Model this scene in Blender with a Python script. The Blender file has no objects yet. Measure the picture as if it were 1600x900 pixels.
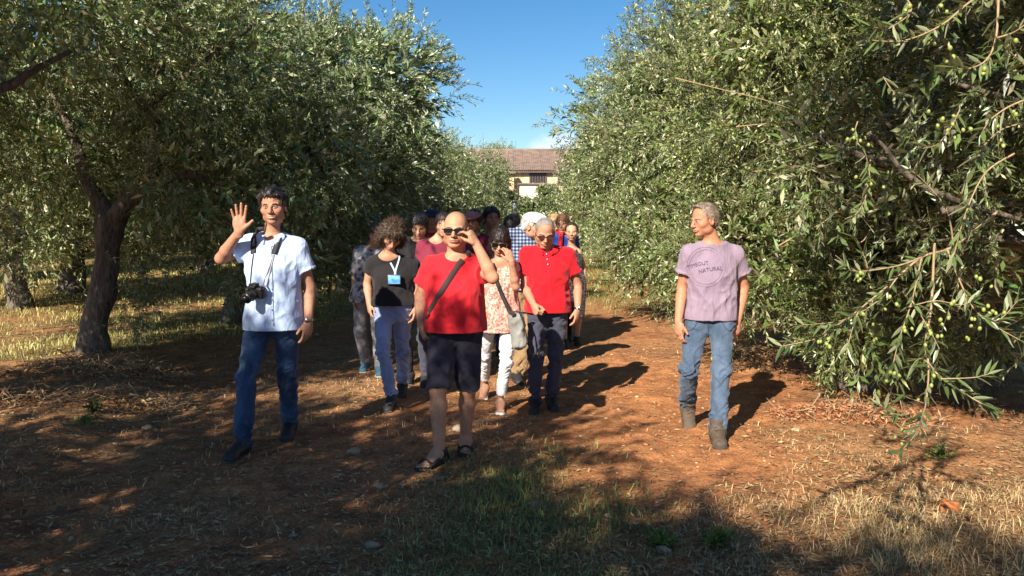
import bpy, bmesh, math, random
import numpy as np
from mathutils import Vector, Matrix
random.seed(7)
RNG = np.random.default_rng(7)
SC = bpy.context.scene
COL = SC.collection
rad = math.radians

# ------------------------------------------------------------------ camera
CAMZ = 1.6
FPX = 1280.0                       # focal length in photo pixels (photo is 1600 wide)
PITCH = math.atan2(450 - 345, FPX)
cd = bpy.data.cameras.new('camera')
cd.sensor_width = 36.0
cd.lens = 36.0 * FPX / 1600.0
cd.clip_start = 0.05
cd.clip_end = 3000.0
CAM = bpy.data.objects.new('camera', cd)
COL.objects.link(CAM)
CAM.location = (0, 0, CAMZ)
CAM.rotation_euler = (math.pi / 2 - PITCH, 0, 0)
SC.camera = CAM

# ------------------------------------------------------------------ light
SUN_EL = rad(32.0)
SH = Vector((-0.45, -0.89)).normalized()          # horizontal direction towards the sun (behind the camera, left)
SUNV = Vector((SH.x * math.cos(SUN_EL), SH.y * math.cos(SUN_EL), math.sin(SUN_EL)))
sl = bpy.data.lights.new('sun', 'SUN')
sl.energy = 5.0
sl.angle = rad(0.5)
sl.color = (1.0, 0.90, 0.76)
SUN = bpy.data.objects.new('sun', sl)
COL.objects.link(SUN)
SUN.rotation_euler = SUNV.to_track_quat('Z', 'Y').to_euler()
SUN.location = (-10, -20, 20)

W = bpy.data.worlds.new('World')
SC.world = W
W.use_nodes = True
wn, wl = W.node_tree.nodes, W.node_tree.links
for n in list(wn):
    wn.remove(n)
sky = wn.new('ShaderNodeTexSky')
sky.sky_type = 'NISHITA'
sky.sun_disc = False
sky.sun_elevation = SUN_EL
sky.sun_rotation = math.atan2(SUNV.x, SUNV.y)
sky.altitude = 200
sky.air_density = 1.0
sky.dust_density = 0.15
sky.ozone_density = 3.0
bg = wn.new('ShaderNodeBackground')
bg.inputs['Strength'].default_value = 0.062
out = wn.new('ShaderNodeOutputWorld')
# thin bank of cumulus low over the whole horizon
tc = wn.new('ShaderNodeTexCoord')
sx = wn.new('ShaderNodeSeparateXYZ')
wl.new(tc.outputs['Generated'], sx.inputs[0])
mp = wn.new('ShaderNodeMapping')
mp.inputs['Scale'].default_value = (7.0, 7.0, 12.0)
mp.inputs['Location'].default_value = (7.77, 2.2, 3.9)
wl.new(tc.outputs['Generated'], mp.inputs[0])
cn = wn.new('ShaderNodeTexNoise')
cn.inputs['Scale'].default_value = 1.0
cn.inputs['Detail'].default_value = 7.0
cn.inputs['Roughness'].default_value = 0.55
wl.new(mp.outputs[0], cn.inputs['Vector'])
hr = wn.new('ShaderNodeMapRange')               # fades the bank out above ~7 degrees
hr.inputs['From Min'].default_value = 0.07
hr.inputs['From Max'].default_value = 0.12
hr.inputs['To Min'].default_value = 0.12
hr.inputs['To Max'].default_value = -0.24
wl.new(sx.outputs['Z'], hr.inputs['Value'])
ad = wn.new('ShaderNodeMath'); ad.operation = 'ADD'
wl.new(cn.outputs['Fac'], ad.inputs[0]); wl.new(hr.outputs[0], ad.inputs[1])
cm = wn.new('ShaderNodeMapRange')
cm.inputs['From Min'].default_value = 0.45
cm.inputs['From Max'].default_value = 0.58
wl.new(ad.outputs[0], cm.inputs['Value'])
hs = wn.new('ShaderNodeHueSaturation')
hs.inputs['Saturation'].default_value = 1.3
hs.inputs['Value'].default_value = 1.0
wl.new(sky.outputs[0], hs.inputs['Color'])
mx = wn.new('ShaderNodeMix'); mx.data_type = 'RGBA'
mx.inputs[7].default_value = (8.0, 8.5, 9.5, 1)
wl.new(cm.outputs[0], mx.inputs[0])
wl.new(hs.outputs[0], mx.inputs[6])
wl.new(mx.outputs[2], bg.inputs['Color'])
wl.new(bg.outputs[0], out.inputs['Surface'])

SC.view_settings.view_transform = 'Standard'
SC.view_settings.look = 'None'
SC.view_settings.exposure = 1.05
SC.view_settings.gamma = 1.0
SC.view_settings.use_curve_mapping = False
SC.render.engine = 'CYCLES'
SC.cycles.max_bounces = 6
SC.cycles.diffuse_bounces = 3
SC.cycles.glossy_bounces = 2
SC.cycles.transparent_max_bounces = 6
SC.cycles.transmission_bounces = 3
SC.cycles.use_denoising = True

# ------------------------------------------------------------------ photo pixel -> place
def ray(u, v):
    cx, cy = (u - 800) / FPX, -(v - 450) / FPX
    s, c = math.sin(PITCH), math.cos(PITCH)
    return np.array([cx, c + s * cy, -s + c * cy])

def P(u, v, y):
    d = ray(u, v)
    return np.array([0, 0, CAMZ]) + d * (y / d[1])

def G(u, v):
    d = ray(u, v)
    p = np.array([0, 0, CAMZ]) + d * (-CAMZ / d[2])
    return p

# ------------------------------------------------------------------ numpy noise
def _hash(ix, iy, iz, seed):
    h = (ix.astype(np.int64) * 374761393 + iy.astype(np.int64) * 668265263 + iz.astype(np.int64) * 2147483647 + seed * 974711) & 0xFFFFFFFF
    h = ((h ^ (h >> 13)) * 1274126177) & 0xFFFFFFFF
    h = h ^ (h >> 16)
    return (h & 0xFFFF).astype(np.float32) / 32767.5 - 1.0

def vnoise(p, seed=0):
    p = np.asarray(p, dtype=np.float32)
    f = np.floor(p)
    i = f.astype(np.int64)
    t = p - f
    t = t * t * t * (t * (t * 6 - 15) + 10)
    r = 0
    for dx in (0, 1):
        wx = t[..., 0] if dx else 1 - t[..., 0]
        for dy in (0, 1):
            wy = t[..., 1] if dy else 1 - t[..., 1]
            for dz in (0, 1):
                wz = t[..., 2] if dz else 1 - t[..., 2]
                r = r + wx * wy * wz * _hash(i[..., 0] + dx, i[..., 1] + dy, i[..., 2] + dz, seed)
    return r

def fbm(p, seed=0, oct=3, gain=0.5):
    r, a = 0, 1.0
    p = np.asarray(p, dtype=np.float32)
    for o in range(oct):
        r = r + a * vnoise(p, seed + o * 17)
        p = p * 2.03
        a *= gain
    return r

def sstep(a, b, x):
    t = np.clip((x - a) / (b - a), 0, 1)
    return t * t * (3 - 2 * t)

# ------------------------------------------------------------------ object helpers
def set_props(o, label=None, cat=None, group=None, kind=None):
    if label: o['label'] = label
    if cat: o['category'] = cat
    if group: o['group'] = group
    if kind: o['kind'] = kind
    return o

def empty(name, loc, label=None, cat=None, group=None, rz=0.0):
    o = bpy.data.objects.new(name, None)
    COL.objects.link(o)
    o.empty_display_size = 0.2
    o.location = loc
    o.rotation_euler = (0, 0, rz)
    return set_props(o, label, cat, group)

def mesh_np(name, verts, quads=None, tris=None, smooth=True, colors=None, mat_idx=None):
    me = bpy.data.meshes.new(name)
    verts = np.asarray(verts, dtype=np.float32)
    me.vertices.add(len(verts))
    me.vertices.foreach_set('co', verts.ravel())
    nq = 0 if quads is None else len(quads)
    nt = 0 if tris is None else len(tris)
    parts, starts = [], []
    if nq:
        parts.append(np.asarray(quads, dtype=np.int32).ravel()); starts.append(np.arange(nq) * 4)
    if nt:
        parts.append(np.asarray(tris, dtype=np.int32).ravel()); starts.append(np.arange(nt) * 3 + nq * 4)
    if parts:
        li = np.concatenate(parts)
        me.loops.add(len(li))
        me.loops.foreach_set('vertex_index', li)
        me.polygons.add(nq + nt)
        me.polygons.foreach_set('loop_start', np.concatenate(starts).astype(np.int32))
        if smooth:
            me.polygons.foreach_set('use_smooth', np.ones(nq + nt, dtype=bool))
        if mat_idx is not None:
            me.polygons.foreach_set('material_index', np.asarray(mat_idx, dtype=np.int32))
    me.update(calc_edges=True)
    if colors is not None:
        at = me.color_attributes.new('Col', 'FLOAT_COLOR', 'POINT')
        c = np.ones((len(verts), 4), dtype=np.float32)
        c[:, :colors.shape[1]] = colors
        at.data.foreach_set('color', c.ravel())
    return me

def link(name, me, mat=None, parent=None, origin=None, **props):
    """one mesh object; vertices are world-space, shifted to the parent's (unrotated) origin"""
    org = None
    if parent is not None:
        org = Vector((0, 0, 0)); p = parent
        while p is not None:
            org = org + p.location
            p = p.parent
    if origin is not None:
        org = Vector(origin)
    if org is not None and org.length > 0:
        me.transform(Matrix.Translation(-org))
    o = bpy.data.objects.new(name, me)
    COL.objects.link(o)
    if mat is not None and not me.materials:
        for m in (mat if isinstance(mat, (list, tuple)) else [mat]):
            me.materials.append(m)
    if parent is not None:
        o.parent = parent
    elif origin is not None:
        o.location = origin
    return set_props(o, **props)

class MB:
    """collects simple shapes (world space) into one mesh"""
    def __init__(s):
        s.v, s.f, s.n = [], [], 0
    def add(s, v, f):
        v = np.asarray(v, dtype=np.float32)
        s.v.append(v); s.f += [tuple(int(i) + s.n for i in q) for q in f]; s.n += len(v)
    def box(s, c, size, R=None):
        h = np.array(size) / 2.0
        v = np.array([[x, y, z] for x in (-1, 1) for y in (-1, 1) for z in (-1, 1)]) * h
        if R is not None: v = v @ np.asarray(R).T
        s.add(v + np.array(c), [(0, 1, 3, 2), (4, 6, 7, 5), (0, 4, 5, 1), (2, 3, 7, 6), (0, 2, 6, 4), (1, 5, 7, 3)])
    def bev(s, c, size, R=None, b=0.004):
        bm = bmesh.new()
        bmesh.ops.create_cube(bm, size=1.0)
        for v in bm.verts: v.co = Vector((v.co.x * size[0], v.co.y * size[1], v.co.z * size[2]))
        bmesh.ops.bevel(bm, geom=list(bm.edges), offset=b, segments=2, affect='EDGES', profile=0.6)
        bm.verts.index_update()
        v = np.array([list(x.co) for x in bm.verts]); f = [tuple(x.index for x in q.verts) for q in bm.faces]
        bm.free()
        if R is not None: v = v @ np.asarray(R).T
        s.add(v + np.array(c), f)
    def tube(s, pts, radii, seg=8, cap=True, wob=0.0, seed=0, flat=None):
        pts = [np.asarray(p, dtype=float) for p in pts]
        n = len(pts)
        if np.isscalar(radii): radii = [radii] * n
        t0 = pts[1] - pts[0]; t0 = t0 / (np.linalg.norm(t0) + 1e-9)
        a = np.array([0, 0, 1.0]) if abs(t0[2]) < 0.9 else np.array([1.0, 0, 0])
        u = np.cross(t0, a); u /= np.linalg.norm(u)
        rings = []
        for i in range(n):
            t = pts[min(i + 1, n - 1)] - pts[max(i - 1, 0)]; t = t / (np.linalg.norm(t) + 1e-9)
            u = u - t * np.dot(u, t); u /= (np.linalg.norm(u) + 1e-9)
            w = np.cross(t, u)
            ang = np.arange(seg) * 2 * math.pi / seg
            r = np.full(seg, float(radii[i]))
            ring = np.outer(np.cos(ang), u) + np.outer(np.sin(ang), w)
            if wob:
                q = np.stack([np.cos(ang) * 1.3 + seed, np.sin(ang) * 1.3, np.full(seg, i * 0.35)], 1)
                r = r * (1 + wob * fbm(q, seed, 3))
            rings.append(pts[i] + ring * r[:, None])
        v = np.concatenate(rings)
        f = [(i * seg + j, i * seg + (j + 1) % seg, (i + 1) * seg + (j + 1) % seg, (i + 1) * seg + j) for i in range(n - 1) for j in range(seg)]
        if cap:
            f.append(tuple(range(seg - 1, -1, -1))); f.append(tuple((n - 1) * seg + j for j in range(seg)))
        s.add(v, f)
    def ball(s, c, r, seg=10, rings=7, R=None):
        r = np.array([r, r, r]) if np.isscalar(r) else np.array(r)
        v = [[0, 0, 1]]
        for i in range(1, rings):
            a = math.pi * i / rings
            for j in range(seg):
                b = 2 * math.pi * j / seg
                v.append([math.sin(a) * math.cos(b), math.sin(a) * math.sin(b), math.cos(a)])
        v.append([0, 0, -1])
        v = np.array(v) * r
        if R is not None: v = v @ np.asarray(R).T
        f = [(0, 1 + j, 1 + (j + 1) % seg) for j in range(seg)]
        for i in range(rings - 2):
            f += [(1 + i * seg + j, 1 + (i + 1) * seg + j, 1 + (i + 1) * seg + (j + 1) % seg, 1 + i * seg + (j + 1) % seg) for j in range(seg)]
        l = len(v) - 1
        f += [(l, 1 + (rings - 2) * seg + (j + 1) % seg, 1 + (rings - 2) * seg + j) for j in range(seg)]
        s.add(v + np.array(c), f)
    def ribbon(s, pts, width, side, th=0.002):
        """flat band with real thickness; side = list of across vectors"""
        n = len(pts); v = []
        for i in range(n):
            p = np.asarray(pts[i], dtype=float); a = np.asarray(side[i] if not np.isscalar(side[0]) else side, dtype=float)
            a = a / np.linalg.norm(a)
            t = np.asarray(pts[min(i + 1, n - 1)], dtype=float) - np.asarray(pts[max(i - 1, 0)], dtype=float); t /= (np.linalg.norm(t) + 1e-9)
            nn = np.cross(t, a); nn /= (np.linalg.norm(nn) + 1e-9)
            w = width if np.isscalar(width) else width[i]
            v += [p - a * w / 2 - nn * th / 2, p + a * w / 2 - nn * th / 2, p + a * w / 2 + nn * th / 2, p - a * w / 2 + nn * th / 2]
        f = []
        for i in range(n - 1):
            for k in range(4):
                f.append((i * 4 + k, i * 4 + (k + 1) % 4, (i + 1) * 4 + (k + 1) % 4, (i + 1) * 4 + k))
        f += [(3, 2, 1, 0), tuple((n - 1) * 4 + k for k in range(4))]
        s.add(v, f)
    def mesh(s, name, smooth=True):
        v = np.concatenate(s.v) if s.v else np.zeros((0, 3))
        me = bpy.data.meshes.new(name)
        me.from_pydata(v.tolist(), [], s.f)
        if smooth:
            me.polygons.foreach_set('use_smooth', np.ones(len(me.polygons), dtype=bool))
        me.update()
        return me
    def build(s, name, mat=None, parent=None, smooth=True, **k):
        return link(name, s.mesh(name, smooth), mat, parent, **k)

# ------------------------------------------------------------------ materials
def new_mat(name):
    m = bpy.data.materials.new(name)
    m.use_nodes = True
    nt = m.node_tree
    b = nt.nodes['Principled BSDF']
    return m, nt, b

def mapping(nt, scale=(1, 1, 1), coord='Object'):
    t = nt.nodes.new('ShaderNodeTexCoord'); mp = nt.nodes.new('ShaderNodeMapping')
    mp.inputs['Scale'].default_value = scale
    nt.links.new(t.outputs[coord], mp.inputs[0])
    return mp

def noise(nt, vec, scale, detail=3, rough=0.55):
    n = nt.nodes.new('ShaderNodeTexNoise')
    n.inputs['Scale'].default_value = scale; n.inputs['Detail'].default_value = detail; n.inputs['Roughness'].default_value = rough
    nt.links.new(vec, n.inputs['Vector'])
    return n

def ramp(nt, fac, stops):
    r = nt.nodes.new('ShaderNodeValToRGB')
    e = r.color_ramp.elements
    while len(e) < len(stops): e.new(0.5)
    for el, (p, c) in zip(e, stops):
        el.position = p; el.color = (c[0], c[1], c[2], 1)
    nt.links.new(fac, r.inputs[0])
    return r

def bump(nt, b, height, strength=0.3, dist=0.01, prev=None):
    bn = nt.nodes.new('ShaderNodeBump')
    bn.inputs['Strength'].default_value = strength; bn.inputs['Distance'].default_value = dist
    nt.links.new(height, bn.inputs['Height'])
    if prev is not None: nt.links.new(prev.outputs[0], bn.inputs['Normal'])
    nt.links.new(bn.outputs[0], b.inputs['Normal'])
    return bn

def mixc(nt, fac, a, b_, mode='MIX'):
    m = nt.nodes.new('ShaderNodeMix'); m.data_type = 'RGBA'; m.blend_type = mode
    for sock, val in ((0, fac), (6, a), (7, b_)):
        if hasattr(val, 'links') or hasattr(val, 'is_linked'): nt.links.new(val, m.inputs[sock])
        elif sock == 0: m.inputs[0].default_value = val
        else: m.inputs[sock].default_value = (val[0], val[1], val[2], 1)
    return m.outputs[2]

def simple_mat(name, col, rough=0.6, var=0.15, scale=20, bs=0.15, metal=0.0, spec=0.5):
    m, nt, b = new_mat(name)
    mp = mapping(nt)
    n = noise(nt, mp.outputs[0], scale, 4)
    lo = tuple(c * (1 - var) for c in col); hi = tuple(min(1, c * (1 + var)) for c in col)
    r = ramp(nt, n.outputs['Fac'], [(0.3, lo), (0.7, hi)])
    nt.links.new(r.outputs[0], b.inputs['Base Color'])
    b.inputs['Roughness'].default_value = rough; b.inputs['Metallic'].default_value = metal
    b.inputs['Specular IOR Level'].default_value = spec
    if bs: bump(nt, b, n.outputs['Fac'], bs, 0.005)
    return m

def attr_mat(name, rough=0.7, scale=60, bs=0.2, var=0.2, spec=0.3, dist=0.004, trans=0.0):
    """albedo from the mesh's own Col attribute, fine variation from noise"""
    m, nt, b = new_mat(name)
    a = nt.nodes.new('ShaderNodeAttribute'); a.attribute_name = 'Col'
    mp = mapping(nt)
    n = noise(nt, mp.outputs[0], scale, 4)
    r = ramp(nt, n.outputs['Fac'], [(0.25, (1 - var,) * 3), (0.75, (1 + var,) * 3)])
    c = mixc(nt, 1.0, a.outputs['Color'], r.outputs[0], 'MULTIPLY')
    nt.links.new(c, b.inputs['Base Color'])
    b.inputs['Roughness'].default_value = rough
    b.inputs['Specular IOR Level'].default_value = spec
    if bs: bump(nt, b, n.outputs['Fac'], bs, dist)
    return m
# ------------------------------------------------------------------ ground
def ground_h(x, y):
    x = np.asarray(x, dtype=np.float64); y = np.asarray(y, dtype=np.float64)
    near = np.exp(-((x / 14.0) ** 2 + ((y - 7) / 22.0) ** 2))
    p = np.stack([x * 0.55, y * 0.55, np.zeros_like(x)], -1)
    h = 0.030 * fbm(p, 3, 2)
    p2 = np.stack([x * 3.1, y * 3.1, np.zeros_like(x)], -1)
    h = h + 0.015 * fbm(p2, 5, 3) + 0.006 * fbm(p2 * 2.9, 6, 2)
    # raised verge on the left with a ragged lip, as in the photo
    lip = -2.75 - 0.25 * (y - 5.5) + 0.22 * vnoise(np.stack([y * 1.3, y * 0, y * 0], -1), 9)
    h = h + 0.10 * sstep(0.0, -0.55, x - lip) * sstep(12.0, 8.0, y) * sstep(3.0, 4.6, y)
    return h * near

def gh(x, y):
    return float(ground_h(np.array([x]), np.array([y]))[0])

def masks(x, y):
    """how much bare red soil, dry straw and green grass grow at a place"""
    p = np.stack([x, y, np.zeros_like(x)], -1)
    n1 = fbm(p * 0.75, 21, 4); n2 = fbm(p * 1.6, 31, 3); n3 = fbm(p * 0.5, 41, 3)
    path = np.exp(-((x - (1.15 + 0.02 * y)) / 0.95) ** 2 / 1.0) * sstep(3.6, 5.4, y + 0.6 * n2)
    wheel = np.exp(-((x + 0.95) / 0.45) ** 2) * 0.35
    soil = np.clip(path * 1.1 + wheel + 0.35 * n1, 0, 1)
    # dry blond grass, right foreground
    dry = sstep(0.6, 1.9, x) * sstep(5.3, 4.2, y + 0.35 * n1) * 1.0
    dry = np.maximum(dry, 0.55 * sstep(1.9, 2.6, x + 0.3 * n2) * sstep(6.6, 5.0, y))
    # green strip, centre foreground
    gc = np.exp(-((x - 0.05 - 0.12 * (y - 4)) / 0.62) ** 2) * sstep(6.1, 5.0, y + 0.4 * n1)
    # left meadow beyond the first tree
    gl = sstep(-3.9, -4.7, x + 0.3 * n2) * sstep(8.3, 9.2, y - 1.1 * (x + 5.6) + 0.5 * n2) * sstep(40, 22, y)
    gl = np.maximum(gl, sstep(-2.6, -3.2, x) * sstep(10.6, 11.6, y) * sstep(30, 20, y))
    verge = np.exp(-((x - 1.9) / 0.8) ** 2) * sstep(13, 17, y) * 0.9
    far = sstep(20, 32, y) * 0.8
    green = np.clip(gc * (0.7 + 0.5 * n2) + gl * (0.8 + 0.5 * n1) + verge + far + 0.10 * np.clip(n3, 0, 1), 0, 1)
    straw = np.clip(dry + 0.32 + 0.55 * n2 + 0.3 * gc - 0.55 * path * sstep(11, 7.5, y) + 0.3 * sstep(7, 11, y), 0, 1)
    return soil, straw, green, path

def axis(lo, f0, f1, hi, fine, grow=1.16):
    a = list(np.arange(f0, f1 + 1e-6, fine))
    s, x = fine, f0; left = []
    while x > lo:
        s *= grow; x -= s; left.append(x)
    s, x = fine, a[-1]; right = []
    while x < hi:
        s *= grow; x += s; right.append(x)
    return np.array(left[::-1] + a + right)

gx = axis(-900, -5.5, 5.5, 900, 0.045)
gy = axis(-600, 3.2, 11.5, 1200, 0.045)
GX, GY = np.meshgrid(gx, gy, indexing='ij')
GZ = ground_h(GX, GY)
soil, straw, green, path = masks(GX, GY)
soilc = np.array([0.45, 0.198, 0.082]); soild = np.array([0.235, 0.105, 0.055])
strawc = np.array([0.38, 0.245, 0.13]); greenc = np.array([0.15, 0.165, 0.045])
pp = np.stack([GX, GY, GX * 0], -1)
nn = fbm(pp * 6.0, 51, 3)[..., None] * 0.5 + 0.5
base = soild * (1 - nn) + soilc * nn
base = base * (1 - 0.55 * straw[..., None]) + strawc * 0.55 * straw[..., None]
base = base * (1 - 0.55 * green[..., None]) + greenc * 0.55 * green[..., None]
pk = (np.clip(path, 0, 1) * (0.8 - 0.5 * sstep(7, 12, GY)))[..., None]
base = base * (1 - pk) + (soilc * (0.85 + 0.3 * nn)) * pk
# far fields: dry grass with a strip of open red soil beyond the grove
ff = sstep(24, 40, GY)[..., None]
farc = np.array([0.25, 0.21, 0.085]) * (0.85 + 0.3 * nn)
base = base * (1 - ff) + farc * ff
strip = (sstep(52, 56, GY) * sstep(84, 78, GY) * sstep(-6, -10, GX))[..., None]
base = base * (1 - strip) + np.array([0.42, 0.17, 0.065]) * strip
NX, NY = GX.shape
idx = np.arange(NX * NY).reshape(NX, NY)
q = np.stack([idx[:-1, :-1], idx[1:, :-1], idx[1:, 1:], idx[:-1, 1:]], -1).reshape(-1, 4)
me = mesh_np('ground', np.stack([GX, GY, GZ], -1).reshape(-1, 3), quads=q, colors=base.reshape(-1, 3))

def ground_mat():
    m, nt, b = new_mat('ground_soil')
    a = nt.nodes.new('ShaderNodeAttribute'); a.attribute_name = 'Col'
    mp = mapping(nt)
    n1 = noise(nt, mp.outputs[0], 9, 6, 0.65)
    n2 = noise(nt, mp.outputs[0], 55, 5, 0.7)
    r1 = ramp(nt, n1.outputs['Fac'], [(0.3, (0.62, 0.62, 0.6)), (0.7, (1.3, 1.25, 1.2))])
    r2 = ramp(nt, n2.outputs['Fac'], [(0.32, (0.6, 0.58, 0.55)), (0.5, (1, 1, 1)), (0.72, (1.5, 1.45, 1.35))])
    c = mixc(nt, 1.0, a.outputs['Color'], r1.outputs[0], 'MULTIPLY')
    c = mixc(nt, 1.0, c, r2.outputs[0], 'MULTIPLY')
    # flecks of broken straw and pale limestone grit
    vo = nt.nodes.new('ShaderNodeTexVoronoi'); vo.inputs['Scale'].default_value = 42
    nt.links.new(mp.outputs[0], vo.inputs['Vector'])
    vr = ramp(nt, vo.outputs['Distance'], [(0.16, (1, 1, 1)), (0.26, (0, 0, 0))])
    gate = ramp(nt, n1.outputs['Fac'], [(0.42, (0, 0, 0)), (0.56, (0.8, 0.8, 0.8))])
    f = mixc(nt, 1.0, vr.outputs[0], gate.outputs[0], 'MULTIPLY')
    c = mixc(nt, f, c, (0.52, 0.34, 0.18))
    nt.links.new(c, b.inputs['Base Color'])
    b.inputs['Roughness'].default_value = 0.95
    b.inputs['Specular IOR Level'].default_value = 0.15
    b1 = bump(nt, b, n1.outputs['Fac'], 0.6, 0.05)
    bump(nt, b, n2.outputs['Fac'], 0.7, 0.015, b1)
    return m
link('ground', me, ground_mat(), kind='structure')

# ------------------------------------------------------------------ ground cover (nobody could count it)
def scatter(n, x0, x1, y0, y1, dens):
    """random points, nearer ones denser, kept with probability dens(x, y)"""
    u = RNG.random(n)
    y = y0 * (y1 / y0) ** (u ** 1.15)
    half = np.minimum(y * 0.70 + 0.6, 14)
    x = RNG.uniform(-1, 1, n) * half
    x0_, x1_ = max(x0, -99), x1
    k = (x > x0_) & (x < x1_)
    x, y = x[k], y[k]
    k = RNG.random(len(x)) < dens(x, y)
    return x[k], y[k]

def blades(x, y, h, w, lean, colr, jit=0.25):
    """bent two-segment grass blades -> quads + tip triangles"""
    n = len(x)
    z = ground_h(x, y) - 0.004
    b = np.stack([x, y, z], 1)
    a = RNG.uniform(0, 2 * math.pi, n)
    s = np.stack([np.cos(a), np.sin(a), np.zeros(n)], 1)
    a2 = a + RNG.normal(math.pi / 2, 0.8, n)
    l = np.stack([np.cos(a2), np.sin(a2), np.zeros(n)], 1)
    up = np.array([0, 0, 1.0])
    h = h[:, None]; w = w[:, None]; lean = lean[:, None]
    m = b + up * h * 0.55 + l * h * lean * 0.30
    t = b + up * h * (1.0 - 0.45 * np.clip(lean, 0, 1.6)) + l * h * lean * 0.95
    v = np.stack([b - s * w, b + s * w, m + s * w * 0.8, m - s * w * 0.8, t], 1).reshape(-1, 3)
    i = np.arange(n) * 5
    q = np.stack([i, i + 1, i + 2, i + 3], 1); tr = np.stack([i + 3, i + 2, i + 4], 1)
    c = colr * (1 + jit * RNG.normal(size=(n, 1))) * (1 + 0.06 * RNG.normal(size=(n, 3)))
    c = np.repeat(np.clip(c, 0.01, 0.9)[:, None, :], 5, 1).reshape(-1, 3)
    return v, q, tr, c

M_GRASS = attr_mat('grass_blade', 0.65, 30, 0.0, 0.12, 0.25)

def dens_green(x, y):
    return np.clip(masks(x, y)[2] * 1.3 - 0.14, 0, 1) * (0.35 + 0.65 * sstep(-0.3, 0.3, fbm(np.stack([x * 2.6, y * 2.6, x * 0], -1), 61, 3)))
x, y = scatter(210000, -14, 9, 3.5, 32, dens_green)
n = len(x)
tall = sstep(-0.2, 0.7, fbm(np.stack([x * 1.7, y * 1.7, x * 0], -1), 63, 2))
h = (0.028 + 0.060 * RNG.random(n) ** 1.5 + 0.05 * tall * RNG.random(n)) * (0.8 + 0.03 * np.minimum(y, 25))
gc = np.array([0.135, 0.165, 0.04]) * (1 - RNG.random((n, 1)) ** 1.2) + np.array([0.36, 0.30, 0.12]) * 0
mixr = (RNG.random((n, 1)) ** 0.8)
left = sstep(-2.5, -4.0, x)[:, None]
mixr = np.clip(mixr * (0.75 + 0.35 * left), 0, 1)
gc = np.array([0.115, 0.155, 0.035]) * (1 - mixr) + np.array([0.35, 0.315, 0.125]) * mixr * (1 + 0.45 * left)
v, q, t, c = blades(x, y, h, np.full(n, 0.0022) * (0.75 + 0.14 * y), 0.15 + 0.9 * RNG.random(n), gc)
link('grass', mesh_np('grass', v, q, t, True, c), M_GRASS, kind='stuff')

def dens_dry(x, y):
    soil, straw, green, path = masks(x, y)
    f = sstep(-0.15, 0.45, fbm(np.stack([x * 2.1, y * 2.1, x * 0], -1), 71, 3))
    d = sstep(0.6, 1.9, x) * sstep(5.3, 4.0, y)
    return np.clip((0.10 + 0.22 * straw) * f + 0.85 * d * (0.35 + 0.65 * f) - 0.2 * path * (1 - d), 0.004, 1)
x, y = scatter(150000, -8, 9, 3.5, 16, dens_dry)
n = len(x)
d = sstep(0.9, 2.0, x) * sstep(5.0, 4.1, y)
h = 0.02 + 0.05 * RNG.random(n) + d * 0.12 * RNG.random(n) ** 2.2
gc = np.array([0.48, 0.345, 0.175]) * (0.65 + 0.6 * RNG.random((n, 1)))
v, q, t, c = blades(x, y, h, np.full(n, 0.0016) * (0.75 + 0.14 * y), 0.35 + 1.2 * RNG.random(n), gc)
link('dry_grass', mesh_np('dry_grass', v, q, t, True, c), M_GRASS, kind='stuff')

# fallen straw, twigs and leaves lying flat
def dens_lit(x, y):
    soil, straw, green, path = masks(x, y)
    return np.clip(0.30 + 0.6 * straw - 0.25 * path, 0.12, 1)
x, y = scatter(120000, -9, 9, 3.5, 14, dens_lit)
n = len(x)
a = RNG.uniform(0, 2 * math.pi, n); L = RNG.uniform(0.012, 0.06, n); wdt = RNG.uniform(0.0015, 0.0045, n)
isleaf = RNG.random(n) < 0.25
L = np.where(isleaf, RNG.uniform(0.035, 0.06, n), L); wdt = np.where(isleaf, RNG.uniform(0.005, 0.008, n), wdt)
dv = np.stack([np.cos(a), np.sin(a), RNG.normal(0, 0.12, n)], 1); sv = np.stack([-np.sin(a), np.cos(a), RNG.normal(0, 0.35, n)], 1)
ctr = np.stack([x, y, ground_h(x, y) + 0.006 + 0.012 * RNG.random(n)], 1)
v = np.stack([ctr - dv * L[:, None] / 2, ctr + sv * wdt[:, None], ctr + dv * L[:, None] / 2, ctr - sv * wdt[:, None]], 1).reshape(-1, 3)
i = np.arange(n) * 4
pal = np.array([[0.40, 0.29, 0.14], [0.30, 0.18, 0.08], [0.20, 0.12, 0.06], [0.42, 0.31, 0.17], [0.24, 0.11, 0.05]])
c = pal[RNG.integers(0, 5, n)] * (0.75 + 0.5 * RNG.random((n, 1)))
link('leaf_litter', mesh_np('leaf_litter', v, np.stack([i, i + 1, i + 2, i + 3], 1), None, False, np.repeat(c, 4, 0)), M_GRASS, kind='stuff')

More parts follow.
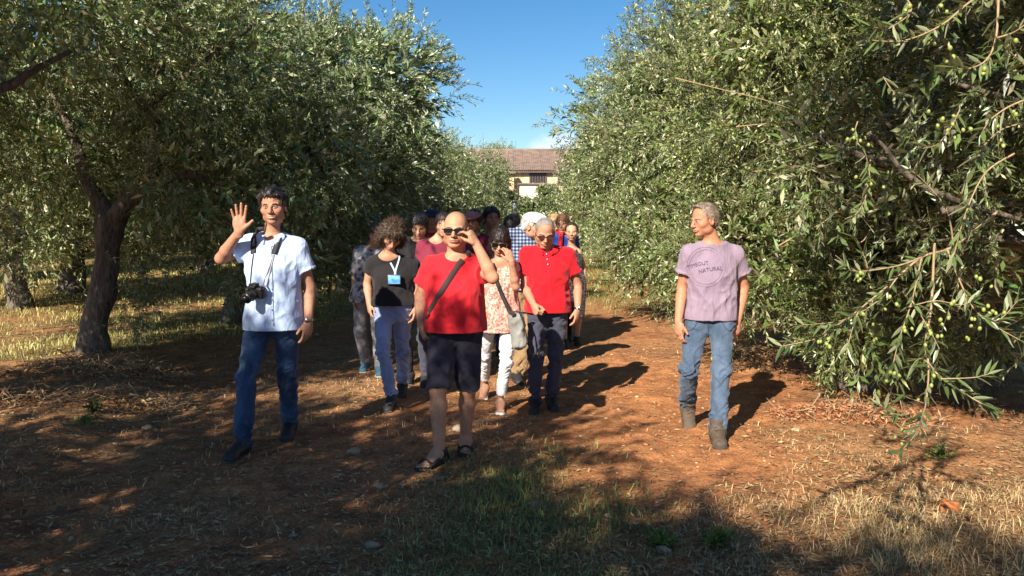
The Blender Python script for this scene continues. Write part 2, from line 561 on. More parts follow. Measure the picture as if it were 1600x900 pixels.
# pebbles and clods
ICO = None
def ico_np(sub=1):
    bm = bmesh.new(); bmesh.ops.create_icosphere(bm, subdivisions=sub, radius=1.0)
    bm.verts.index_update()
    v = np.array([list(k.co) for k in bm.verts]); f = np.array([[k.index for k in fc.verts] for fc in bm.faces]); bm.free()
    return v, f
IV, IF = ico_np(1)
def pebbles(x, y, r, colr, seed):
    n = len(x)
    a = RNG.uniform(0, 6.28, n)
    sc = np.stack([r * RNG.uniform(0.8, 1.5, n), r * RNG.uniform(0.7, 1.1, n), r * RNG.uniform(0.4, 0.8, n)], 1)
    base = IV[None] * (1 + 0.22 * RNG.normal(size=(n, len(IV), 1))) * sc[:, None, :]
    ca, sa = np.cos(a)[:, None], np.sin(a)[:, None]
    vx = base[..., 0] * ca - base[..., 1] * sa; vy = base[..., 0] * sa + base[..., 1] * ca
    v = np.stack([vx + x[:, None], vy + y[:, None], base[..., 2] + ground_h(x, y)[:, None] + sc[:, 2:3] * 0.25], -1)
    f = (IF[None] + (np.arange(n) * len(IV))[:, None, None]).reshape(-1, 3)
    return v.reshape(-1, 3), f, np.repeat(colr, len(IV), 0)
M_STONE = attr_mat('stone', 0.9, 45, 0.5, 0.25, 0.2, 0.01)
x, y = scatter(12000, -6, 7, 3.5, 13, lambda x, y: np.clip(0.12 + 0.5 * masks(x, y)[3], 0, 1))
n = len(x)
r = 0.004 + 0.010 * RNG.random(n) ** 3 + 0.014 * (RNG.random(n) < 0.03)
t = RNG.random((n, 1))
pc = np.where(t < 0.55, np.array([[0.40, 0.17, 0.075]]), np.array([[0.46, 0.31, 0.19]])) * (0.7 + 0.5 * RNG.random((n, 1)))
v, f, c = pebbles(x, y, r, pc, 1)
link('pebbles', mesh_np('pebbles', v, None, f, False, c), M_STONE, kind='stuff')

# stones big enough to point at
def stone(u, v_, size, col, label):
    p = G(u, v_)
    vv, ff = ico_np(3)
    vv = vv * (1 + 0.28 * fbm(vv * 1.4 + u, int(u), 3)[:, None]) * np.array(size) / 2
    vv = vv + np.array([p[0], p[1], gh(p[0], p[1]) + size[2] * 0.18])
    c = np.tile(np.array(col) * np.array([.95, .85, .72]), (len(vv), 1)) * (1 + 0.15 * fbm(vv * 30, 4, 2)[:, None])
    link('stone', mesh_np('stone', vv, None, ff, True, c), M_STONE, origin=(p[0], p[1], gh(p[0], p[1])), label=label, cat='stone', group='loose stones on the ground')
stone(553, 708, (0.085, 0.08, 0.06), (0.40, 0.30, 0.22), 'pale rounded stone in the shade left of the sandals')
stone(595, 758, (0.10, 0.06, 0.04), (0.36, 0.28, 0.21), 'flat grey stone in the grass in front of the sandals')
stone(580, 842, (0.07, 0.05, 0.035), (0.38, 0.31, 0.25), 'grey stone in the dark shade at the bottom of the path')
stone(716, 676, (0.10, 0.08, 0.075), (0.34, 0.31, 0.28), 'greyish stone between the two sandalled feet')
stone(838, 790, (0.08, 0.06, 0.045), (0.42, 0.30, 0.2), 'light brown stone on bare soil below the red group shadow')
stone(1037, 858, (0.07, 0.05, 0.04), (0.42, 0.33, 0.25), 'pale stone at the edge of the big tree shadow')
stone(1480, 800, (0.16, 0.09, 0.07), (0.42, 0.17, 0.07), 'reddish clod of earth in the dry grass at the right')
stone(1243, 678, (0.07, 0.05, 0.035), (0.5, 0.40, 0.28), 'small cream stone right of the work boots')
stone(230, 668, (0.08, 0.06, 0.04), (0.36, 0.29, 0.22), 'grey stone on the verge below the left tree')
stone(915, 585, (0.06, 0.05, 0.03), (0.48, 0.36, 0.24), 'pale stone on the sunlit red path')
# ------------------------------------------------------------------ olive trees
def leaf_mat(name, top, back, trans=(0.20, 0.25, 0.06)):
    m, nt, b = new_mat(name)
    a = nt.nodes.new('ShaderNodeAttribute'); a.attribute_name = 'Col'
    g = nt.nodes.new('ShaderNodeNewGeometry')
    ct = mixc(nt, 1.0, top, a.outputs['Color'], 'MULTIPLY')
    cb = mixc(nt, 1.0, back, a.outputs['Color'], 'MULTIPLY')
    c = mixc(nt, g.outputs['Backfacing'], ct, cb)
    nt.links.new(c, b.inputs['Base Color'])
    b.inputs['Roughness'].default_value = 0.38
    b.inputs['Specular IOR Level'].default_value = 0.6
    t = nt.nodes.new('ShaderNodeBsdfTranslucent')
    tcol = mixc(nt, 1.0, trans, a.outputs['Color'], 'MULTIPLY')
    nt.links.new(tcol, t.inputs['Color'])
    ms = nt.nodes.new('ShaderNodeMixShader'); ms.inputs[0].default_value = 0.12
    nt.links.new(b.outputs[0], ms.inputs[1]); nt.links.new(t.outputs[0], ms.inputs[2])
    nt.links.new(ms.outputs[0], nt.nodes['Material Output'].inputs[0])
    return m
M_LEAF = leaf_mat('olive_leaf', (0.105, 0.150, 0.046), (0.34, 0.37, 0.215))

def bark_mat(name, c0, c1):
    m, nt, b = new_mat(name)
    mp = mapping(nt, (1, 1, 0.35))
    n1 = noise(nt, mp.outputs[0], 14, 6, 0.7)
    vo = nt.nodes.new('ShaderNodeTexVoronoi'); vo.inputs['Scale'].default_value = 26
    nt.links.new(mp.outputs[0], vo.inputs['Vector'])
    r = ramp(nt, n1.outputs['Fac'], [(0.28, c0), (0.72, c1)])
    r2 = ramp(nt, vo.outputs['Distance'], [(0.05, (0.55, 0.55, 0.55)), (0.5, (1.15, 1.15, 1.15))])
    nt.links.new(mixc(nt, 1.0, r.outputs[0], r2.outputs[0], 'MULTIPLY'), b.inputs['Base Color'])
    b.inputs['Roughness'].default_value = 0.92
    b1 = bump(nt, b, n1.outputs['Fac'], 0.9, 0.04)
    bump(nt, b, vo.outputs['Distance'], 0.8, 0.02, b1)
    return m
M_BARK = bark_mat('olive_bark', (0.055, 0.042, 0.032), (0.17, 0.138, 0.105))
M_TWIG = simple_mat('olive_twig', (0.33, 0.23, 0.13), 0.8, 0.3, 30, 0.3)
M_SHOOT = simple_mat('olive_shoot', (0.15, 0.135, 0.075), 0.8, 0.3, 30, 0.2)
M_OLIVE = simple_mat('green_olive', (0.27, 0.31, 0.075), 0.35, 0.18, 9, 0.0)

def unit(v):
    return v / (np.linalg.norm(v, axis=-1, keepdims=True) + 1e-9)

def shoots_leaves(rng, o, d, L, nleaf, ll, lw, wind=(0, 0, 0), droop=0.25, spread=0.85):
    """o, d: shoot origins and directions -> leaf quads in opposite pairs along each shoot"""
    n = len(o)
    d = unit(d)
    ref = np.where(np.abs(d[:, 2:3]) < 0.85, np.array([[0, 0, 1.0]]), np.array([[1.0, 0, 0]]))
    u = unit(np.cross(d, ref)); w = np.cross(d, u)
    k = np.arange(nleaf)
    t = (k // 2 + 0.6) / (nleaf / 2)
    t = np.clip(t[None, :] + rng.normal(0, 0.02, (n, nleaf)), 0, 1.02)
    ang = (k % 2) * math.pi + (k // 2) * 1.57
    ang = ang[None, :] + rng.uniform(0, 6.28, (n, 1)) + rng.normal(0, 0.35, (n, nleaf))
    Ls = L[:, None, None]
    pos = o[:, None] + d[:, None] * (Ls * t[..., None]) + np.array([0, 0, -1.0]) * (Ls * droop * t[..., None] ** 2)
    rad_ = u[:, None] * np.cos(ang)[..., None] + w[:, None] * np.sin(ang)[..., None]
    ld = d[:, None] * (0.55 + 0.5 * t[..., None]) + rad_ * spread + rng.normal(0, 0.22, (n, nleaf, 3)) + np.array(wind) + np.array([0, 0, -0.12])
    ld = unit(ld).reshape(-1, 3)
    pos = pos.reshape(-1, 3)
    N = len(pos)
    nrm = unit(np.cross(ld, np.cross(np.tile(np.array([[0, 0, 1.0]]), (N, 1)) + rng.normal(0, 0.85, (N, 3)), ld)))
    sd = np.cross(ld, nrm)
    l = ll * rng.uniform(0.7, 1.2, (N, 1)); w_ = lw * rng.uniform(0.75, 1.2, (N, 1))
    cup = rng.uniform(0.0, 0.25, (N, 1))
    mid = pos + ld * l * 0.48 + nrm * w_ * cup
    v = np.stack([pos, mid + sd * w_ * 0.5, pos + ld * l - nrm * l * rng.uniform(-0.05, 0.22, (N, 1)), mid - sd * w_ * 0.5], 1).reshape(-1, 3)
    i = np.arange(N) * 4
    q = np.stack([i, i + 1, i + 2, i + 3], 1)
    c = np.repeat(np.clip(rng.normal(1.0, 0.22, (N, 1)), 0.45, 1.7) * np.array([[1, 1, 1]]) * (1 + rng.normal(0, 0.08, (N, 3))), 4, 0)
    return v, q, c

def shoot_twigs(rng, o, d, L, r=0.0022, droop=0.25):
    n = len(o); d = unit(d)
    ref = np.where(np.abs(d[:, 2:3]) < 0.85, np.array([[0, 0, 1.0]]), np.array([[1.0, 0, 0]]))
    u = unit(np.cross(d, ref)); w = np.cross(d, u)
    rings = []
    for t, rr in ((-0.25, 1.6), (0.5, 1.0), (1.0, 0.5)):
        c = o + d * (L * t)[:, None] + np.array([0, 0, -1.0]) * (L * droop * t * abs(t))[:, None]
        for a in (0, 2.094, 4.188):
            rings.append(c + (u * math.cos(a) + w * math.sin(a)) * r * rr)
    v = np.stack(rings, 1)
    i = np.arange(n)[:, None] * 9
    q = []
    for s in (0, 3):
        for j in range(3):
            q.append(np.concatenate([i + s + j, i + s + (j + 1) % 3, i + s + 3 + (j + 1) % 3, i + s + 3 + j], 1))
    q = np.stack(q, 1).reshape(-1, 4)
    return v.reshape(-1, 3), q

def lobe_shoots(rng, lobes, n, thin=0.3, rmin=0.55, rmax=1.0, clump=-0.12, up=0.25, out=0.75, skirt=0.3):
    """lobes: [(centre), (radii)] -> shoot origins and outward directions spread through the outer crown"""
    C = np.array([l[0] for l in lobes], dtype=float); R = np.array([l[1] for l in lobes], dtype=float)
    wts = np.array([(r[0] * r[1] + r[1] * r[2] + r[0] * r[2]) for r in R]); wts /= wts.sum()
    O, D, cnt = [], [], 0
    ph = rng.uniform(0, 50, 3)
    while cnt < n:
        m = int(n * 1.6)
        li = rng.choice(len(lobes), m, p=wts)
        dr = unit(rng.normal(size=(m, 3)))
        rr = rmin + (rmax - rmin) * rng.random((m, 1)) ** 0.55
        # uneven outline: the surface swells and sinks by direction
        sw = 1 + 0.32 * fbm(dr * 2.2 + li[:, None] * 3.1 + ph, 5, 2)[:, None]
        o = C[li] + dr * R[li] * rr * sw
        inside = (((o[:, None] - C[None]) / R[None]) ** 2).sum(-1)
        inside[np.arange(m), li] = 9
        keep = (inside.min(1) > 0.55) | (rng.random(m) < thin)
        # clumps with gaps between them
        keep &= (fbm(o * 1.5 + ph, 8, 2) > clump) | (rng.random(m) < 0.16)
        keep &= o[:, 2] > 0.18
        o, dr = o[keep], dr[keep]
        nrm = unit(dr)
        d = nrm * out + np.array([0, 0, up]) + rng.normal(0, 0.38, nrm.shape)
        d[:, 2] -= skirt * (nrm[:, 2] < 0.1)
        O.append(o); D.append(d); cnt += len(o)
    return np.concatenate(O)[:n], unit(np.concatenate(D)[:n])

def crown_mesh(name, rng, lobes, n, nleaf=24, L=0.26, ll=0.062, lw=0.0145, wind=(0, 0, 0), twigs=True, fill=0.35, fill_leaf=2.3, tint=(1, 1, 1), **kw):
    o, d = lobe_shoots(rng, lobes, n, **kw)
    Ls = L * rng.uniform(0.65, 1.45, n)
    lng = rng.random(n) < 0.10
    Ls = np.where(lng, Ls * 2.0, Ls)
    d = np.where(lng[:, None], unit(d + np.array([0, 0, 0.5])), d)
    vs, qs, cs, mi, off = [], [], [], [], 0
    v, q, c = shoots_leaves(rng, o, d, Ls, nleaf, ll, lw, wind)
    vs.append(v); qs.append(q); cs.append(c); mi.append(np.zeros(len(q), int)); off += len(v)
    if fill:
        m = int(n * fill)
        o2, d2 = lobe_shoots(rng, lobes, m, thin=0.8, rmin=0.15, rmax=0.66, clump=-0.5)  # oversized inner leaves, added to block light through the crown
        v, q, c = shoots_leaves(rng, o2, d2, np.full(m, L * 1.5), 16, ll * fill_leaf, lw * fill_leaf * 1.2, wind)
        vs.append(v); qs.append(q + off); cs.append(c); mi.append(np.zeros(len(q), int)); off += len(v)
    if twigs:
        v, q = shoot_twigs(rng, o, d, Ls)
        vs.append(v); qs.append(q + off); cs.append(np.ones((len(v), 3))); mi.append(np.ones(len(q), int)); off += len(v)
    me = mesh_np(name, np.concatenate(vs), np.concatenate(qs), None, False, np.concatenate(cs) * np.array(tint), np.concatenate(mi))
    me.materials.append(M_LEAF); me.materials.append(M_SHOOT)
    return me

def smooth_path(pts, n):
    pts = np.array(pts, dtype=float)
    t = np.linspace(0, len(pts) - 1, n)
    out_ = []
    for x in t:
        i = min(int(x), len(pts) - 2); f = x - i
        p0 = pts[max(i - 1, 0)]; p1 = pts[i]; p2 = pts[i + 1]; p3 = pts[min(i + 2, len(pts) - 1)]
        out_.append(0.5 * ((2 * p1) + (-p0 + p2) * f + (2 * p0 - 5 * p1 + 4 * p2 - p3) * f * f + (-p0 + 3 * p1 - 3 * p2 + p3) * f ** 3))
    return np.array(out_)

def wood_mesh(name, limbs, seed=0, seg=12):
    """limbs: [(points, radii)], trunk first; each a bumpy tapered tube"""
    mb = MB()
    for k, (pts, rr) in enumerate(limbs):
        n = max(6, len(pts) * 4)
        p = smooth_path(pts, n)
        r = np.interp(np.linspace(0, 1, n), np.linspace(0, 1, len(rr)), rr)
        p = p + fbm(p * 2.5, seed + k, 2)[:, None] * np.array([1, 1, 0.0]) * (r[:, None] * 0.25)
        if k == 0:   # root flare
            r = r * (1 + 0.45 * np.exp(-np.linspace(0, 1, n) * 9))
        mb.tube(p, r, seg if k == 0 or rr[0] > 0.06 else 7, True, 0.22 if rr[0] > 0.05 else 0.12, seed + k)
    return mb.mesh(name)

def auto_limbs(rng, base, lobes, h=1.0, r0=0.19, lean=(0, 0)):
    b = np.array(base, dtype=float)
    f = b + np.array([lean[0], lean[1], h])
    limbs = [([b - np.array([0, 0, 0.15]), b + np.array([lean[0] * 0.2, lean[1] * 0.2, h * 0.4]), f, f + np.array([lean[0] * 0.3, 0, 0.15])], [r0 * 1.15, r0, r0 * 0.85, r0 * 0.5])]
    for c, r in lobes:
        c = np.array(c, dtype=float)
        e = c + rng.normal(0, 0.15, 3)
        m = f * 0.5 + e * 0.5 + np.array([rng.normal(0, 0.12), rng.normal(0, 0.12), -0.10])
        limbs.append(([f - np.array([0, 0, 0.12]), f * 0.8 + m * 0.2, m, e], [r0 * 0.55, r0 * 0.46, r0 * 0.32, r0 * 0.1]))
        for _ in range(3):
            e2 = c + unit(rng.normal(size=3)) * np.array(r) * 0.75
            limbs.append(([m * 0.6 + e * 0.4, (m + e + e2) / 3, e2], [r0 * 0.2, r0 * 0.14, r0 * 0.05]))
    return limbs

def olive_tree(base, lobes, n, label, seed, limbs=None, h=1.0, r0=0.19, lean=(0, 0), group='olive trees of the grove', **kw):
    rng = np.random.default_rng(seed)
    base = np.array([base[0], base[1], gh(base[0], base[1])])
    root = empty('olive_tree', tuple(base), label, 'tree', group)
    if limbs is None: limbs = auto_limbs(rng, base, lobes, h, r0, lean)
    link('trunk', wood_mesh('trunk', limbs, seed), M_BARK, root)
    link('crown', crown_mesh('crown', rng, lobes, n, **kw), None, root)
    return root

def A(*l):
    return [((a, b, c), (d, e, f)) for a, b, c, d, e, f in l]

# --- left row ---------------------------------------------------------------
WIND = (0.45, 0.12, 0.10)
L1B = G(147, 562)
y1 = L1B[1]
L1_LIMBS = [
    ([L1B - np.array([0, 0, 0.15]), P(146, 520, y1), P(160, 440, y1), P(168, 385, y1), P(176, 338, y1)], [0.19, 0.165, 0.145, 0.135, 0.15]),
    ([P(172, 352, y1), P(196, 322, y1 - .05), P(222, 296, y1 - .1), P(236, 268, y1 - .1), P(238, 215, y1 - .1), P(244, 150, y1 - .1), P(262, 60, y1)], [0.12, 0.105, 0.095, 0.085, 0.07, 0.055, 0.03]),
    ([P(230, 290, y1 - .1), P(258, 284, y1 - .2), P(296, 272, y1 - .25), P(330, 285, y1 - .2), P(380, 300, y1)], [0.08, 0.065, 0.045, 0.025, 0.012]),
    ([P(172, 350, y1), P(150, 300, y1 + .1), P(128, 262, y1 + .2), P(112, 215, y1 + .3), P(70, 120, y1 + .4)], [0.12, 0.085, 0.065, 0.05, 0.025]),
    ([P(238, 200, y1 - .1), P(200, 130, y1 - .4), P(150, 60, y1 - .6)], [0.06, 0.04, 0.02]),
    ([P(240, 160, y1 - .1), P(330, 90, y1 - .3), P(420, 20, y1)], [0.055, 0.04, 0.02]),
]
L1 = olive_tree(L1B, A((-6.9, 9.2, 3.4, 1.6, 1.5, 1.25), (-4.7, 9.7, 4.3, 1.9, 1.6, 1.2), (-3.35, 9.5, 3.3, 1.3, 1.3, 1.1),
                       (-4.5, 8.2, 3.7, 1.4, 1.0, 0.75), (-2.5, 9.9, 2.3, 0.95, 1.1, 0.8), (-7.3, 9.8, 2.35, 1.2, 1.2, 0.8),
                       (-5.6, 10.6, 2.6, 1.5, 1.0, 0.9), (-3.5, 10.2, 1.55, 0.75, 0.7, 0.6), (-6.2, 8.0, 2.9, .9, .8, .5), (-3.4, 9.0, 2.05, .75, .6, .45), (-4.9, 9.9, 2.25, .8, .6, .45), (-2.9, 9.4, 1.2, .6, .6, .5)),
                3600, 'nearest olive tree left of the path, dark forked trunk in front of the sunny grass', 11, limbs=L1_LIMBS,
                nleaf=24, L=0.27, ll=0.066, lw=0.0155, wind=(0.25, 0.0, 0.0), rmin=0.35, clump=0.05, tint=(1.18, 1.22, 1.2))
L2B = G(366, 503)
L2_LIMBS = None
y2 = L2B[1]
L2 = olive_tree(L2B, A((-4.2, y2, 3.3, 1.9, 1.9, 1.4), (-2.0, y2 - .6, 3.55, 1.1, 1.2, 0.95), (-2.3, y2 - .6, 2.4, 1.15, 1.1, 1.0),
                       (-4.75, y2, 4.7, 1.4, 1.5, 0.85), (-3.1, y2 - .3, 4.0, .9, 1.0, .6), (-2.7, y2 - .8, 1.5, 1.0, 0.9, 0.75), (-5.6, y2 + .3, 3.3, 1.4, 1.4, 1.3), (-4.2, y2 - 1.4, 2.6, 1.2, .9, 1.0)),
                4200, 'bushy olive tree behind the man with the camera, silver leaves blown towards the path', 12, h=1.1, r0=0.17, lean=(0.35, 0.1),
                nleaf=24, L=0.30, ll=0.075, lw=0.018, wind=WIND, clump=-0.02, tint=(1.32, 1.36, 1.55))
# --- right row --------------------------------------------------------------
R1B = G(1350, 640)
R1 = olive_tree((3.35, 7.9), A((2.75, 8.4, 2.55, 1.3, 1.2, 1.25), (3.4, 8.5, 3.9, 1.8, 1.6, 1.25), (2.35, 8.2, 1.35, 0.85, 0.9, 0.75),
                         (4.3, 7.9, 2.6, 1.4, 1.3, 1.2), (5.2, 8.6, 3.6, 1.5, 1.4, 1.4), (3.5, 7.3, 3.3, 1.2, .8, 1.0), (2.6, 7.7, 3.2, 0.85, 0.7, 0.8), (4.0, 7.0, 4.2, 1.4, 1.0, .8), (3.9, 7.5, 1.5, 1.0, .7, .6), (2.9, 7.6, 1.2, .7, .6, .5), (3.2, 7.2, .75, .7, .45, .45), (4.0, 7.2, .8, .7, .5, .5)),
                5600, 'dense olive tree behind the man in the lilac T-shirt, pale olives among its leaves', 13, h=1.0, r0=0.17,
                nleaf=28, L=0.24, ll=0.056, lw=0.013, clump=0.04, tint=(1.1, 1.08, 0.95))
R2 = olive_tree((4.0, 13.2), A((2.7, 13.2, 3.2, 1.45, 1.5, 1.5), (3.75, 13.4, 4.6, 1.5, 1.5, 1.15), (2.5, 12.9, 1.4, 1.15, 1.2, 1.0),
                               (4.6, 13, 3.0, 1.8, 1.5, 1.5), (2.6, 12.9, 4.0, .75, .8, .7), (3.6, 12.2, 2.4, 1.2, .9, 1.2)),
                4200, 'olive tree with low sweeping boughs on the right side of the path, second back', 14, h=0.9, r0=0.17,
                nleaf=24, L=0.30, ll=0.07, lw=0.017, clump=-0.02, tint=(1.25, 1.22, 1.2))
# --- the trees that shade the foreground, behind the camera --------------------
L0 = olive_tree((-6.1, 4.4), A((-5.2, 4.6, 3.7, 1.4, 1.4, 1.0), (-5.9, 3.8, 3.3, 1.5, 1.4, 1.1), (-4.6, 4.0, 3.9, 1.0, 1.0, .7), (-5.5, 4.6, 4.6, 1.4, 1.3, .8), (-5.0, 5.4, 3.5, .8, .8, .55), (-6.3, 6.1, 3.1, .95, .9, .75), (-6.2, 6.0, 3.6, .9, .9, .8), (-6.5, 5.2, 4.35, 1.2, 1.1, .6), (-3.2, 5.2, 4.75, 1.05, 1.2, .85), (-3.2, 5.4, 5.0, 1.0, 1.1, .65)),  # high lobes out of view were added to shade the trunk and the group
                3400, 'olive tree at the left edge of the photo, only its leaning branch in view', 15, h=1.2, r0=0.18, nleaf=22, L=0.27, ll=0.072, lw=0.017, clump=-0.25)
B1 = olive_tree((-4.7, -0.6), A((-4.6, -0.4, 3.3, 1.9, 1.9, 1.2), (-3.3, -0.2, 3.6, 1.3, 1.3, 1.1), (-5.6, 0.2, 3.6, 1.4, 1.4, 1.1), (-4.6, -0.9, 4.45, 1.5, 1.4, .65), (-3.9, 0.6, 2.6, 1.2, 1.1, .8)),
                1500, 'olive tree beside the camera on the left, outside the photo', 16, h=1.2, r0=0.2, nleaf=22, L=0.28, ll=0.085, lw=0.021, fill=0.3, clump=0.12)
B2 = olive_tree((-4.2, -5.2), A((-3.8, -4.6, 3.6, 2.0, 1.9, 1.4), (-2.3, -4.4, 4.2, 1.5, 1.4, 1.2), (-3.6, -5.2, 5.2, 1.8, 1.6, 1.0), (-1.5, -4.9, 5.0, 1.2, 1.2, 0.9), (-4.8, -5, 3.8, 1.5, 1.5, 1.3), (-4.3, -5.0, 5.6, 1.5, 1.4, 1.0)),
                2300, 'tall olive tree behind the camera, outside the photo', 17, h=1.3, r0=0.2, nleaf=22, L=0.28, ll=0.085, lw=0.021, fill=0.6, clump=0.02)

# --- near tree on the right, whose boughs hang into the picture -----------------
R0B = (4.5, 3.9)
R0 = olive_tree(R0B, A((4.1, 5.0, 2.3, 1.4, 0.9, 0.9), (3.4, 4.4, 3.5, 1.5, 1.2, 0.9), (4.8, 4.2, 3.2, 1.6, 1.5, 1.2), (2.75, 4.7, 2.5, 0.6, 0.6, 0.55), (3.1, 5.4, 1.75, 0.8, 0.7, 0.55), (2.35, 5.8, 2.1, .5, .5, .45), (2.0, 3.2, 3.65, 1.1, 1.0, .75), (2.7, 4.5, 4.1, 1.2, 1.1, .85), (1.7, 3.9, 4.1, .8, .8, .6), (3.6, 5.4, 3.3, 1.2, 1.0, 1.0), (3.9, 5.6, 2.8, 1.3, .9, 1.0), (4.5, 5.4, 1.5, 1.2, .9, .7)),  # overhead lobes out of view, added to darken the foliage behind
                3600, 'nearest olive tree on the right, its fruiting boughs hanging into the picture', 18, h=1.1, r0=0.19, nleaf=24, L=0.24, ll=0.052, lw=0.0125, clump=0.0)

LEAF_N = 7
def big_leaf_mesh():
    """one curved olive leaf, 1 long along +X, normal +Z"""
    v, q = [], []
    ws = [0.03, 0.13, 0.19, 0.20, 0.16, 0.085, 0.012]
    for i, w in enumerate(ws):
        t = i / (len(ws) - 1)
        z = -0.10 * t * t
        v += [(t, -w / 2, z + 0.012), (t, 0, z - 0.012), (t, w / 2, z + 0.012)]
    for i in range(len(ws) - 1):
        a = i * 3
        q += [(a, a + 3, a + 4, a + 1), (a + 1, a + 4, a + 5, a + 2)]
    return np.array(v), np.array(q)
BLV, BLQ = big_leaf_mesh()
LEAF_MES = []
for k in range(5):
    me = mesh_np('leaf', BLV, BLQ, None, True, np.tile(np.array([[0.55 + 0.11 * k] * 3]) * np.array([[1.0, 1.02, 0.95]]), (len(BLV), 1)))
    me.materials.append(M_LEAF)
    LEAF_MES.append(me)
mb = MB(); mb.ball((0, 0, 0), (0.0078, 0.0078, 0.0100), 8, 6)
OLIVE_ME = mb.mesh('olive'); OLIVE_ME.materials.append(M_OLIVE)

def drooping_branch(paths, root, rng, n_leaf_obj, n_olive_obj, olive_at, leafless=0.0):
    """paths: polylines in world space with a radius; leaves in pairs along each, olives hanging at olive_at"""
    mb = MB(); L, sv, sq, sc_, off = [], [], [], [], 0
    for pts, r in paths:
        n = len(pts) * 5
        p = smooth_path(pts, n)
        mb.tube(p, np.linspace(r, r * 0.35, n), 6)
        seglen = np.linalg.norm(np.diff(p, axis=0), axis=1).sum()
        m = int(seglen / 0.018)
        tt = np.linspace(0.12 if seglen > .25 else 0.05, 1.0, m)
        for j, t in enumerate(tt):
            i = min(int(t * (n - 1)), n - 2)
            d = unit(p[i + 1] - p[i]); q0 = p[i] + (p[i + 1] - p[i]) * (t * (n - 1) - i)
            if rng.random() < 0.25 * (1 - t): continue
            a = j * 1.57 + rng.normal(0, 0.35)
            ref = np.array([0, 0, 1.0]) if abs(d[2]) < 0.85 else np.array([1.0, 0, 0])
            u = unit(np.cross(d, ref)); w = np.cross(d, u)
            for s in (0, math.pi):
                if rng.random() < 0.12: continue
                ld = unit(d * (0.6 + 0.4 * t) + (u * math.cos(a + s) + w * math.sin(a + s)) * 0.8 + rng.normal(0, 0.15, 3))
                L.append((q0, ld, rng.uniform(0.050, 0.076)))
    br = mb.build('drooping_branch', M_TWIG, root)
    order = sorted(range(len(L)), key=lambda k: -L[k][2] / np.linalg.norm(L[k][0]))
    base = Vector(root.location)
    for rank, k in enumerate(order):
        q0, ld, ln = L[k]
        nrm = unit(np.cross(ld, np.cross(np.array([0, 0, 1.0]) + rng.normal(0, 0.5, 3), ld)))
        sd = np.cross(nrm, ld)
        M = Matrix(((ld[0], sd[0], nrm[0]), (ld[1], sd[1], nrm[1]), (ld[2], sd[2], nrm[2])))
        if rank < n_leaf_obj:
            o = bpy.data.objects.new('leaf', LEAF_MES[rank % 5])
            COL.objects.link(o); o.parent = br
            o.matrix_local = Matrix.Translation(Vector(q0) - base) @ M.to_4x4() @ Matrix.Scale(ln, 4)
        else:
            v = BLV @ (np.array(M).T) * ln + q0
            sv.append(v); sq.append(BLQ + off); sc_.append(np.full((len(v), 3), rng.uniform(0.75, 1.25))); off += len(v)
    if sv:
        link('leaves', mesh_np('leaves', np.concatenate(sv), np.concatenate(sq), None, True, np.concatenate(sc_)), M_LEAF, root, kind='stuff')
    cnt = 0
    for c, num, sp in olive_at:
        for _ in range(max(2, int(num * 0.65))):
            if cnt >= n_olive_obj: break
            pos = np.array(c) + rng.normal(0, sp, 3) * np.array([1, 0.7, 1])
            o = bpy.data.objects.new('olive', OLIVE_ME)
            COL.objects.link(o); o.parent = br
            o.location = Vector(pos) - base
            o.rotation_euler = (rng.normal(0, .4), rng.normal(0, .4), 0)
            s = rng.uniform(0.72, 1.02); o.scale = (s, s, s)
            cnt += 1
    return br

def px(path, y0, dy=0.0):
    n = len(path)
    return [P(u, v, y0 + dy * i / max(1, n - 1)) for i, (u, v) in enumerate(path)]
D0 = 3.05
rng0 = np.random.default_rng(99)
low = [
    (px([(1560, 330), (1490, 385), (1440, 402), (1392, 443), (1342, 484), (1290, 524), (1222, 541)], 3.4, -0.35), 0.0065),
    (px([(1400, 436), (1372, 470), (1318, 500), (1252, 508)], 3.15, -0.1), 0.003),
    (px([(1342, 484), (1330, 520), (1322, 556)], 3.1, -0.05), 0.0025),
    (px([(1440, 402), (1425, 470), (1405, 530), (1392, 585)], 3.2, -0.1), 0.004),
    (px([(1425, 470), (1455, 520), (1470, 550)], 3.15, 0), 0.003),
    (px([(1460, 380), (1455, 480), (1446, 545), (1465, 585), (1512, 618), (1552, 640)], 3.3, -0.3), 0.0055),
    (px([(1470, 592), (1520, 590), (1546, 584)], 3.05, 0), 0.003),
    (px([(1462, 580), (1440, 560), (1424, 572)], 3.05, 0), 0.0025),
    (px([(1450, 560), (1450, 600), (1440, 648), (1402, 648), (1372, 632)], 3.1, -0.15), 0.004),
    (px([(1444, 640), (1432, 676), (1408, 704)], 3.0, -0.05), 0.003),
    (px([(1444, 630), (1420, 622), (1412, 616)], 3.0, -0.05), 0.0025),
    (px([(1480, 390), (1500, 440), (1530, 492), (1598, 534)], 3.3, -0.1), 0.0045),
    (px([(1530, 492), (1560, 500), (1590, 470)], 3.2, 0), 0.003),
    (px([(1440, 402), (1400, 416), (1340, 424), (1320, 414)], 3.2, -0.1), 0.004),
    (px([(1490, 385), (1480, 330), (1450, 290), (1420, 262)], 3.3, -0.1), 0.004),
    (px([(1360, 440), (1350, 400), (1332, 370)], 3.15, -.05), 0.003),
    (px([(1500, 400), (1520, 350), (1500, 300)], 3.3, -.05), 0.003),
    (px([(1420, 480), (1460, 470), (1500, 476), (1520, 470)], 3.15, -.05), 0.003),
]
def oc(u, v, n, sp=0.022, y=3.05): return (P(u, v, y), n, sp)
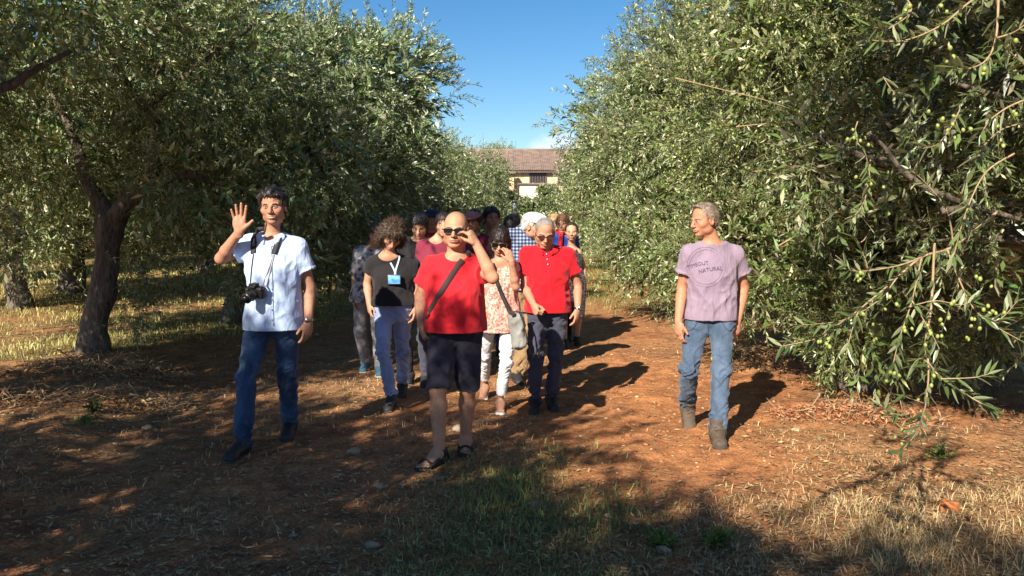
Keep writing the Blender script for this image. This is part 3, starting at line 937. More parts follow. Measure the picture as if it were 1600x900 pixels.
ol_low = [oc(1290, 540, 9), oc(1392, 585, 8), oc(1415, 684, 8), oc(1549, 489, 10), oc(1342, 432, 9), oc(1468, 520, 12, .035), oc(1510, 520, 10, .03), oc(1426, 508, 6),
          oc(1405, 474, 5), oc(1480, 485, 8, .03), oc(1365, 525, 4), oc(1440, 640, 4), oc(1460, 590, 4), oc(1530, 440, 6), oc(1365, 495, 4)]
drooping_branch(low, R0, rng0, 300, 150, ol_low)
top = [
    (px([(1590, -40), (1520, 0), (1470, 40), (1410, 64), (1352, 62)], 2.9, -0.2), 0.005),
    (px([(1400, -20), (1424, 10), (1412, 30), (1385, 44), (1362, 42)], 2.8, -0.1), 0.003),
    (px([(1560, 0), (1556, 60), (1540, 95), (1510, 108), (1490, 105)], 2.9, -0.15), 0.0045),
    (px([(1556, 60), (1585, 50), (1612, 30)], 2.85, -0.1), 0.004),
    (px([(1620, 120), (1590, 92), (1565, 70)], 2.8, -0.1), 0.003),
    (px([(1620, 150), (1580, 165), (1550, 185), (1535, 205)], 2.7, -0.1), 0.004),
    (px([(1500, 170), (1485, 200), (1465, 225), (1442, 232)], 2.9, -0.1), 0.003),
    (px([(1620, 190), (1570, 200), (1540, 225), (1525, 250)], 2.8, -0.1), 0.003),
    (px([(1380, 120), (1395, 142), (1410, 148)], 3.1, -0.1), 0.002),
    (px([(1340, 190), (1335, 215), (1352, 240), (1360, 280)], 3.6, -0.1), 0.003),
    (px([(1360, 250), (1352, 310), (1330, 345)], 3.6, -0.1), 0.003),
    (px([(1585, 240), (1540, 270), (1510, 330), (1490, 400)], 3.1, -0.1), 0.004),
]
ol_top = [oc(1418, 24, 5, .018, 2.75), oc(1478, 12, 2, .01, 2.8), oc(1462, 60, 5, .018, 2.8), oc(1500, 82, 8, .025, 2.8), oc(1488, 102, 2, .01, 2.8), oc(1535, 108, 3, .02, 2.8),
          oc(1582, 70, 2, .01, 2.75), oc(1472, 190, 8, .025, 2.85), oc(1496, 205, 8, .025, 2.85), oc(1575, 190, 5, .02, 2.65), oc(1552, 210, 6, .02, 2.7), oc(1330, 213, 6, .02, 3.5),
          oc(1345, 228, 4, .02, 3.5), oc(1352, 280, 6, .03, 3.5), oc(1375, 290, 5, .03, 3.5), oc(1390, 330, 3, .02, 3.5)]
drooping_branch(top[:9] + top[11:], R0, rng0, 0, 90, ol_top[:11])
drooping_branch(top[9:11], R0, rng0, 0, 40, ol_top[11:])

# bare golden twigs standing out of the right-hand foliage
for pth, y0 in (([(1055, 122), (1120, 138), (1190, 155), (1240, 172)], 6.6), ([(1215, 385), (1250, 365), (1290, 345), (1340, 300)], 5.8), ([(1252, 215), (1256, 260), (1262, 300), (1270, 345)], 5.8),
                ([(1150, 198), (1200, 193), (1240, 190)], 6.4), ([(1180, 268), (1225, 262), (1245, 235)], 6.0), ([(1340, 380), (1350, 375), (1360, 358)], 5.5)):
    p = smooth_path(px(pth, y0), 14)
    mb = MB(); mb.tube(p, np.linspace(0.006, 0.0025, 14), 6); mb.build('bare_twig', M_TWIG, R1)
for pth, y0, r in (([(1405, 262), (1380, 228), (1355, 208)], 4.4, .014), ([(1385, 240), (1395, 225)], 4.4, .012), ([(1405, 262), (1460, 300), (1600, 345)], 4.7, .022), ([(1470, 330), (1530, 322), (1610, 318)], 4.9, .022)):
    p = smooth_path(px(pth, y0), 10)
    mb = MB(); mb.tube(p, np.linspace(r, r * .6, 10), 7); mb.build('branch', M_BARK, R0)

# olives glinting through the two near crowns on the right
def crown_olives(root, boxes, rng, r=0.012):
    mv, mf, off = [], [], 0
    for (c, rr, n) in boxes:
        for _ in range(n):
            d = unit(rng.normal(size=3)); d[1] = -abs(d[1]); d[0] -= 0.2; d = unit(d)
            p = np.array(c) + d * np.array(rr) * rng.uniform(0.85, 1.03)
            for _ in range(rng.integers(1, 4)):
                v = IV * r * rng.uniform(0.8, 1.1) * np.array([1, 1, 1.3]) + p + rng.normal(0, 0.03, 3)
                mv.append(v); mf.append(IF + off); off += len(v)
    link('olives', mesh_np('olives', np.concatenate(mv), None, np.concatenate(mf), True), M_OLIVE, root, kind='stuff')
crown_olives(R1, [((2.75, 8.4, 2.55), (1.3, 1.2, 1.25), 110), ((3.2, 8.5, 3.9), (1.9, 1.6, 1.25), 90), ((3.5, 7.3, 3.3), (1.2, .8, 1.0), 80), ((2.6, 7.7, 3.2), (.85, .7, .8), 60), ((4.3, 7.9, 2.6), (1.4, 1.3, 1.2), 60)], np.random.default_rng(5))
crown_olives(L1, [((-4.5, 8.2, 3.7), (1.4, 1.0, .75), 40), ((-3.0, 9.5, 3.45), (1.45, 1.4, 1.2), 40), ((-6.2, 8.0, 2.9), (.9, .8, .5), 20)], np.random.default_rng(6))

# low hanging sprig right of the left trunk, and the branch that enters at the left edge
def sprig_part(root, name, centres, rng, n=10, L=0.2, down=True, ll=0.06, lw=0.014, wind=(0, 0, 0)):
    o = np.concatenate([np.array(c) + rng.normal(0, s, (k, 3)) for c, s, k in centres])
    d = rng.normal(0, 0.6, o.shape) + np.array([0.2, 0, -0.5 if down else 0.3])
    Ls = L * rng.uniform(0.7, 1.3, len(o))
    v, q, c = shoots_leaves(rng, o, d, Ls, 20, ll, lw, wind)
    v2, q2 = shoot_twigs(rng, o, unit(d), Ls)
    me = mesh_np(name, np.concatenate([v, v2]), np.concatenate([q, q2 + len(v)]), None, False, np.concatenate([c, np.ones((len(v2), 3))]), np.concatenate([np.zeros(len(q), int), np.ones(len(q2), int)]))
    me.materials.append(M_LEAF); me.materials.append(M_TWIG)
    return link(name, me, None, root)
rs = np.random.default_rng(21)
sprig_part(L1, 'hanging_sprig', [(P(215, 470, 9.1), 0.10, 12), (P(205, 430, 9.2), 0.14, 14), (P(240, 400, 9.4), 0.16, 16), (P(270, 420, 9.6), 0.14, 14), (P(212, 505, 9.05), 0.06, 6), (P(290, 350, 9.9), 0.2, 26), (P(330, 300, 10), 0.2, 26)], rs, ll=0.07, lw=0.017)
sprig_part(L0, 'hanging_sprig', [(P(40, 300, 8.2), 0.25, 16), (P(34, 345, 8.3), 0.2, 12), (P(25, 390, 8.4), 0.16, 14), (P(30, 430, 8.4), .1, 8)], rs, ll=0.07, lw=0.016)
mb = MB()
p = smooth_path([np.array([-6.0, 5.0, 2.2]), np.array([-5.5, 6.2, 2.45]), P(-20, 142, 7.4), P(48, 112, 7.6), P(110, 80, 7.8)], 18)
mb.tube(p, np.linspace(0.07, 0.02, 18), 8, True, 0.15, 3)
mb.build('branch', M_BARK, L0)

# --- the rest of the grove: three crown shapes, shared ------------------------------
PROTO = []
for k in range(3):
    rng = np.random.default_rng(200 + k)
    lob = []
    for j in range(9):
        a = j * 2.4 + k; rr = 1.35 * math.sqrt((j + 0.5) / 9)
        lob.append(((rr * math.cos(a), rr * math.sin(a), 2.75 + 0.85 * math.sin(j * 1.7 + k) + 0.5 * (1 - rr)), (1.15 + 0.25 * rng.random(), 1.15 + 0.25 * rng.random(), 1.0 + 0.2 * rng.random())))
    for j in range(4):
        a = j * 1.57 + k * 0.5
        lob.append(((1.75 * math.cos(a), 1.75 * math.sin(a), 1.45 + 0.2 * rng.random()), (0.85, 0.85, 0.6)))
    cm = crown_mesh('crown', rng, lob, 2400, nleaf=16, L=0.34, ll=0.10, lw=0.026, wind=(0.2, 0, 0.1), twigs=False, fill=0.3, fill_leaf=1.9, tint=(1.2, 1.15, 1.15))
    wm = wood_mesh('trunk', auto_limbs(rng, (0, 0, 0), lob[:6], 1.15, 0.2, (0.1, 0.05)), 300 + k, 9)
    wm.materials.append(M_BARK)
    PROTO.append((cm, wm))

def far_tree(x, y, k, s, label, group, rz):
    root = empty('olive_tree', (x, y, gh(x, y)), label, 'tree', group, rz)
    root.scale = (s, s, s)
    for nm, me in (('trunk', PROTO[k][1]), ('crown', PROTO[k][0])):
        o = bpy.data.objects.new(nm, me); COL.objects.link(o); o.parent = root
    return root
ordn = ['third', 'fourth', 'fifth', 'sixth', 'seventh', 'eighth', 'ninth', 'tenth']
rf = np.random.default_rng(77)
for i, (x, y, s) in enumerate([(-3.75, 18.6, 1.05), (-3.8, 24.2, 1.05), (-3.6, 30, 1.08), (-3.6, 36, 1.1), (-2.3, 43, 1.1)]):
    far_tree(x, y, i % 3, s, 'olive tree in the row left of the path, %s from the front' % ordn[i], 'olive trees of the grove', rf.uniform(0, 6))
for i, (x, y, s) in enumerate([(3.75, 19.0, 1.12), (4.1, 25, 1.12), (4.5, 31, 1.1), (4.9, 37, 1.08), (5.2, 43.5, 1.05)]):
    far_tree(x, y, (i + 1) % 3, s, 'olive tree in the row right of the path, %s from the front' % ordn[i], 'olive trees of the grove', rf.uniform(0, 6))
n2 = 0
for rx, side, nm in ((-9.6, 'left', 'second'), (-15.2, 'left', 'third'), (-21, 'left', 'fourth'), (9.8, 'right', 'second'), (15.5, 'right', 'third')):
    for j in range(7):
        y = 13.5 + 5.8 * j + rf.normal(0, 0.4) + (2.0 if rx < -14 else 0)
        if rx == -9.6 and j == 0: y = 15.0
        x = rx + rf.normal(0, 0.3)
        if rx == -15.2 and j == 2: x, y = -14.9, 27.6
        if abs(x) > y * 0.66 + 2: continue
        far_tree(x, y, n2 % 3, 1.0 + 0.12 * rf.random(), 'olive tree in the %s row %s of the path, %s back' % (nm, side, ['nearest', 'second', 'third', 'fourth', 'fifth', 'sixth', 'seventh'][j]), 'olive trees of the grove', rf.uniform(0, 6))
        n2 += 1

# hedge of taller green trees closing the view at the back left, beyond the open field
for i in range(12):
    x = -75 + i * 6.2
    if x > -8: break
    far_tree(x, 98 + 3 * math.sin(i * 2.1), i % 3, 2.0 + 0.3 * math.sin(i), 'tall green tree in the distant hedge beyond the strip of red field', 'hedge trees beyond the red field', i * 1.3)
# ------------------------------------------------------------------ farmhouse at the end of the path
M_PLASTER = simple_mat('ochre_plaster', (0.62, 0.47, 0.30), 0.9, 0.22, 1.2, 0.3)
M_PALE = simple_mat('cream_plaster', (0.80, 0.72, 0.56), 0.9, 0.12, 1.5, 0.2)
M_TILE = simple_mat('terracotta_tile', (0.215, 0.15, 0.115), 0.85, 0.35, 2.2, 0.3)
M_DARK = simple_mat('dark_window_pane', (0.03, 0.03, 0.035), 0.25, 0.1, 3, 0)
M_IRON = simple_mat('brown_iron', (0.10, 0.06, 0.05), 0.6, 0.2, 8, 0.1)
HY = 60.0
def farmhouse():
    x0, x1 = P(690, 300, HY)[0], P(905, 300, HY)[0]
    ze = P(800, 266, HY)[2]; zr = P(800, 236, HY + 5.5)[2]
    root = empty('farmhouse', ((x0 + x1) / 2, HY, 0), 'old farmhouse with terracotta roof at the far end of the path', 'house')
    mb = MB(); cx = (x0 + x1) / 2; w = x1 - x0
    mb.box((cx, HY + 5.5, ze / 2 - 0.3), (w, 11, ze + 0.6))
    for s in (-1, 1):
        xx = cx + s * (w / 2 - 0.0)
        mb.add([(xx - s * .3, HY, ze), (xx - s * .3, HY + 11, ze), (xx - s * .3, HY + 5.5, zr - .05), (xx, HY, ze), (xx, HY + 11, ze), (xx, HY + 5.5, zr - .05)], [(0, 1, 2), (3, 5, 4), (0, 2, 5, 3), (1, 4, 5, 2), (0, 3, 4, 1)])
    mb.build('wall', M_PLASTER, root, smooth=False)
    # corrugated pantile roof, both slopes
    v, q = [], []
    nx = 240; xs = np.linspace(x0 - 0.4, x1 + 0.4, nx)
    wave = 0.055 * np.abs(np.sin(np.arange(nx) * math.pi / 3.0)) + 0.012 * RNG.normal(size=nx)
    for side in (-1, 1):
        rows = 16; b0 = len(v)
        for j in range(rows):
            t = j / (rows - 1)
            yy = HY + 5.5 + side * (1 - t) * 6.0
            zz = ze - 0.05 + (zr - ze + 0.05) * t - (0.02 * math.sin(t * 3.14) * 6)
            for i in range(nx):
                v.append((xs[i], yy, zz + wave[i] + 0.02 * (j % 2)))
        for j in range(rows - 1):
            for i in range(nx - 1):
                a = b0 + j * nx + i
                q.append((a, a + 1, a + nx + 1, a + nx))
    rf_ = link('roof', mesh_np('roof', np.array(v), np.array(q), None, False), M_TILE, root)
    mb = MB(); mb.tube([(x0 - .4, HY + 5.5, zr + .05), (x1 + .4, HY + 5.5, zr + .05)], 0.13, 8); mb.build('ridge', M_TILE, rf_)
    mb = MB(); mb.box((cx, HY - .35, ze - .12), (w + .6, .12, .16)); mb.build('gutter', M_IRON, root, smooth=False)
    # windows: frame, panes, bars
    for u0, u1, v0, v1 in ((828, 853, 270, 288), (742, 762, 272, 292), (872, 892, 270, 288)):
        a = P(u0, v1, HY); b = P(u1, v0, HY)
        mb = MB(); c = (a + b) / 2; ww, hh = b[0] - a[0], b[2] - a[2]
        for dx in (-ww / 2, ww / 2): mb.box((c[0] + dx, HY - .05, c[2]), (.1, .1, hh + .1))
        for dz in (-hh / 2, hh / 2): mb.box((c[0], HY - .055, c[2] + dz), (ww - .102, .1, .1))
        wnd = mb.build('window', M_IRON, root, smooth=False)
        mb = MB(); mb.box((c[0], HY - .02, c[2]), (ww - .1, .03, hh - .1)); mb.build('pane', M_DARK, wnd, smooth=False)
        mb = MB()
        for k in range(1, 6): mb.box((a[0] + ww * k / 6, HY - .06, c[2]), (.05, .05, hh - .1))
        mb.build('bars', M_IRON, wnd, smooth=False)
    # lower cream outbuilding in front
    a = P(812, 320, HY - 4); b = P(852, 289, HY - 4)
    s = empty('outbuilding', ((a[0] + b[0]) / 2, HY - 3.5, 0), 'low cream walled outbuilding in front of the farmhouse window', 'outbuilding')
    mb = MB(); zt = b[2]
    mb.box(((a[0] + b[0]) / 2, HY - 3.2, zt / 2), (b[0] - a[0], 2.4, zt)); mb.build('wall', M_PALE, s, smooth=False)
    mb = MB(); mb.box(((a[0] + b[0]) / 2, HY - 3.2, zt + .06), (b[0] - a[0] + .3, 2.7, .1)); mb.build('coping', M_TILE, s, smooth=False)
    a = P(786, 320, HY - 2); b = P(803, 269, HY - 2)
    s = empty('shed', ((a[0] + b[0]) / 2, HY - 1.3, 0), 'small brown shed with tiled top left of the cream wall', 'shed')
    zt = b[2]
    mb = MB(); mb.box(((a[0] + b[0]) / 2, HY - 1.3, zt / 2 - .1), (b[0] - a[0], 1.4, zt - .2)); mb.build('wall', M_PLASTER, s, smooth=False)
    mb = MB(); mb.box(((a[0] + b[0]) / 2, HY - 1.4, zt - .05), (b[0] - a[0] + .3, 1.9, .14)); mb.build('roof', M_TILE, s, smooth=False)
farmhouse()
for i, (u, s) in enumerate(((752, 1.55), (768, 1.75), (784, 1.7), (793, 1.45))):
    far_tree(P(u, 300, 76)[0], 76 + i, i % 3, s, 'treetop showing above the farmhouse roof, %s from the left' % ['first', 'second', 'third', 'fourth'][i], 'trees behind the farmhouse', i)
# grey lantern on a post between the rows
def lantern():
    y = 44.0; c = P(804, 325, y)
    root = empty('lamp_post', (c[0], y, 0), 'grey cylindrical lantern on a slim post at the end of the path', 'lamp post')
    m = simple_mat('grey_metal', (0.33, 0.36, 0.38), 0.45, 0.1, 6, 0, metal=0.5)
    mb = MB(); mb.tube([(c[0], y, 0), (c[0], y, c[2] - .30)], [.06, .05], 10); mb.build('post', m, root)
    mb = MB(); mb.tube([(c[0], y, c[2] - .34), (c[0], y, c[2] - .28), (c[0], y, c[2] + .22), (c[0], y, c[2] + .30)], [.10, .14, .14, .10], 14); mb.build('lantern', m, root)
    mb = MB(); mb.tube([(c[0], y, c[2] + .28), (c[0], y, c[2] + .36)], [.17, .12], 14); mb.build('cap', M_IRON, root)
lantern()

# shrubs in front of the house
def bush(u, v, y, r, label, seed, col=1.0):
    c = P(u, v, y); rng = np.random.default_rng(seed)
    root = empty('bush', (c[0], y, 0), label, 'bush', 'bushes in front of the farmhouse')
    z = c[2]
    lob = [((c[0] + rng.normal(0, r * .35), y + rng.normal(0, r * .3), z + rng.normal(0, r * .25) - r * .2 * k), (r * .6, r * .6, r * .55)) for k in range(4)] + [((c[0], y, z * .45), (r * .8, r * .7, z * .5))]
    link('crown', crown_mesh('crown', rng, lob, 900, nleaf=14, L=.4, ll=.16, lw=.06, twigs=False, fill=.5, fill_leaf=1.5), None, root)
    mb = MB()
    for k in range(5): mb.tube([(c[0] + .1 * k - .2, y, -.05), (c[0] + .3 * (k - 2), y + .1, z * .5), (c[0] + .5 * (k - 2), y, z)], [.07, .05, .02], 6)
    mb.build('stem', M_BARK, root)
bush(766, 288, 53, 1.45, 'tall green bush hiding the left end of the farmhouse wall', 1)
bush(795, 313, 54, 0.75, 'leafy bush left of the cream wall', 2)
bush(814, 327, 52, 0.6, 'low bush below the cream wall', 3)
bush(862, 318, 51, 1.0, 'bush right of the cream wall', 4)
bush(748, 318, 50, 1.4, 'broad bush at the far end of the left row', 6)
# ------------------------------------------------------------------ distance-field modelling of figures and clothes
from mathutils.bvhtree import BVHTree

class Field:
    def __init__(s, lo, hi, h, fine=()):
        s.ax = []
        for d in range(3):
            a, x = [], lo[d]
            while x < hi[d]:
                a.append(x); st = h
                for fl, fh, hf in fine:
                    if fl[d] - hf <= x <= fh[d]: st = min(st, hf)
                x += st
            s.ax.append(np.array(a, dtype=np.float32))
        s.D = np.full([len(a) for a in s.ax], 0.5, dtype=np.float32)
    def win(s, lo, hi):
        sl, co = [], []
        for d in range(3):
            i0 = int(np.searchsorted(s.ax[d], lo[d])); i1 = int(np.searchsorted(s.ax[d], hi[d]))
            i0 = max(0, i0 - 1); i1 = min(len(s.ax[d]), i1 + 1)
            if i1 <= i0: return None, None
            sl.append(slice(i0, i1))
            sh = [1, 1, 1]; sh[d] = i1 - i0
            co.append(s.ax[d][i0:i1].reshape(sh))
        return tuple(sl), co
    def comb(s, sl, d, k, op):
        c = s.D[sl]
        if op == 'add':
            if k > 0:
                hh = np.maximum(k - np.abs(c - d), 0) / k
                s.D[sl] = np.minimum(c, d) - hh * hh * k * 0.25
            else: s.D[sl] = np.minimum(c, d)
        elif op == 'sub':
            d = -d
            if k > 0:
                hh = np.maximum(k - np.abs(c - d), 0) / k
                s.D[sl] = np.maximum(c, d) + hh * hh * k * 0.25
            else: s.D[sl] = np.maximum(c, d)
    def cone(s, a, b, ra, rb, k=0.02, flat=None, op='add', cut=None, bulge=0.0):
        a = np.asarray(a, dtype=np.float32); b = np.asarray(b, dtype=np.float32)
        m = max(ra, rb) * (1 if flat is None else max(1, flat[1])) + abs(bulge) + k + 0.022
        sl, co = s.win(np.minimum(a, b) - m, np.maximum(a, b) + m)
        if sl is None: return
        ba = b - a; L2 = float(ba @ ba) + 1e-12
        x, y, z = co[0] - a[0], co[1] - a[1], co[2] - a[2]
        t = np.clip((x * ba[0] + y * ba[1] + z * ba[2]) / L2, 0, 1)
        x = x - t * ba[0]; y = y - t * ba[1]; z = z - t * ba[2]
        sc = 1.0
        if flat is not None:
            n, f = np.asarray(flat[0], dtype=np.float32), flat[1]
            c = x * n[0] + y * n[1] + z * n[2]; e = (1 / f - 1)
            x = x + c * e * n[0]; y = y + c * e * n[1]; z = z + c * e * n[2]; sc = min(1.0, f)
        d = (np.sqrt(x * x + y * y + z * z) - (ra + (rb - ra) * t + bulge * np.sin(t * math.pi))) * sc
        if cut is not None:       # keep the side where (p - c).n < 0
            for c0, n in cut:
                d = np.maximum(d, (co[0] - c0[0]) * n[0] + (co[1] - c0[1]) * n[1] + (co[2] - c0[2]) * n[2])
        s.comb(sl, d.astype(np.float32), k, op)
    def ell(s, c, R, r, k=0.02, op='add'):
        c = np.asarray(c, dtype=np.float32); R = np.asarray(R, dtype=np.float32); r = np.asarray(r, dtype=np.float32)
        m = float(r.max()) + k + 0.022
        sl, co = s.win(c - m, c + m)
        if sl is None: return
        x, y, z = co[0] - c[0], co[1] - c[1], co[2] - c[2]
        q = [x * R[i][0] + y * R[i][1] + z * R[i][2] for i in range(3)]
        k0 = np.sqrt(sum((q[i] / r[i]) ** 2 for i in range(3))) + 1e-6
        k1 = np.sqrt(sum((q[i] / (r[i] * r[i])) ** 2 for i in range(3))) + 1e-6
        s.comb(sl, (k0 * (k0 - 1) / k1).astype(np.float32), k, op)
    def loft(s, z, cx, cy, w, df, db, yaw, pw=2.3, k=0.02, op='add', top=None, bot=None):
        """upright trunk: half width, front depth and back depth by height"""
        zz = np.linspace(z[0], z[-1], 60)
        def ev(a):
            return np.interp(zz, z, a)
        def smooth(a):
            a = ev(a)
            for _ in range(3): a = np.convolve(np.pad(a, 2, mode='edge'), [.1, .2, .4, .2, .1], 'valid')
            return a
        m = max(max(w), max(df), max(db)) + 0.05
        lo = (min(cx) - m, min(cy) - m, z[0] - 0.03); hi = (max(cx) + m, max(cy) + m, z[-1] + 0.03)
        sl, co = s.win(lo, hi)
        if sl is None: return
        zc = co[2].ravel()
        I = lambda a: np.interp(zc, zz, smooth(a)).astype(np.float32).reshape(1, 1, -1)
        x = co[0] - I(cx); y = co[1] - I(cy); ya = I(yaw)
        ca, sa = np.cos(ya), np.sin(ya)
        u = x * ca + y * sa; f = x * sa - y * ca            # f > 0 towards the front
        W, DF, DB = I(w), I(df), I(db)
        dd = np.where(f > 0, DF, DB)
        r = (np.abs(u / W) ** pw + np.abs(f / dd) ** pw) ** (1 / pw)
        d = (r - 1) * np.minimum(W, dd)
        d = np.maximum(d, co[2] - (z[-1] if top is None else top)); d = np.maximum(d, (z[0] if bot is None else bot) - co[2])
        s.comb(sl, d.astype(np.float32), k, op)
    def halfcut(s, c, n):
        """throw away everything on the +n side of the plane"""
        d = (s.ax[0].reshape(-1, 1, 1) - c[0]) * n[0] + (s.ax[1].reshape(1, -1, 1) - c[1]) * n[1] + (s.ax[2].reshape(1, 1, -1) - c[2]) * n[2]
        s.D = np.maximum(s.D, d.astype(np.float32))
    def surface(s):
        """naive surface nets -> verts, quads"""
        D = s.D; S = D < 0
        S8 = S.astype(np.uint8)
        n = S8[:-1] + S8[1:]; n = n[:, :-1] + n[:, 1:]; n = n[:, :, :-1] + n[:, :, 1:]
        act = (n > 0) & (n < 8)
        ci = np.argwhere(act).astype(np.int32)
        if len(ci) == 0: return np.zeros((0, 3)), np.zeros((0, 4), int)
        corners = np.array([[i, j, k] for i in (0, 1) for j in (0, 1) for k in (0, 1)])
        V = np.stack([D[ci[:, 0] + c[0], ci[:, 1] + c[1], ci[:, 2] + c[2]] for c in corners], 1)
        pos = np.zeros((len(ci), 3), np.float32); cnt = np.zeros((len(ci), 1), np.float32)
        for a in range(8):
            for b in range(a + 1, 8):
                df = corners[b] - corners[a]
                if np.abs(df).sum() != 1: continue
                m = (V[:, a] < 0) != (V[:, b] < 0)
                t = V[m, a] / (V[m, a] - V[m, b])
                pos[m] += corners[a] + t[:, None] * df; cnt[m] += 1
        pos /= cnt
        out_ = np.empty_like(pos)
        for d in range(3):
            A_ = s.ax[d]; i = ci[:, d]
            out_[:, d] = A_[i] + (A_[i + 1] - A_[i]) * pos[:, d]
        sh = act.shape
        flat = (ci[:, 0].astype(np.int64) * sh[1] + ci[:, 1]) * sh[2] + ci[:, 2]
        def idx(i, j, k):
            return np.searchsorted(flat, (i.astype(np.int64) * sh[1] + j) * sh[2] + k)
        quads = []
        for d in range(3):
            e = [slice(None)] * 3; e2 = [slice(None)] * 3
            e[d] = slice(None, -1); e2[d] = slice(1, None)
            for o in range(3):
                if o != d: e[o] = slice(1, -1); e2[o] = slice(1, -1)
            A_ = S[tuple(e)]; B_ = S[tuple(e2)]
            x = np.argwhere(A_ != B_)
            if len(x) == 0: continue
            inside = A_[x[:, 0], x[:, 1], x[:, 2]]
            g = x.copy()
            for o in range(3):
                if o != d: g[:, o] += 1
            o1, o2 = [(1, 2), (2, 0), (0, 1)][d]
            def cell(da, db):
                h_ = g.copy(); h_[:, o1] -= da; h_[:, o2] -= db
                return idx(h_[:, 0], h_[:, 1], h_[:, 2])
            q = np.stack([cell(1, 1), cell(0, 1), cell(0, 0), cell(1, 0)], 1)
            q[~inside] = q[~inside][:, ::-1]
            quads.append(q)
        return out_, np.concatenate(quads)

def vnormals(v, q):
    n = np.cross(v[q[:, 2]] - v[q[:, 0]], v[q[:, 3]] - v[q[:, 1]])
    N = np.zeros_like(v)
    for c in range(4):
        for d in range(3):
            N[:, d] += np.bincount(q[:, c], n[:, d], len(v))
    return unit(N)

# ------------------------------------------------------------------ cloth and skin materials
M_SKIN = attr_mat('skin', 0.58, 55, 0.35, 0.16, 0.3, 0.003)
M_HAIR = attr_mat('hair', 0.5, 90, 0.3, 0.3, 0.45, 0.004)

def cloth_mat(name, col, rough=0.88, wr=0.35, var=0.10, weave=420, col2=None, stretch=(1, 1, 0.45), sheen=0.15):
    m, nt, b = new_mat(name)
    mp = mapping(nt, stretch)
    n1 = noise(nt, mp.outputs[0], 7, 4, 0.55)
    n2 = noise(nt, mp.outputs[0], weave, 2, 0.6)
    lo = tuple(c * (1 - var) for c in col); hi = tuple(min(1, c * (1 + var)) for c in (col2 or col))
    r = ramp(nt, n1.outputs['Fac'], [(0.32, lo), (0.68, hi)])
    r2 = ramp(nt, n2.outputs['Fac'], [(0.3, (0.86,) * 3), (0.7, (1.1,) * 3)])
    nt.links.new(mixc(nt, 1.0, r.outputs[0], r2.outputs[0], 'MULTIPLY'), b.inputs['Base Color'])
    b.inputs['Roughness'].default_value = rough
    b.inputs['Specular IOR Level'].default_value = 0.2
    b.inputs['Sheen Weight'].default_value = sheen
    # creases: stretched, folded noise
    n3 = noise(nt, mp.outputs[0], 16, 2, 0.5)
    n3.inputs['Distortion'].default_value = 1.2
    b1 = bump(nt, b, n3.outputs['Fac'], wr, 0.02)
    bump(nt, b, n2.outputs['Fac'], 0.15, 0.002, b1)
    return m

def pattern_mat(name, kind, **k):
    m = cloth_mat(name, k.get('base', (0.5, 0.5, 0.5)), wr=k.get('wr', 0.35))
    nt = m.node_tree; b = nt.nodes['Principled BSDF']
    mp = mapping(nt, (1, 1, 1))
    if kind == 'plaid':
        sx_ = nt.nodes.new('ShaderNodeSeparateXYZ'); nt.links.new(mp.outputs[0], sx_.inputs[0])
        fac = None
        for axn, off in (('X', 0.0), ('Z', 0.3)):
            mu = nt.nodes.new('ShaderNodeMath'); mu.operation = 'MULTIPLY'; mu.inputs[1].default_value = 1.0 / k.get('pitch', 0.028)
            nt.links.new(sx_.outputs[axn], mu.inputs[0])
            fr = nt.nodes.new('ShaderNodeMath'); fr.operation = 'FRACT'; nt.links.new(mu.outputs[0], fr.inputs[0])
            st = nt.nodes.new('ShaderNodeMath'); st.operation = 'GREATER_THAN'; st.inputs[1].default_value = k.get('duty', 0.5)
            nt.links.new(fr.outputs[0], st.inputs[0])
            if fac is None: fac = st
            else:
                a2 = nt.nodes.new('ShaderNodeMath'); a2.operation = 'ADD'; nt.links.new(fac.outputs[0], a2.inputs[0]); nt.links.new(st.outputs[0], a2.inputs[1])
                h_ = nt.nodes.new('ShaderNodeMath'); h_.operation = 'MULTIPLY'; h_.inputs[1].default_value = 0.5; nt.links.new(a2.outputs[0], h_.inputs[0]); fac = h_
        r = ramp(nt, fac.outputs[0], [(0.0, k['c0']), (0.5, k['c1']), (1.0, k['c2'])])
        nt.links.new(r.outputs[0], b.inputs['Base Color'])
    elif kind == 'dots':
        vo = nt.nodes.new('ShaderNodeTexVoronoi'); vo.inputs['Scale'].default_value = k.get('scale', 70); vo.inputs['Randomness'].default_value = 0.15
        nt.links.new(mp.outputs[0], vo.inputs['Vector'])
        r = ramp(nt, vo.outputs['Distance'], [(0.22, k['c1']), (0.34, k['c0'])])
        nt.links.new(r.outputs[0], b.inputs['Base Color'])
    elif kind == 'floral':
        vo = nt.nodes.new('ShaderNodeTexVoronoi'); vo.inputs['Scale'].default_value = k.get('scale', 38)
        nz = noise(nt, mp.outputs[0], 30, 3)
        mm = mixc(nt, 0.035, mp.outputs[0], nz.outputs['Color'], 'ADD')
        nt.links.new(mm, vo.inputs['Vector'])
        r = ramp(nt, vo.outputs['Color'], [(0.0, k['c0']), (0.35, k['c1']), (0.5, k['c2']), (0.65, k['c3']), (0.85, k['c0'])])
        r.color_ramp.interpolation = 'CONSTANT'
        nt.links.new(r.outputs[0], b.inputs['Base Color'])
    return m

def shoe_mat(name, col, rough=0.6):
    return simple_mat(name, col, rough, 0.25, 40, 0.25)

def frame(yaw=0.0, pitch=0.0, roll=0.0):
    a, p, t = rad(yaw), rad(pitch), rad(roll)
    r = np.array([math.cos(a), math.sin(a), 0]); f = np.array([math.sin(a), -math.cos(a), 0]); u = np.array([0, 0, 1.0])
    f, u = f * math.cos(p) - u * math.sin(p), u * math.cos(p) + f * math.sin(p)
    r, u = r * math.cos(t) + u * math.sin(t), u * math.cos(t) - r * math.sin(t)
    return np.stack([r, f, u])

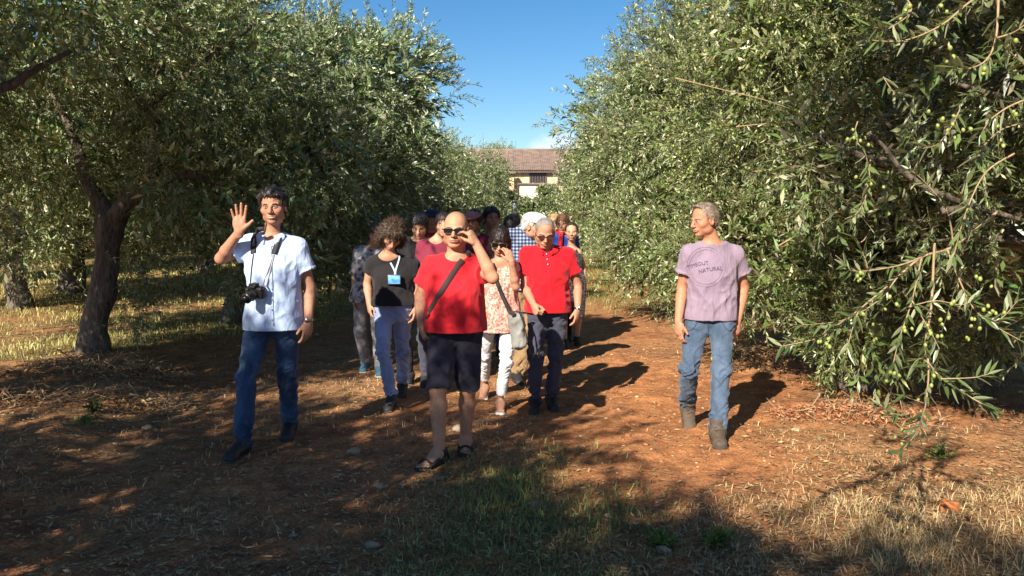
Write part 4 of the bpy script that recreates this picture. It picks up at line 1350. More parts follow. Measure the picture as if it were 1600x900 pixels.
def ik(a, c, l1, l2, hint):
    a, c = np.asarray(a, float), np.asarray(c, float)
    d = c - a; L = np.linalg.norm(d); n = d / L
    L = min(L, (l1 + l2) * 0.998)
    x = (l1 * l1 - l2 * l2 + L * L) / (2 * L)
    h = math.sqrt(max(0, l1 * l1 - x * x))
    hv = np.asarray(hint, float); hv = hv - n * (hv @ n); hv /= np.linalg.norm(hv) + 1e-9
    return a + n * x + hv * h

HANDS = {
    'open':  dict(c=[(3, 6, 6), (2, 5, 5), (3, 6, 6), (4, 8, 8)], spread=(9, 2, -6, -14), th=(0.62, 0.75, 0.25), thc=8),
    'relax': dict(c=[(14, 26, 18), (20, 32, 22), (24, 36, 24), (26, 38, 26)], spread=(3, 1, -1, -4), th=(0.80, 0.42, 0.42), thc=12),
    'fist':  dict(c=[(62, 88, 60), (66, 90, 62), (68, 90, 62), (70, 88, 60)], spread=(2, 0, -1, -3), th=(0.55, 0.30, 0.75), thc=35),
    'pinch': dict(c=[(38, 42, 22), (58, 62, 35), (66, 70, 45), (70, 74, 48)], spread=(4, 1, -2, -6), th=(0.72, 0.30, 0.65), thc=14),
    'touch': dict(c=[(16, 34, 20), (22, 38, 24), (30, 44, 28), (34, 50, 30)], spread=(7, 2, -4, -10), th=(0.75, 0.45, 0.45), thc=12),
}
def hand(F, w, d, n, thumb, pose='relax', s=1.0):
    d = unit(np.asarray(d, float)); n = np.asarray(n, float); n = unit(n - d * (n @ d))
    sd = np.cross(d, n)
    if sd @ np.asarray(thumb, float) < 0: sd = -sd
    h = HANDS[pose]
    Rm = np.stack([d, sd, n])
    F.ell(w + d * 0.050 * s, Rm, np.array([0.052, 0.041, 0.0165]) * s, 0.016)
    F.ell(w + d * 0.045 * s + sd * 0.022 * s + n * 0.006 * s, Rm, np.array([0.036, 0.018, 0.015]) * s, 0.010)
    F.cone(w - d * 0.02 * s, w + d * 0.03 * s, 0.025 * s, 0.026 * s, 0.014, flat=(n, 0.72))
    for i in range(4):
        b = w + (d * (0.086, 0.091, 0.087, 0.076)[i] + sd * (0.0315, 0.0105, -0.0105, -0.0305)[i]) * s
        L = (0.074, 0.082, 0.076, 0.060)[i] * s; r = (0.0092, 0.0094, 0.0090, 0.0080)[i] * s
        a = rad(h['spread'][i]); dv = d * math.cos(a) + sd * math.sin(a); ang = 0.0
        p = b - dv * 0.012 * s
        for j, fr in enumerate((0.45, 0.31, 0.26)):
            ang += rad(h['c'][i][j])
            v = dv * math.cos(ang) + n * math.sin(ang)
            q = p + v * (L * fr + (0.012 * s if j == 0 else 0))
            F.cone(p, q, r * (1.0, 0.94, 0.88)[j], r * (0.95, 0.89, 0.78)[j], 0.004 if j else 0.007)
            p = q
    t = h['th']; tv = unit(d * t[0] + sd * t[1] + n * t[2])
    p = w + (d * 0.022 + sd * 0.026 + n * 0.006) * s
    q = p + tv * 0.046 * s; F.cone(p, q, 0.0145 * s, 0.0105 * s, 0.010)
    a = rad(h['thc']); tv2 = unit(tv * math.cos(a) + (d * 0.8 - sd * 0.3) * math.sin(a))
    q2 = q + tv2 * 0.034 * s; F.cone(q, q2, 0.0105 * s, 0.0085 * s, 0.005)

def head_prims(F, c, R, s, jaw=1.0, fat=0.0):
    W_ = lambda x, y, z: c + s * (R[0] * x + R[1] * y + R[2] * z)
    e = lambda p, r, k, op='add': F.ell(W_(*p), R, np.array(r) * s, k * s, op)
    e((0, -0.012, 0.028), (0.0755, 0.096, 0.087), 0.0)
    e((0, 0.026, -0.042), (0.060 + fat, 0.060, 0.068 * jaw), 0.035)
    e((0, 0.062, -0.094), (0.026 + fat, 0.022, 0.018), 0.022)
    for sx_ in (-1, 1):
        e((sx_ * 0.043, 0.050, -0.022), (0.026, 0.028, 0.024), 0.02)
        e((sx_ * 0.048, 0.010, -0.066), (0.020 + fat, 0.032, 0.026), 0.02)
        e((sx_ * 0.0315, 0.0945, 0.002), (0.017, 0.014, 0.0125), 0.010, 'sub')
        e((sx_ * 0.0310, 0.0750, 0.000), (0.0125, 0.0125, 0.0115), 0.003)
        F.cone(W_(sx_ * 0.046, 0.068, 0.018), W_(sx_ * 0.014, 0.085, 0.016), 0.0075 * s, 0.008 * s, 0.012 * s)
        e((sx_ * 0.078, -0.006, -0.008), (0.010, 0.021, 0.032), 0.008)
        e((sx_ * 0.084, -0.002, -0.006), (0.006, 0.011, 0.018), 0.005, 'sub')
        e((sx_ * 0.0125, 0.097, -0.033), (0.0085, 0.010, 0.008), 0.007)
        e((sx_ * 0.0065, 0.104, -0.041), (0.0035, 0.005, 0.003), 0.002, 'sub')
    F.cone(W_(0, 0.084, 0.010), W_(0, 0.111, -0.029), 0.0085 * s, 0.0115 * s, 0.010 * s)
    e((0, 0.085, -0.060), (0.030, 0.012, 0.017), 0.012)
    e((0, 0.0945, -0.0575), (0.021, 0.0065, 0.0048), 0.004)
    e((0, 0.0935, -0.0680), (0.018, 0.0070, 0.0055), 0.004)
    F.cone(W_(-0.022, 0.0935, -0.0630), W_(0.022, 0.0935, -0.0630), 0.0022 * s, 0.0022 * s, 0.004 * s, op='sub')
    return W_

def paint_head(v, col, c, R, s, skin, brow, lips=(0.46, 0.17, 0.14), stubble=0.0, stub_top=False, blush=0.12, smile=0.0):
    q = ((v - c) @ R.T) / s
    near = (np.abs(q) < np.array([0.10, 0.13, 0.15])).all(1)
    x, y, z = q[:, 0], q[:, 1], q[:, 2]
    def put(mask, cc, a):
        a = (np.clip(mask, 0, 1) * a * near)[:, None]
        col[:] = col * (1 - a) + np.array(cc) * a
    skin = np.array(skin)
    fz = sstep(0.04, 0.07, y)
    for sx_ in (-1, 1):
        put(np.exp(-(((x - sx_ * 0.046) / 0.02) ** 2 + ((z + 0.025) / 0.018) ** 2)) * fz, skin * np.array([1.05, 0.72, 0.66]), blush * 2)
    put(np.exp(-((x / 0.014) ** 2 + ((z + 0.028) / 0.016) ** 2)) * sstep(.08, .1, y), skin * np.array([1.02, 0.72, 0.66]), blush * 2.5)
    if stubble:
        put(sstep(-0.035, -0.055, z) * sstep(-0.02, 0.02, y) * (1 - np.exp(-((x / 0.02) ** 2 + ((z + 0.062) / 0.010) ** 2))), skin * 0.55, stubble)
    if stub_top:
        put(sstep(0.02, 0.035, z + 0.25 * (-y)) * sstep(0.05, 0.02, y), skin * 0.62, 0.55)
    zm = z + 0.0628 + 0.003 * smile - smile * 14.0 * x * x; mw = 0.021 + 0.007 * smile
    put(np.exp(-((x / mw) ** 4 + (zm / 0.0095) ** 4)) * sstep(0.075, 0.086, y), lips, 0.8)
    if smile > 0.6:
        put(np.exp(-((x / (mw * .85)) ** 4 + (zm / 0.0042) ** 4)) * sstep(0.075, 0.086, y), (0.66, 0.58, 0.50), 0.6)
    else:
        put(np.exp(-((x / mw) ** 4 + (zm / 0.0022) ** 2)) * sstep(0.075, 0.086, y), (0.10, 0.03, 0.03), 0.85)
    for sx_ in (-1, 1):      # crease shade painted into the skin: nose-to-mouth folds, eye-bag line
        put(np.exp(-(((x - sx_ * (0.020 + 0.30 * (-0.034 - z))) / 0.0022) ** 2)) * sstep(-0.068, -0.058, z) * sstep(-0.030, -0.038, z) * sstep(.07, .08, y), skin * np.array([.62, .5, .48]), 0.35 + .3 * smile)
    for sx_ in (-1, 1):
        bx = (x - sx_ * 0.031)
        put(np.exp(-((bx / 0.019) ** 4 + ((z - 0.0185 + 6 * bx * bx) / 0.0048) ** 2)) * sstep(0.05, 0.06, y), brow, 0.85)
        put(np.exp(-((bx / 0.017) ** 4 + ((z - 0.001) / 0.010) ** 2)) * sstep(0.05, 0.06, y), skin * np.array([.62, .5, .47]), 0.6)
    return col

def strands(rng, base, nrm, n, L, down=0.8, wdt=0.0016, curl=0.0, flow=None, mess=0.12):
    """loose tapered hair strips that break up the outline"""
    i = rng.integers(0, len(base), n)
    p = base[i] - nrm[i] * 0.002; nn = nrm[i]
    g = np.array([0, 0, -1.0]) if flow is None else np.asarray(flow, float)
    t = g + rng.normal(0, 0.25, nn.shape)
    t = unit(t - nn * (nn * t).sum(1, keepdims=True))
    d = unit(t + nn * mess + rng.normal(0, mess, (n, 3)))
    L = L * rng.uniform(0.6, 1.3, n)[:, None]
    sd = unit(np.cross(d, nn)) * wdt
    c1 = rng.normal(0, curl, (n, 3)); c2 = rng.normal(0, curl, (n, 3))
    p1 = p + d * L * 0.4 + c1 * L + nn * .002; p2 = p + d * L * 0.75 + g * L * 0.10 + c2 * L + nn * .002; p3 = p + d * L * 0.95 + g * L * 0.30 + (c1 + c2) * L * .5
    v = np.stack([p - sd, p + sd, p1 - sd, p1 + sd, p2 - sd * .8, p2 + sd * .8, p3], 1).reshape(-1, 3)
    k = np.arange(n) * 7
    q = np.concatenate([np.stack([k, k + 1, k + 3, k + 2], 1), np.stack([k + 2, k + 3, k + 5, k + 4], 1)])
    tr = np.stack([k + 4, k + 5, k + 6], 1)
    return v, q, tr

HAIRLINES = {   # y (front positive) -> lowest z kept
    'short':    ([-0.13, -0.07, -0.035, -0.012, 0.012, 0.030, 0.042, 0.060, 0.075, 0.12], [-0.060, -0.055, -0.040, 0.012, 0.010, -0.005, 0.045, 0.062, 0.075, 0.085]),
    'receding': ([-0.13, -0.07, -0.035, -0.012, 0.012, 0.026, 0.036, 0.048, 0.060, 0.12], [-0.060, -0.055, -0.040, 0.012, 0.010, 0.000, 0.060, 0.092, 0.105, 0.14]),
    'long':     ([-0.13, -0.05, 0.00, 0.030, 0.045, 0.062, 0.078, 0.12], [-0.20, -0.20, -0.12, -0.11, 0.020, 0.045, 0.060, 0.075]),
    'bangs':    ([-0.13, -0.05, 0.00, 0.038, 0.052, 0.075, 0.12], [-0.16, -0.16, -0.14, -0.12, 0.022, 0.028, 0.030]),
}
def hair(person, c, R, s, style, col, thick=0.016, lobes=(), seed=0, amp=0.006, freq=60, nstr=500, slen=0.03, h=0.005, curl=0.0, var=0.35, wdt=0.0016, zmax=None, mess=0.12):
    rng = np.random.default_rng(seed)
    m = 0.26 * s
    F = Field(c - m, c + m * 0.85, h)
    W_ = lambda x, y, z: c + s * (R[0] * x + R[1] * y + R[2] * z)
    F.ell(W_(0, -0.014, 0.028), R, np.array([0.0755 + thick * .8, 0.097 + thick, 0.087 + thick]) * s, 0)
    if style in ('short', 'receding'):
        F.ell(W_(0, -0.055, -0.025), R, np.array([0.060, 0.052, 0.05]) * s, 0.03 * s)
    for p, r in lobes:
        F.ell(W_(*p), R, np.array(r) * s, 0.02 * s)
    X = F.ax[0].reshape(-1, 1, 1) - c[0]; Y = F.ax[1].reshape(1, -1, 1) - c[1]; Z = F.ax[2].reshape(1, 1, -1) - c[2]
    ql = [(X * R[i][0] + Y * R[i][1] + Z * R[i][2]) / s for i in range(3)]
    hy, hz = HAIRLINES[style]
    zl = np.interp(ql[1], hy, hz)
    d = (zl - ql[2]) * 0.6 * s
    if zmax is not None: d = np.maximum(d, (ql[2] - zmax - 0.0 * ql[1]) * 0.8 * s)
    keep = d
    F.D = np.maximum(F.D, keep.astype(np.float32))
    v, q = F.surface()
    N = vnormals(v, q)
    lp = (v - c) @ R.T / s
    st = np.stack([lp[:, 0] * freq, lp[:, 1] * freq * 0.45, lp[:, 2] * freq * 0.3], 1)
    nz = fbm(st, seed, 3)
    v = v + N * (amp * nz)[:, None]
    base = np.array(col)
    cc = base[None] * (1 + var * fbm(st * 1.3, seed + 4, 2))[:, None]
    V, Q, T, C = v, q, None, cc
    if nstr:
        sv, sq, sT = strands(rng, v, N, nstr, slen * s, curl=curl, flow=-R[2] - R[1] * .3, wdt=wdt, mess=mess)
        V = np.concatenate([v, sv]); Q = np.concatenate([q, sq + len(v)]); T = sT + len(v)
        C = np.concatenate([cc, np.repeat(base[None] * rng.uniform(0.7, 1.5, (nstr, 1)), 7, 0)])
    link('hair', mesh_np('hair', V, Q, T, True, np.clip(C, 0.002, 1)), M_HAIR, person)

def wrinkle(v, N, amp, f=(9, 9, 16), seed=0, w=None):
    # warped, ridged noise along two slanting directions: soft rolls with sharper valleys
    f = np.array(f, dtype=float)
    q = v + 0.045 * np.stack([vnoise(v * 5.0, seed + 1), vnoise(v * 5.0, seed + 2), vnoise(v * 5.0, seed + 3)], 1)
    a = q.copy(); a[:, 2] = q[:, 2] + 0.55 * q[:, 0]
    b = q.copy(); b[:, 2] = q[:, 2] - 0.75 * q[:, 0]
    n1 = 0.30 - np.abs(vnoise(a * f, seed)) * 1.5
    n2 = 0.30 - np.abs(vnoise(b * f * 1.35, seed + 7)) * 1.5
    n3 = 0.30 - np.abs(vnoise(q * f * 2.3, seed + 9)) * 1.2
    n = n1 + 0.7 * n2 + 0.35 * n3
    if w is not None: n = n * w
    return v + N * (amp * n)[:, None]

def bvh_of(v, q):
    return BVHTree.FromPolygons([Vector(p) for p in v.tolist()], q.tolist())

def mesh_from_field(F, name, mat, parent, amp=0.0, f=(9, 9, 16), seed=0, wfun=None, colors=None, keep=False, **props):
    v, q = F.surface()
    if amp:
        N = vnormals(v, q)
        v = wrinkle(v, N, amp, f, seed, None if wfun is None else wfun(v))
    o = link(name, mesh_np(name, v, q, None, True, colors(v) if colors else None), mat, parent, **props)
    return (o, v, q) if keep else o

M_EYE = simple_mat('eye_white', (0.55, 0.50, 0.46), 0.25, 0.05, 40, 0)
M_IRIS = simple_mat('iris', (0.030, 0.018, 0.012), 0.15, 0.1, 40, 0)
M_LASH = simple_mat('lash', (0.030, 0.020, 0.016), 0.7, 0.1, 40, 0)
_BROWS = {}
def brow_mat(c):
    if c not in _BROWS: _BROWS[c] = simple_mat('eyebrow_hair', c, 0.7, 0.3, 200, 0.3)
    return _BROWS[c]

# ------------------------------------------------------------------ a whole figure
def person(label, D, H, pel, footL=None, footR=None, shL=None, shR=None, neck=None, armL=None, armR=None, handL=None, handR=None,
           head=None, bulk=1.0, belly=0.0, female=False, skin=(0.50, 0.29, 0.19), brow=(0.10, 0.06, 0.04), top=None, bottom=None, shoes=None,
           hairdo=None, res=0.0065, yaw=0.0, stride=0.12, stubble=0.0, stub_top=False, fat=0.0, barefoot=False, group='people walking along the grove path', lean=0.0):
    s = H / 1.75
    pz = P(pel[0], pel[1], D) if len(pel) > 1 else P(pel[0], 450, D)
    X0 = pz[0]
    root = empty('person', (X0, D, gh(X0, D)), label, 'person', group)
    g0 = gh(X0, D)
    ya = rad(yaw); ax_ = np.array([math.cos(ya), math.sin(ya), 0]); fw = np.array([math.sin(ya), -math.cos(ya), 0])
    # --- feet
    def foot(spec, side):
        if spec is None:
            dv = fw; sgn = 1 if side < 0 else -1
            toe = np.array([X0, D, 0]) + ax_ * side * 0.095 * s + fw * (0.12 + stride * sgn)
            toe[2] = gh(toe[0], toe[1]); pitch = 0
        else:
            u, v_, ang, pitch = spec
            toe = G(u, v_); 
            for _ in range(3):
                d = ray(u, v_); zz = gh(toe[0], toe[1]); t = (zz - CAMZ) / d[2]; toe = np.array([0, 0, CAMZ]) + d * t
            a = rad(ang); dv = np.array([math.sin(a), -math.cos(a), 0])
        p = rad(pitch)
        fd = dv * math.cos(p) - np.array([0, 0, 1]) * math.sin(p); fu = np.array([0, 0, 1]) * math.cos(p) + dv * math.sin(p)
        ball = toe - dv * 0.06 * s
        ank = ball - fd * 0.125 * s + fu * 0.085 * s
        return dict(toe=toe, d=fd, u=fu, ank=ank, r=np.cross(fd, fu))
    fL, fR = foot(footL, -1), foot(footR, 1)
    # --- hips, knees
    thigh, shin = 0.245 * H, 0.235 * H
    hz = g0 + 0.525 * H
    for f, sd in ((fL, -1), (fR, 1)):
        for _ in range(40):
            if hz < g0 + 0.500 * H: break
            hp = np.array([X0, D, hz]) + ax_ * sd * 0.085 * s
            if np.linalg.norm(hp - f['ank']) < (thigh + shin) * 0.992: break
            hz -= 0.008
    hL = np.array([X0, D, hz]) - ax_ * 0.085 * s; hR = np.array([X0, D, hz]) + ax_ * 0.085 * s
    st = lambda h_, a_: max(1.0, np.linalg.norm(h_ - a_) / ((thigh + shin) * 0.995))
    tL, tR = st(hL, fL['ank']), st(hR, fR['ank'])
    kL = ik(hL, fL['ank'], thigh * tL, shin * tL, fw + np.array([-0.28, 0, 0])); kR = ik(hR, fR['ank'], thigh * tR, shin * tR, fw + np.array([0.15, 0, 0]))
    # --- shoulders, neck
    Jp = lambda t: P(t[0], t[1], D + (t[2] if len(t) > 2 else 0))
    zs = g0 + 0.815 * H
    if shL is None:
        sL = np.array([X0, D, zs]) - ax_ * 0.165 * s * (0.9 if female else 1); sR = np.array([X0, D, zs]) + ax_ * 0.165 * s * (0.9 if female else 1)
    else:
        ins = 0.052 * s * bulk
        sL = Jp(shL) + np.array([ins, 0, -0.086 * s]); sR = Jp(shR) + np.array([-ins, 0, -0.086 * s])
    sc_ = (sL + sR) / 2
    nk = Jp(neck) if neck is not None else sc_ + np.array([0, 0.0, 0.090 * s])
    hd = head
    hs = hd.get('s', 1.0) * (0.235 if not female else 0.225) / 0.23 * (0.5 + 0.5 * s)
    hc = Jp(hd['at'])
    R = frame(hd.get('yaw', 0), hd.get('pitch', 0), hd.get('roll', 0))
    # --- arms
    def arm(spec, sh, side):
        if spec is None:
            el = sh + ax_ * side * 0.055 * s + np.array([0, 0.02, -0.285 * s]); wr = el + ax_ * side * 0.0 + fw * 0.08 * s + np.array([0, 0, -0.235 * s])
        else: el, wr = Jp(spec[0]), Jp(spec[1])
        return el, wr
    eL, wL = arm(armL, sL, -1); eR, wR = arm(armR, sR, 1)
    # --- trunk profile
    zc = hz
    span = sc_[2] - zc
    if female:
        Z = [zc - 0.10 * s, zc - 0.02 * s, zc + 0.06 * s, zc + 0.40 * span, zc + 0.58 * span, zc + 0.74 * span, zc + 0.90 * span, sc_[2] + 0.005, sc_[2] + 0.035 * s, sc_[2] + 0.06 * s]
        w = [.120, .170, .165, .128, .138, .148, .145, .112, .075, .050]
        df = [.085, .105, .105, .092, .115, .128, .100, .070, .055, .048]
        db = [.100, .120, .110, .080, .085, .095, .095, .085, .068, .055]
    else:
        Z = [zc - 0.10 * s, zc - 0.02 * s, zc + 0.06 * s, zc + 0.40 * span, zc + 0.58 * span, zc + 0.74 * span, zc + 0.90 * span, sc_[2] + 0.005, sc_[2] + 0.035 * s, sc_[2] + 0.065 * s]
        w = [.120, .160, .160, .155, .162, .170, .165, .128, .085, .056]
        df = [.085, .100, .100, .100, .112, .118, .105, .078, .060, .052]
        db = [.100, .112, .105, .092, .098, .108, .105, .092, .072, .058]
    w, df, db = [np.array(a) * s for a in (w, df, db)]
    w = w * np.interp(np.arange(10), [0, 5, 9], [bulk, bulk, 1.0]); df = df * np.interp(np.arange(10), [0, 5, 9], [1 + (bulk - 1) * .6, bulk, 1.0])
    df = df + belly * np.array([0, .25, .75, 1.0, .75, .3, .05, 0, 0, 0])
    Z = np.array(Z)
    pc = np.array([X0, D]); cc_ = sc_[:2]
    tt = np.clip((Z - zc) / span, 0, 1.0)
    cx = pc[0] + (cc_[0] - pc[0]) * tt; cy = pc[1] + (cc_[1] - pc[1]) * tt
    tn = np.clip((Z - sc_[2]) / (0.065 * s), 0, 1)
    cx = cx + (nk[0] - sc_[0]) * tn; cy = cy + (nk[1] - sc_[1]) * tn + 0.012 * s * (1 - tt)
    ys = math.atan2(sR[1] - sL[1], sR[0] - sL[0]); yw = ya + (ys - ya) * tt
    T = dict(Z=Z, w=w, df=df, db=db, cx=cx, cy=cy, yw=yw)
    # --- skin
    pts = np.stack([hL, hR, fL['ank'], fR['ank'], sL, sR, eL, eR, wL, wR, hc, fL['toe'], fR['toe'], kL, kR])
    lo = pts.min(0) - 0.24; hi = pts.max(0) + 0.24; lo[2] = min(fL['toe'][2], fR['toe'][2]) - 0.03
    fine = [(hc - np.array([.09, .13, .13]) * s, hc + np.array([.09, .13, .10]) * s, res * 0.55)]
    for w_, hh in ((wL, handL), (wR, handR)):
        if hh and hh.get('fine'): fine.append((w_ - 0.08, w_ + 0.08 + np.array(hh['d']) * 0.08, res * 0.6))
    F = Field(lo, hi, res, fine)
    shr = np.array([.86] * 6 + [.90, .95, .96, .96]) if top else 0.96
    F.loft(Z, cx, cy, w * shr, df * shr, db * shr, yw, 2.2, 0)
    sk = bulk ** 0.5 * s * (0.9 if female else 1.0)
    for sh, el, wr, hh, sd in ((sL, eL, wL, handL, -1), (sR, eR, wR, handR, 1)):
        F.cone(nk - np.array([0, -0.008, 0.035 * s]), sh + np.array([0, 0, 0.004]), 0.048 * sk, 0.048 * sk, 0.05)
        F.ell(sh, np.eye(3), np.array([.050, .050, .050]) * sk, 0.03)
        F.cone(sh, el, 0.046 * sk, 0.0365 * sk, 0.03, bulge=0.004)
        mid = el + (wr - el) * 0.30
        F.cone(el, mid, 0.0355 * sk, 0.040 * sk, 0.02); F.cone(mid, wr, 0.040 * sk, 0.0265 * sk, 0.012)
        hh = dict(hh or {})
        d = hh.get('d', unit(unit(wr - el) + np.array([0, -0.05, -0.5])))
        hand(F, wr, d, hh.get('n', (-sd * ax_[0], -sd * ax_[1] + 0.2, 0.0)), hh.get('thumb', fw), hh.get('pose', 'relax'), hh.get('s', 1.0) * s * (0.92 if female else 1.0))
    endc = bottom.get('end', 2.0) if bottom else 0
    ct, cs_ = (0.72 if endc >= 1 else 1.0), (0.66 if endc > 1.5 else 1.0)
    for hp, kn, f in ((hL, kL, fL), (hR, kR, fR)):
        F.cone(hp, kn, 0.078 * sk * ct, 0.052 * sk * min(1, cs_ + .12), 0.03, bulge=0.004)
        cm = kn + (f['ank'] - kn) * 0.32 + np.array([0, 0.012, 0]) 
        F.cone(kn, cm, 0.050 * sk * cs_, 0.054 * sk * cs_, 0.03); F.cone(cm, f['ank'], 0.054 * sk * cs_, 0.034 * sk * min(1, cs_ + .2), 0.02)
        F.cone(f['ank'], f['ank'] + f['d'] * 0.03 - f['u'] * 0.03, 0.034 * s, 0.032 * s, 0.02)
        if barefoot:
            A0, d_, u_, r_ = f['ank'], f['d'], f['u'], f['r']
            F.ell(A0 - d_ * 0.028 * s - u_ * 0.050 * s, np.stack([d_, r_, u_]), np.array([.038, .031, .032]) * s, 0.03)
            F.cone(A0 + d_ * 0.03 * s - u_ * 0.025 * s, A0 + d_ * 0.125 * s - u_ * 0.058 * s, 0.036 * s, 0.022 * s, 0.03, flat=(r_, 1.45))
            for j in range(5):
                b0 = A0 + d_ * (0.128 - 0.006 * j) * s - u_ * 0.063 * s + r_ * (0.028 - 0.0145 * j) * s * (1 if f is fR else -1) * -1
                F.cone(b0, b0 + d_ * (0.060 - 0.006 * j) * s - u_ * 0.006 * s, (0.0125 - 0.001 * j) * s, (0.0105 - 0.001 * j) * s, 0.006)
    # neck and head
    F.cone(hc - R[2] * 0.05 * hs - R[1] * 0.022 * hs, nk - np.array([0, -0.005, 0.02]), 0.053 * hs * (1 + fat * 4) * (0.86 if female else 1), 0.060 * hs * (1 + fat * 4) * (0.86 if female else 1), 0.02)
    W_ = head_prims(F, hc, R, hs, fat=fat)
    def colr(v):
        col = np.tile(np.array(skin), (len(v), 1))
        n = fbm(v * 14, 3, 2)[:, None]
        col = col * (1 + 0.06 * n * np.array([1, 1.3, 1.3]))
        return np.clip(paint_head(v, col, hc, R, hs, skin, brow, stubble=stubble, stub_top=stub_top, smile=hd.get('smile', 0.0)), 0, 1)
    body, bv, bq = mesh_from_field(F, 'body', M_SKIN, root, colors=colr, keep=True)
    info = dict(root=root, T=T, hc=hc, R=R, hs=hs, W=W_, sL=sL, sR=sR, eL=eL, eR=eR, wL=wL, wR=wR, hL=hL, hR=hR, kL=kL, kR=kR, fL=fL, fR=fR, nk=nk, s=s, D=D, sk=sk, sc=sc_, hz=hz, fw=fw, ax=ax_, g0=g0, skin=skin)
    info['bvh_body'] = bvh_of(bv, bq)
    # --- top
    if top:
        ease = top.get('ease', 0.012); loose = top.get('loose', 0.5)
        hem = P(pel[0], top['hem'], D)[2] if top['hem'] > 10 else g0 + top['hem'] * H
        ws = w + ease; dfs = df + ease; dbs = db + ease
        iw = np.max(ws[3:8]); mf = np.max(dfs[3:8]); mb_ = np.max(dbs[3:8])
        low = np.arange(10) < 5
        ws = np.where(low, ws + loose * np.maximum(0, iw - ws), ws); dfs = np.where(low, dfs + loose * np.maximum(0, mf * .97 - dfs), dfs); dbs = np.where(low, dbs + loose * 0.7 * np.maximum(0, mb_ - dbs), dbs)
        ws[:3] += np.array([.024, .020, .012]); dfs[:3] += 0.016; dbs[:3] += 0.016
        Zs = Z.copy(); Zs[0] = min(Zs[0], hem - 0.02)
        mr = top.get('res', res)
        p2 = np.stack([hL, hR, sL, sR, sL + (eL - sL), sR + (eR - sR)])
        lo = p2.min(0) - 0.24; hi = p2.max(0) + 0.24; lo[2] = hem - 0.05
        F = Field(lo, hi, mr)
        F.loft(Zs, cx, cy, ws, dfs, dbs, yw, 2.3, 0, bot=hem)
        sl_ = top.get('sleeve', 0.6)
        if sl_ > 0:
            for sh, el, wr in ((sL, eL, wL), (sR, eR, wR)):
                d = unit(el - sh); fr = min(sl_, 1.0)
                e0 = sh + (el - sh) * fr
                r0, r1 = (0.054 * sk + ease * .5), (0.0475 * sk + ease + top.get('flare', 0.006))
                F.cone(nk - np.array([0, -0.008, 0.035 * s]), sh + np.array([0, 0, 0.006]), 0.049 * sk + ease * .6, 0.047 * sk + ease * .6, 0.05)
                F.cone(sh, sh + (el - sh) * max(fr, .3) + d * 0.03, r0, r1, 0.05, cut=[(e0, d)] if sl_ <= 1 else None)
                if sl_ <= 1: F.cone(e0 - d * 0.020, e0 + d * .02, r1 + .0035, r1 + .0035, 0.002, cut=[(e0, d), (e0 - d * .020, -d)])
                if sl_ > 1:
                    q_ = el + (wr - el) * (sl_ - 1)
                    F.cone(el, q_, r1 - .004, 0.036 * sk + ease * .6, 0.02)
        # neckline
        no = top.get('neck', (0.0, 0.030, 0.078, 0.085, 0.062))
        c0 = np.array([nk[0], nk[1], nk[2]]) + fw * no[1] + np.array([0, 0, no[0]])
        F.ell(c0, np.stack([ax_, fw, np.array([0, 0, 1.0])]), np.array(no[2:5]) * s, 0.006, 'sub')
        if top.get('v'):
            F.cone(nk + fw * 0.10, nk + fw * (0.13 + belly * .2) - np.array([0, 0, top['v']]), 0.045 * s, 0.006, 0.006, op='sub')
        seed = int(abs(X0 * 1000)) % 97 + 5
        hemw = lambda v: (0.25 + 0.75 * sstep(hem, hem + 0.13, v[:, 2])) * (0.35 + 0.65 * sstep(sc_[2] - 0.05, sc_[2] - 0.25, v[:, 2]))
        o, v, q = mesh_from_field(F, top.get('name', 'shirt'), top['mat'], root, amp=top.get('amp', 0.007), f=top.get('f', (10, 10, 7)), seed=seed, wfun=hemw, keep=True)
        info['shirt'] = o; info['bvh'] = bvh_of(v, q); info['hem'] = hem
    # --- bottom
    if bottom:
        mr = bottom.get('res', res)
        pts2 = np.stack([hL, hR, kL, kR, fL['ank'], fR['ank']])
        lo = pts2.min(0) - 0.2; hi = pts2.max(0) + 0.2; hi[2] = zc + 0.2
        F = Field(lo, hi, mr)
        e = bottom.get('ease', 0.010)
        wz = zc + bottom.get('rise', 0.12) * s
        Zb = np.array([zc - 0.11 * s, zc - 0.05 * s, zc, zc + 0.06 * s, zc + 0.20 * s])
        I = lambda a: np.interp(Zb, Z, a)
        eb = np.array([e, e, e * .4, -0.010, -0.014])
        F.loft(Zb, I(cx), I(cy), I(w) + eb, np.minimum(I(df), I(df)[2] + .02) + eb * .5, I(db) + eb, I(yw), 2.3, 0, top=wz)
        th, kr, hr_ = bottom.get('r', (0.088, 0.064, 0.056))
        end = bottom.get('end', 2.0)        # 1 = knee, 2 = ankle
        for hp, kn, f in ((hL, kL, fL), (hR, kR, fR)):
            hp2 = hp - np.array([0, 0, 0.01]); an = f['ank'] - f['u'] * 0.028 * s * (1 if end >= 2 else 0)
            if end <= 1.15:
                d = unit(kn - hp); e0 = hp + (kn - hp) * end
                if end > 1: d = unit(unit(kn - hp) + unit(an - kn)); e0 = kn + (an - kn) * (end - 1)
                F.cone(hp2, e0 + d * .03, th * sk, hr_ * sk, 0.05, cut=[(e0, d)])
            else:
                F.cone(hp2, kn, th * sk, kr * sk, 0.05)
                e0 = kn + (an - kn) * (end - 1); d = unit(e0 - kn)
                F.cone(kn, e0 + d * 0.02, kr * sk, hr_ * sk, 0.03, cut=[(e0, d)])
        ankz = (fL['ank'][2] + fR['ank'][2]) / 2; kz = (kL[2] + kR[2]) / 2
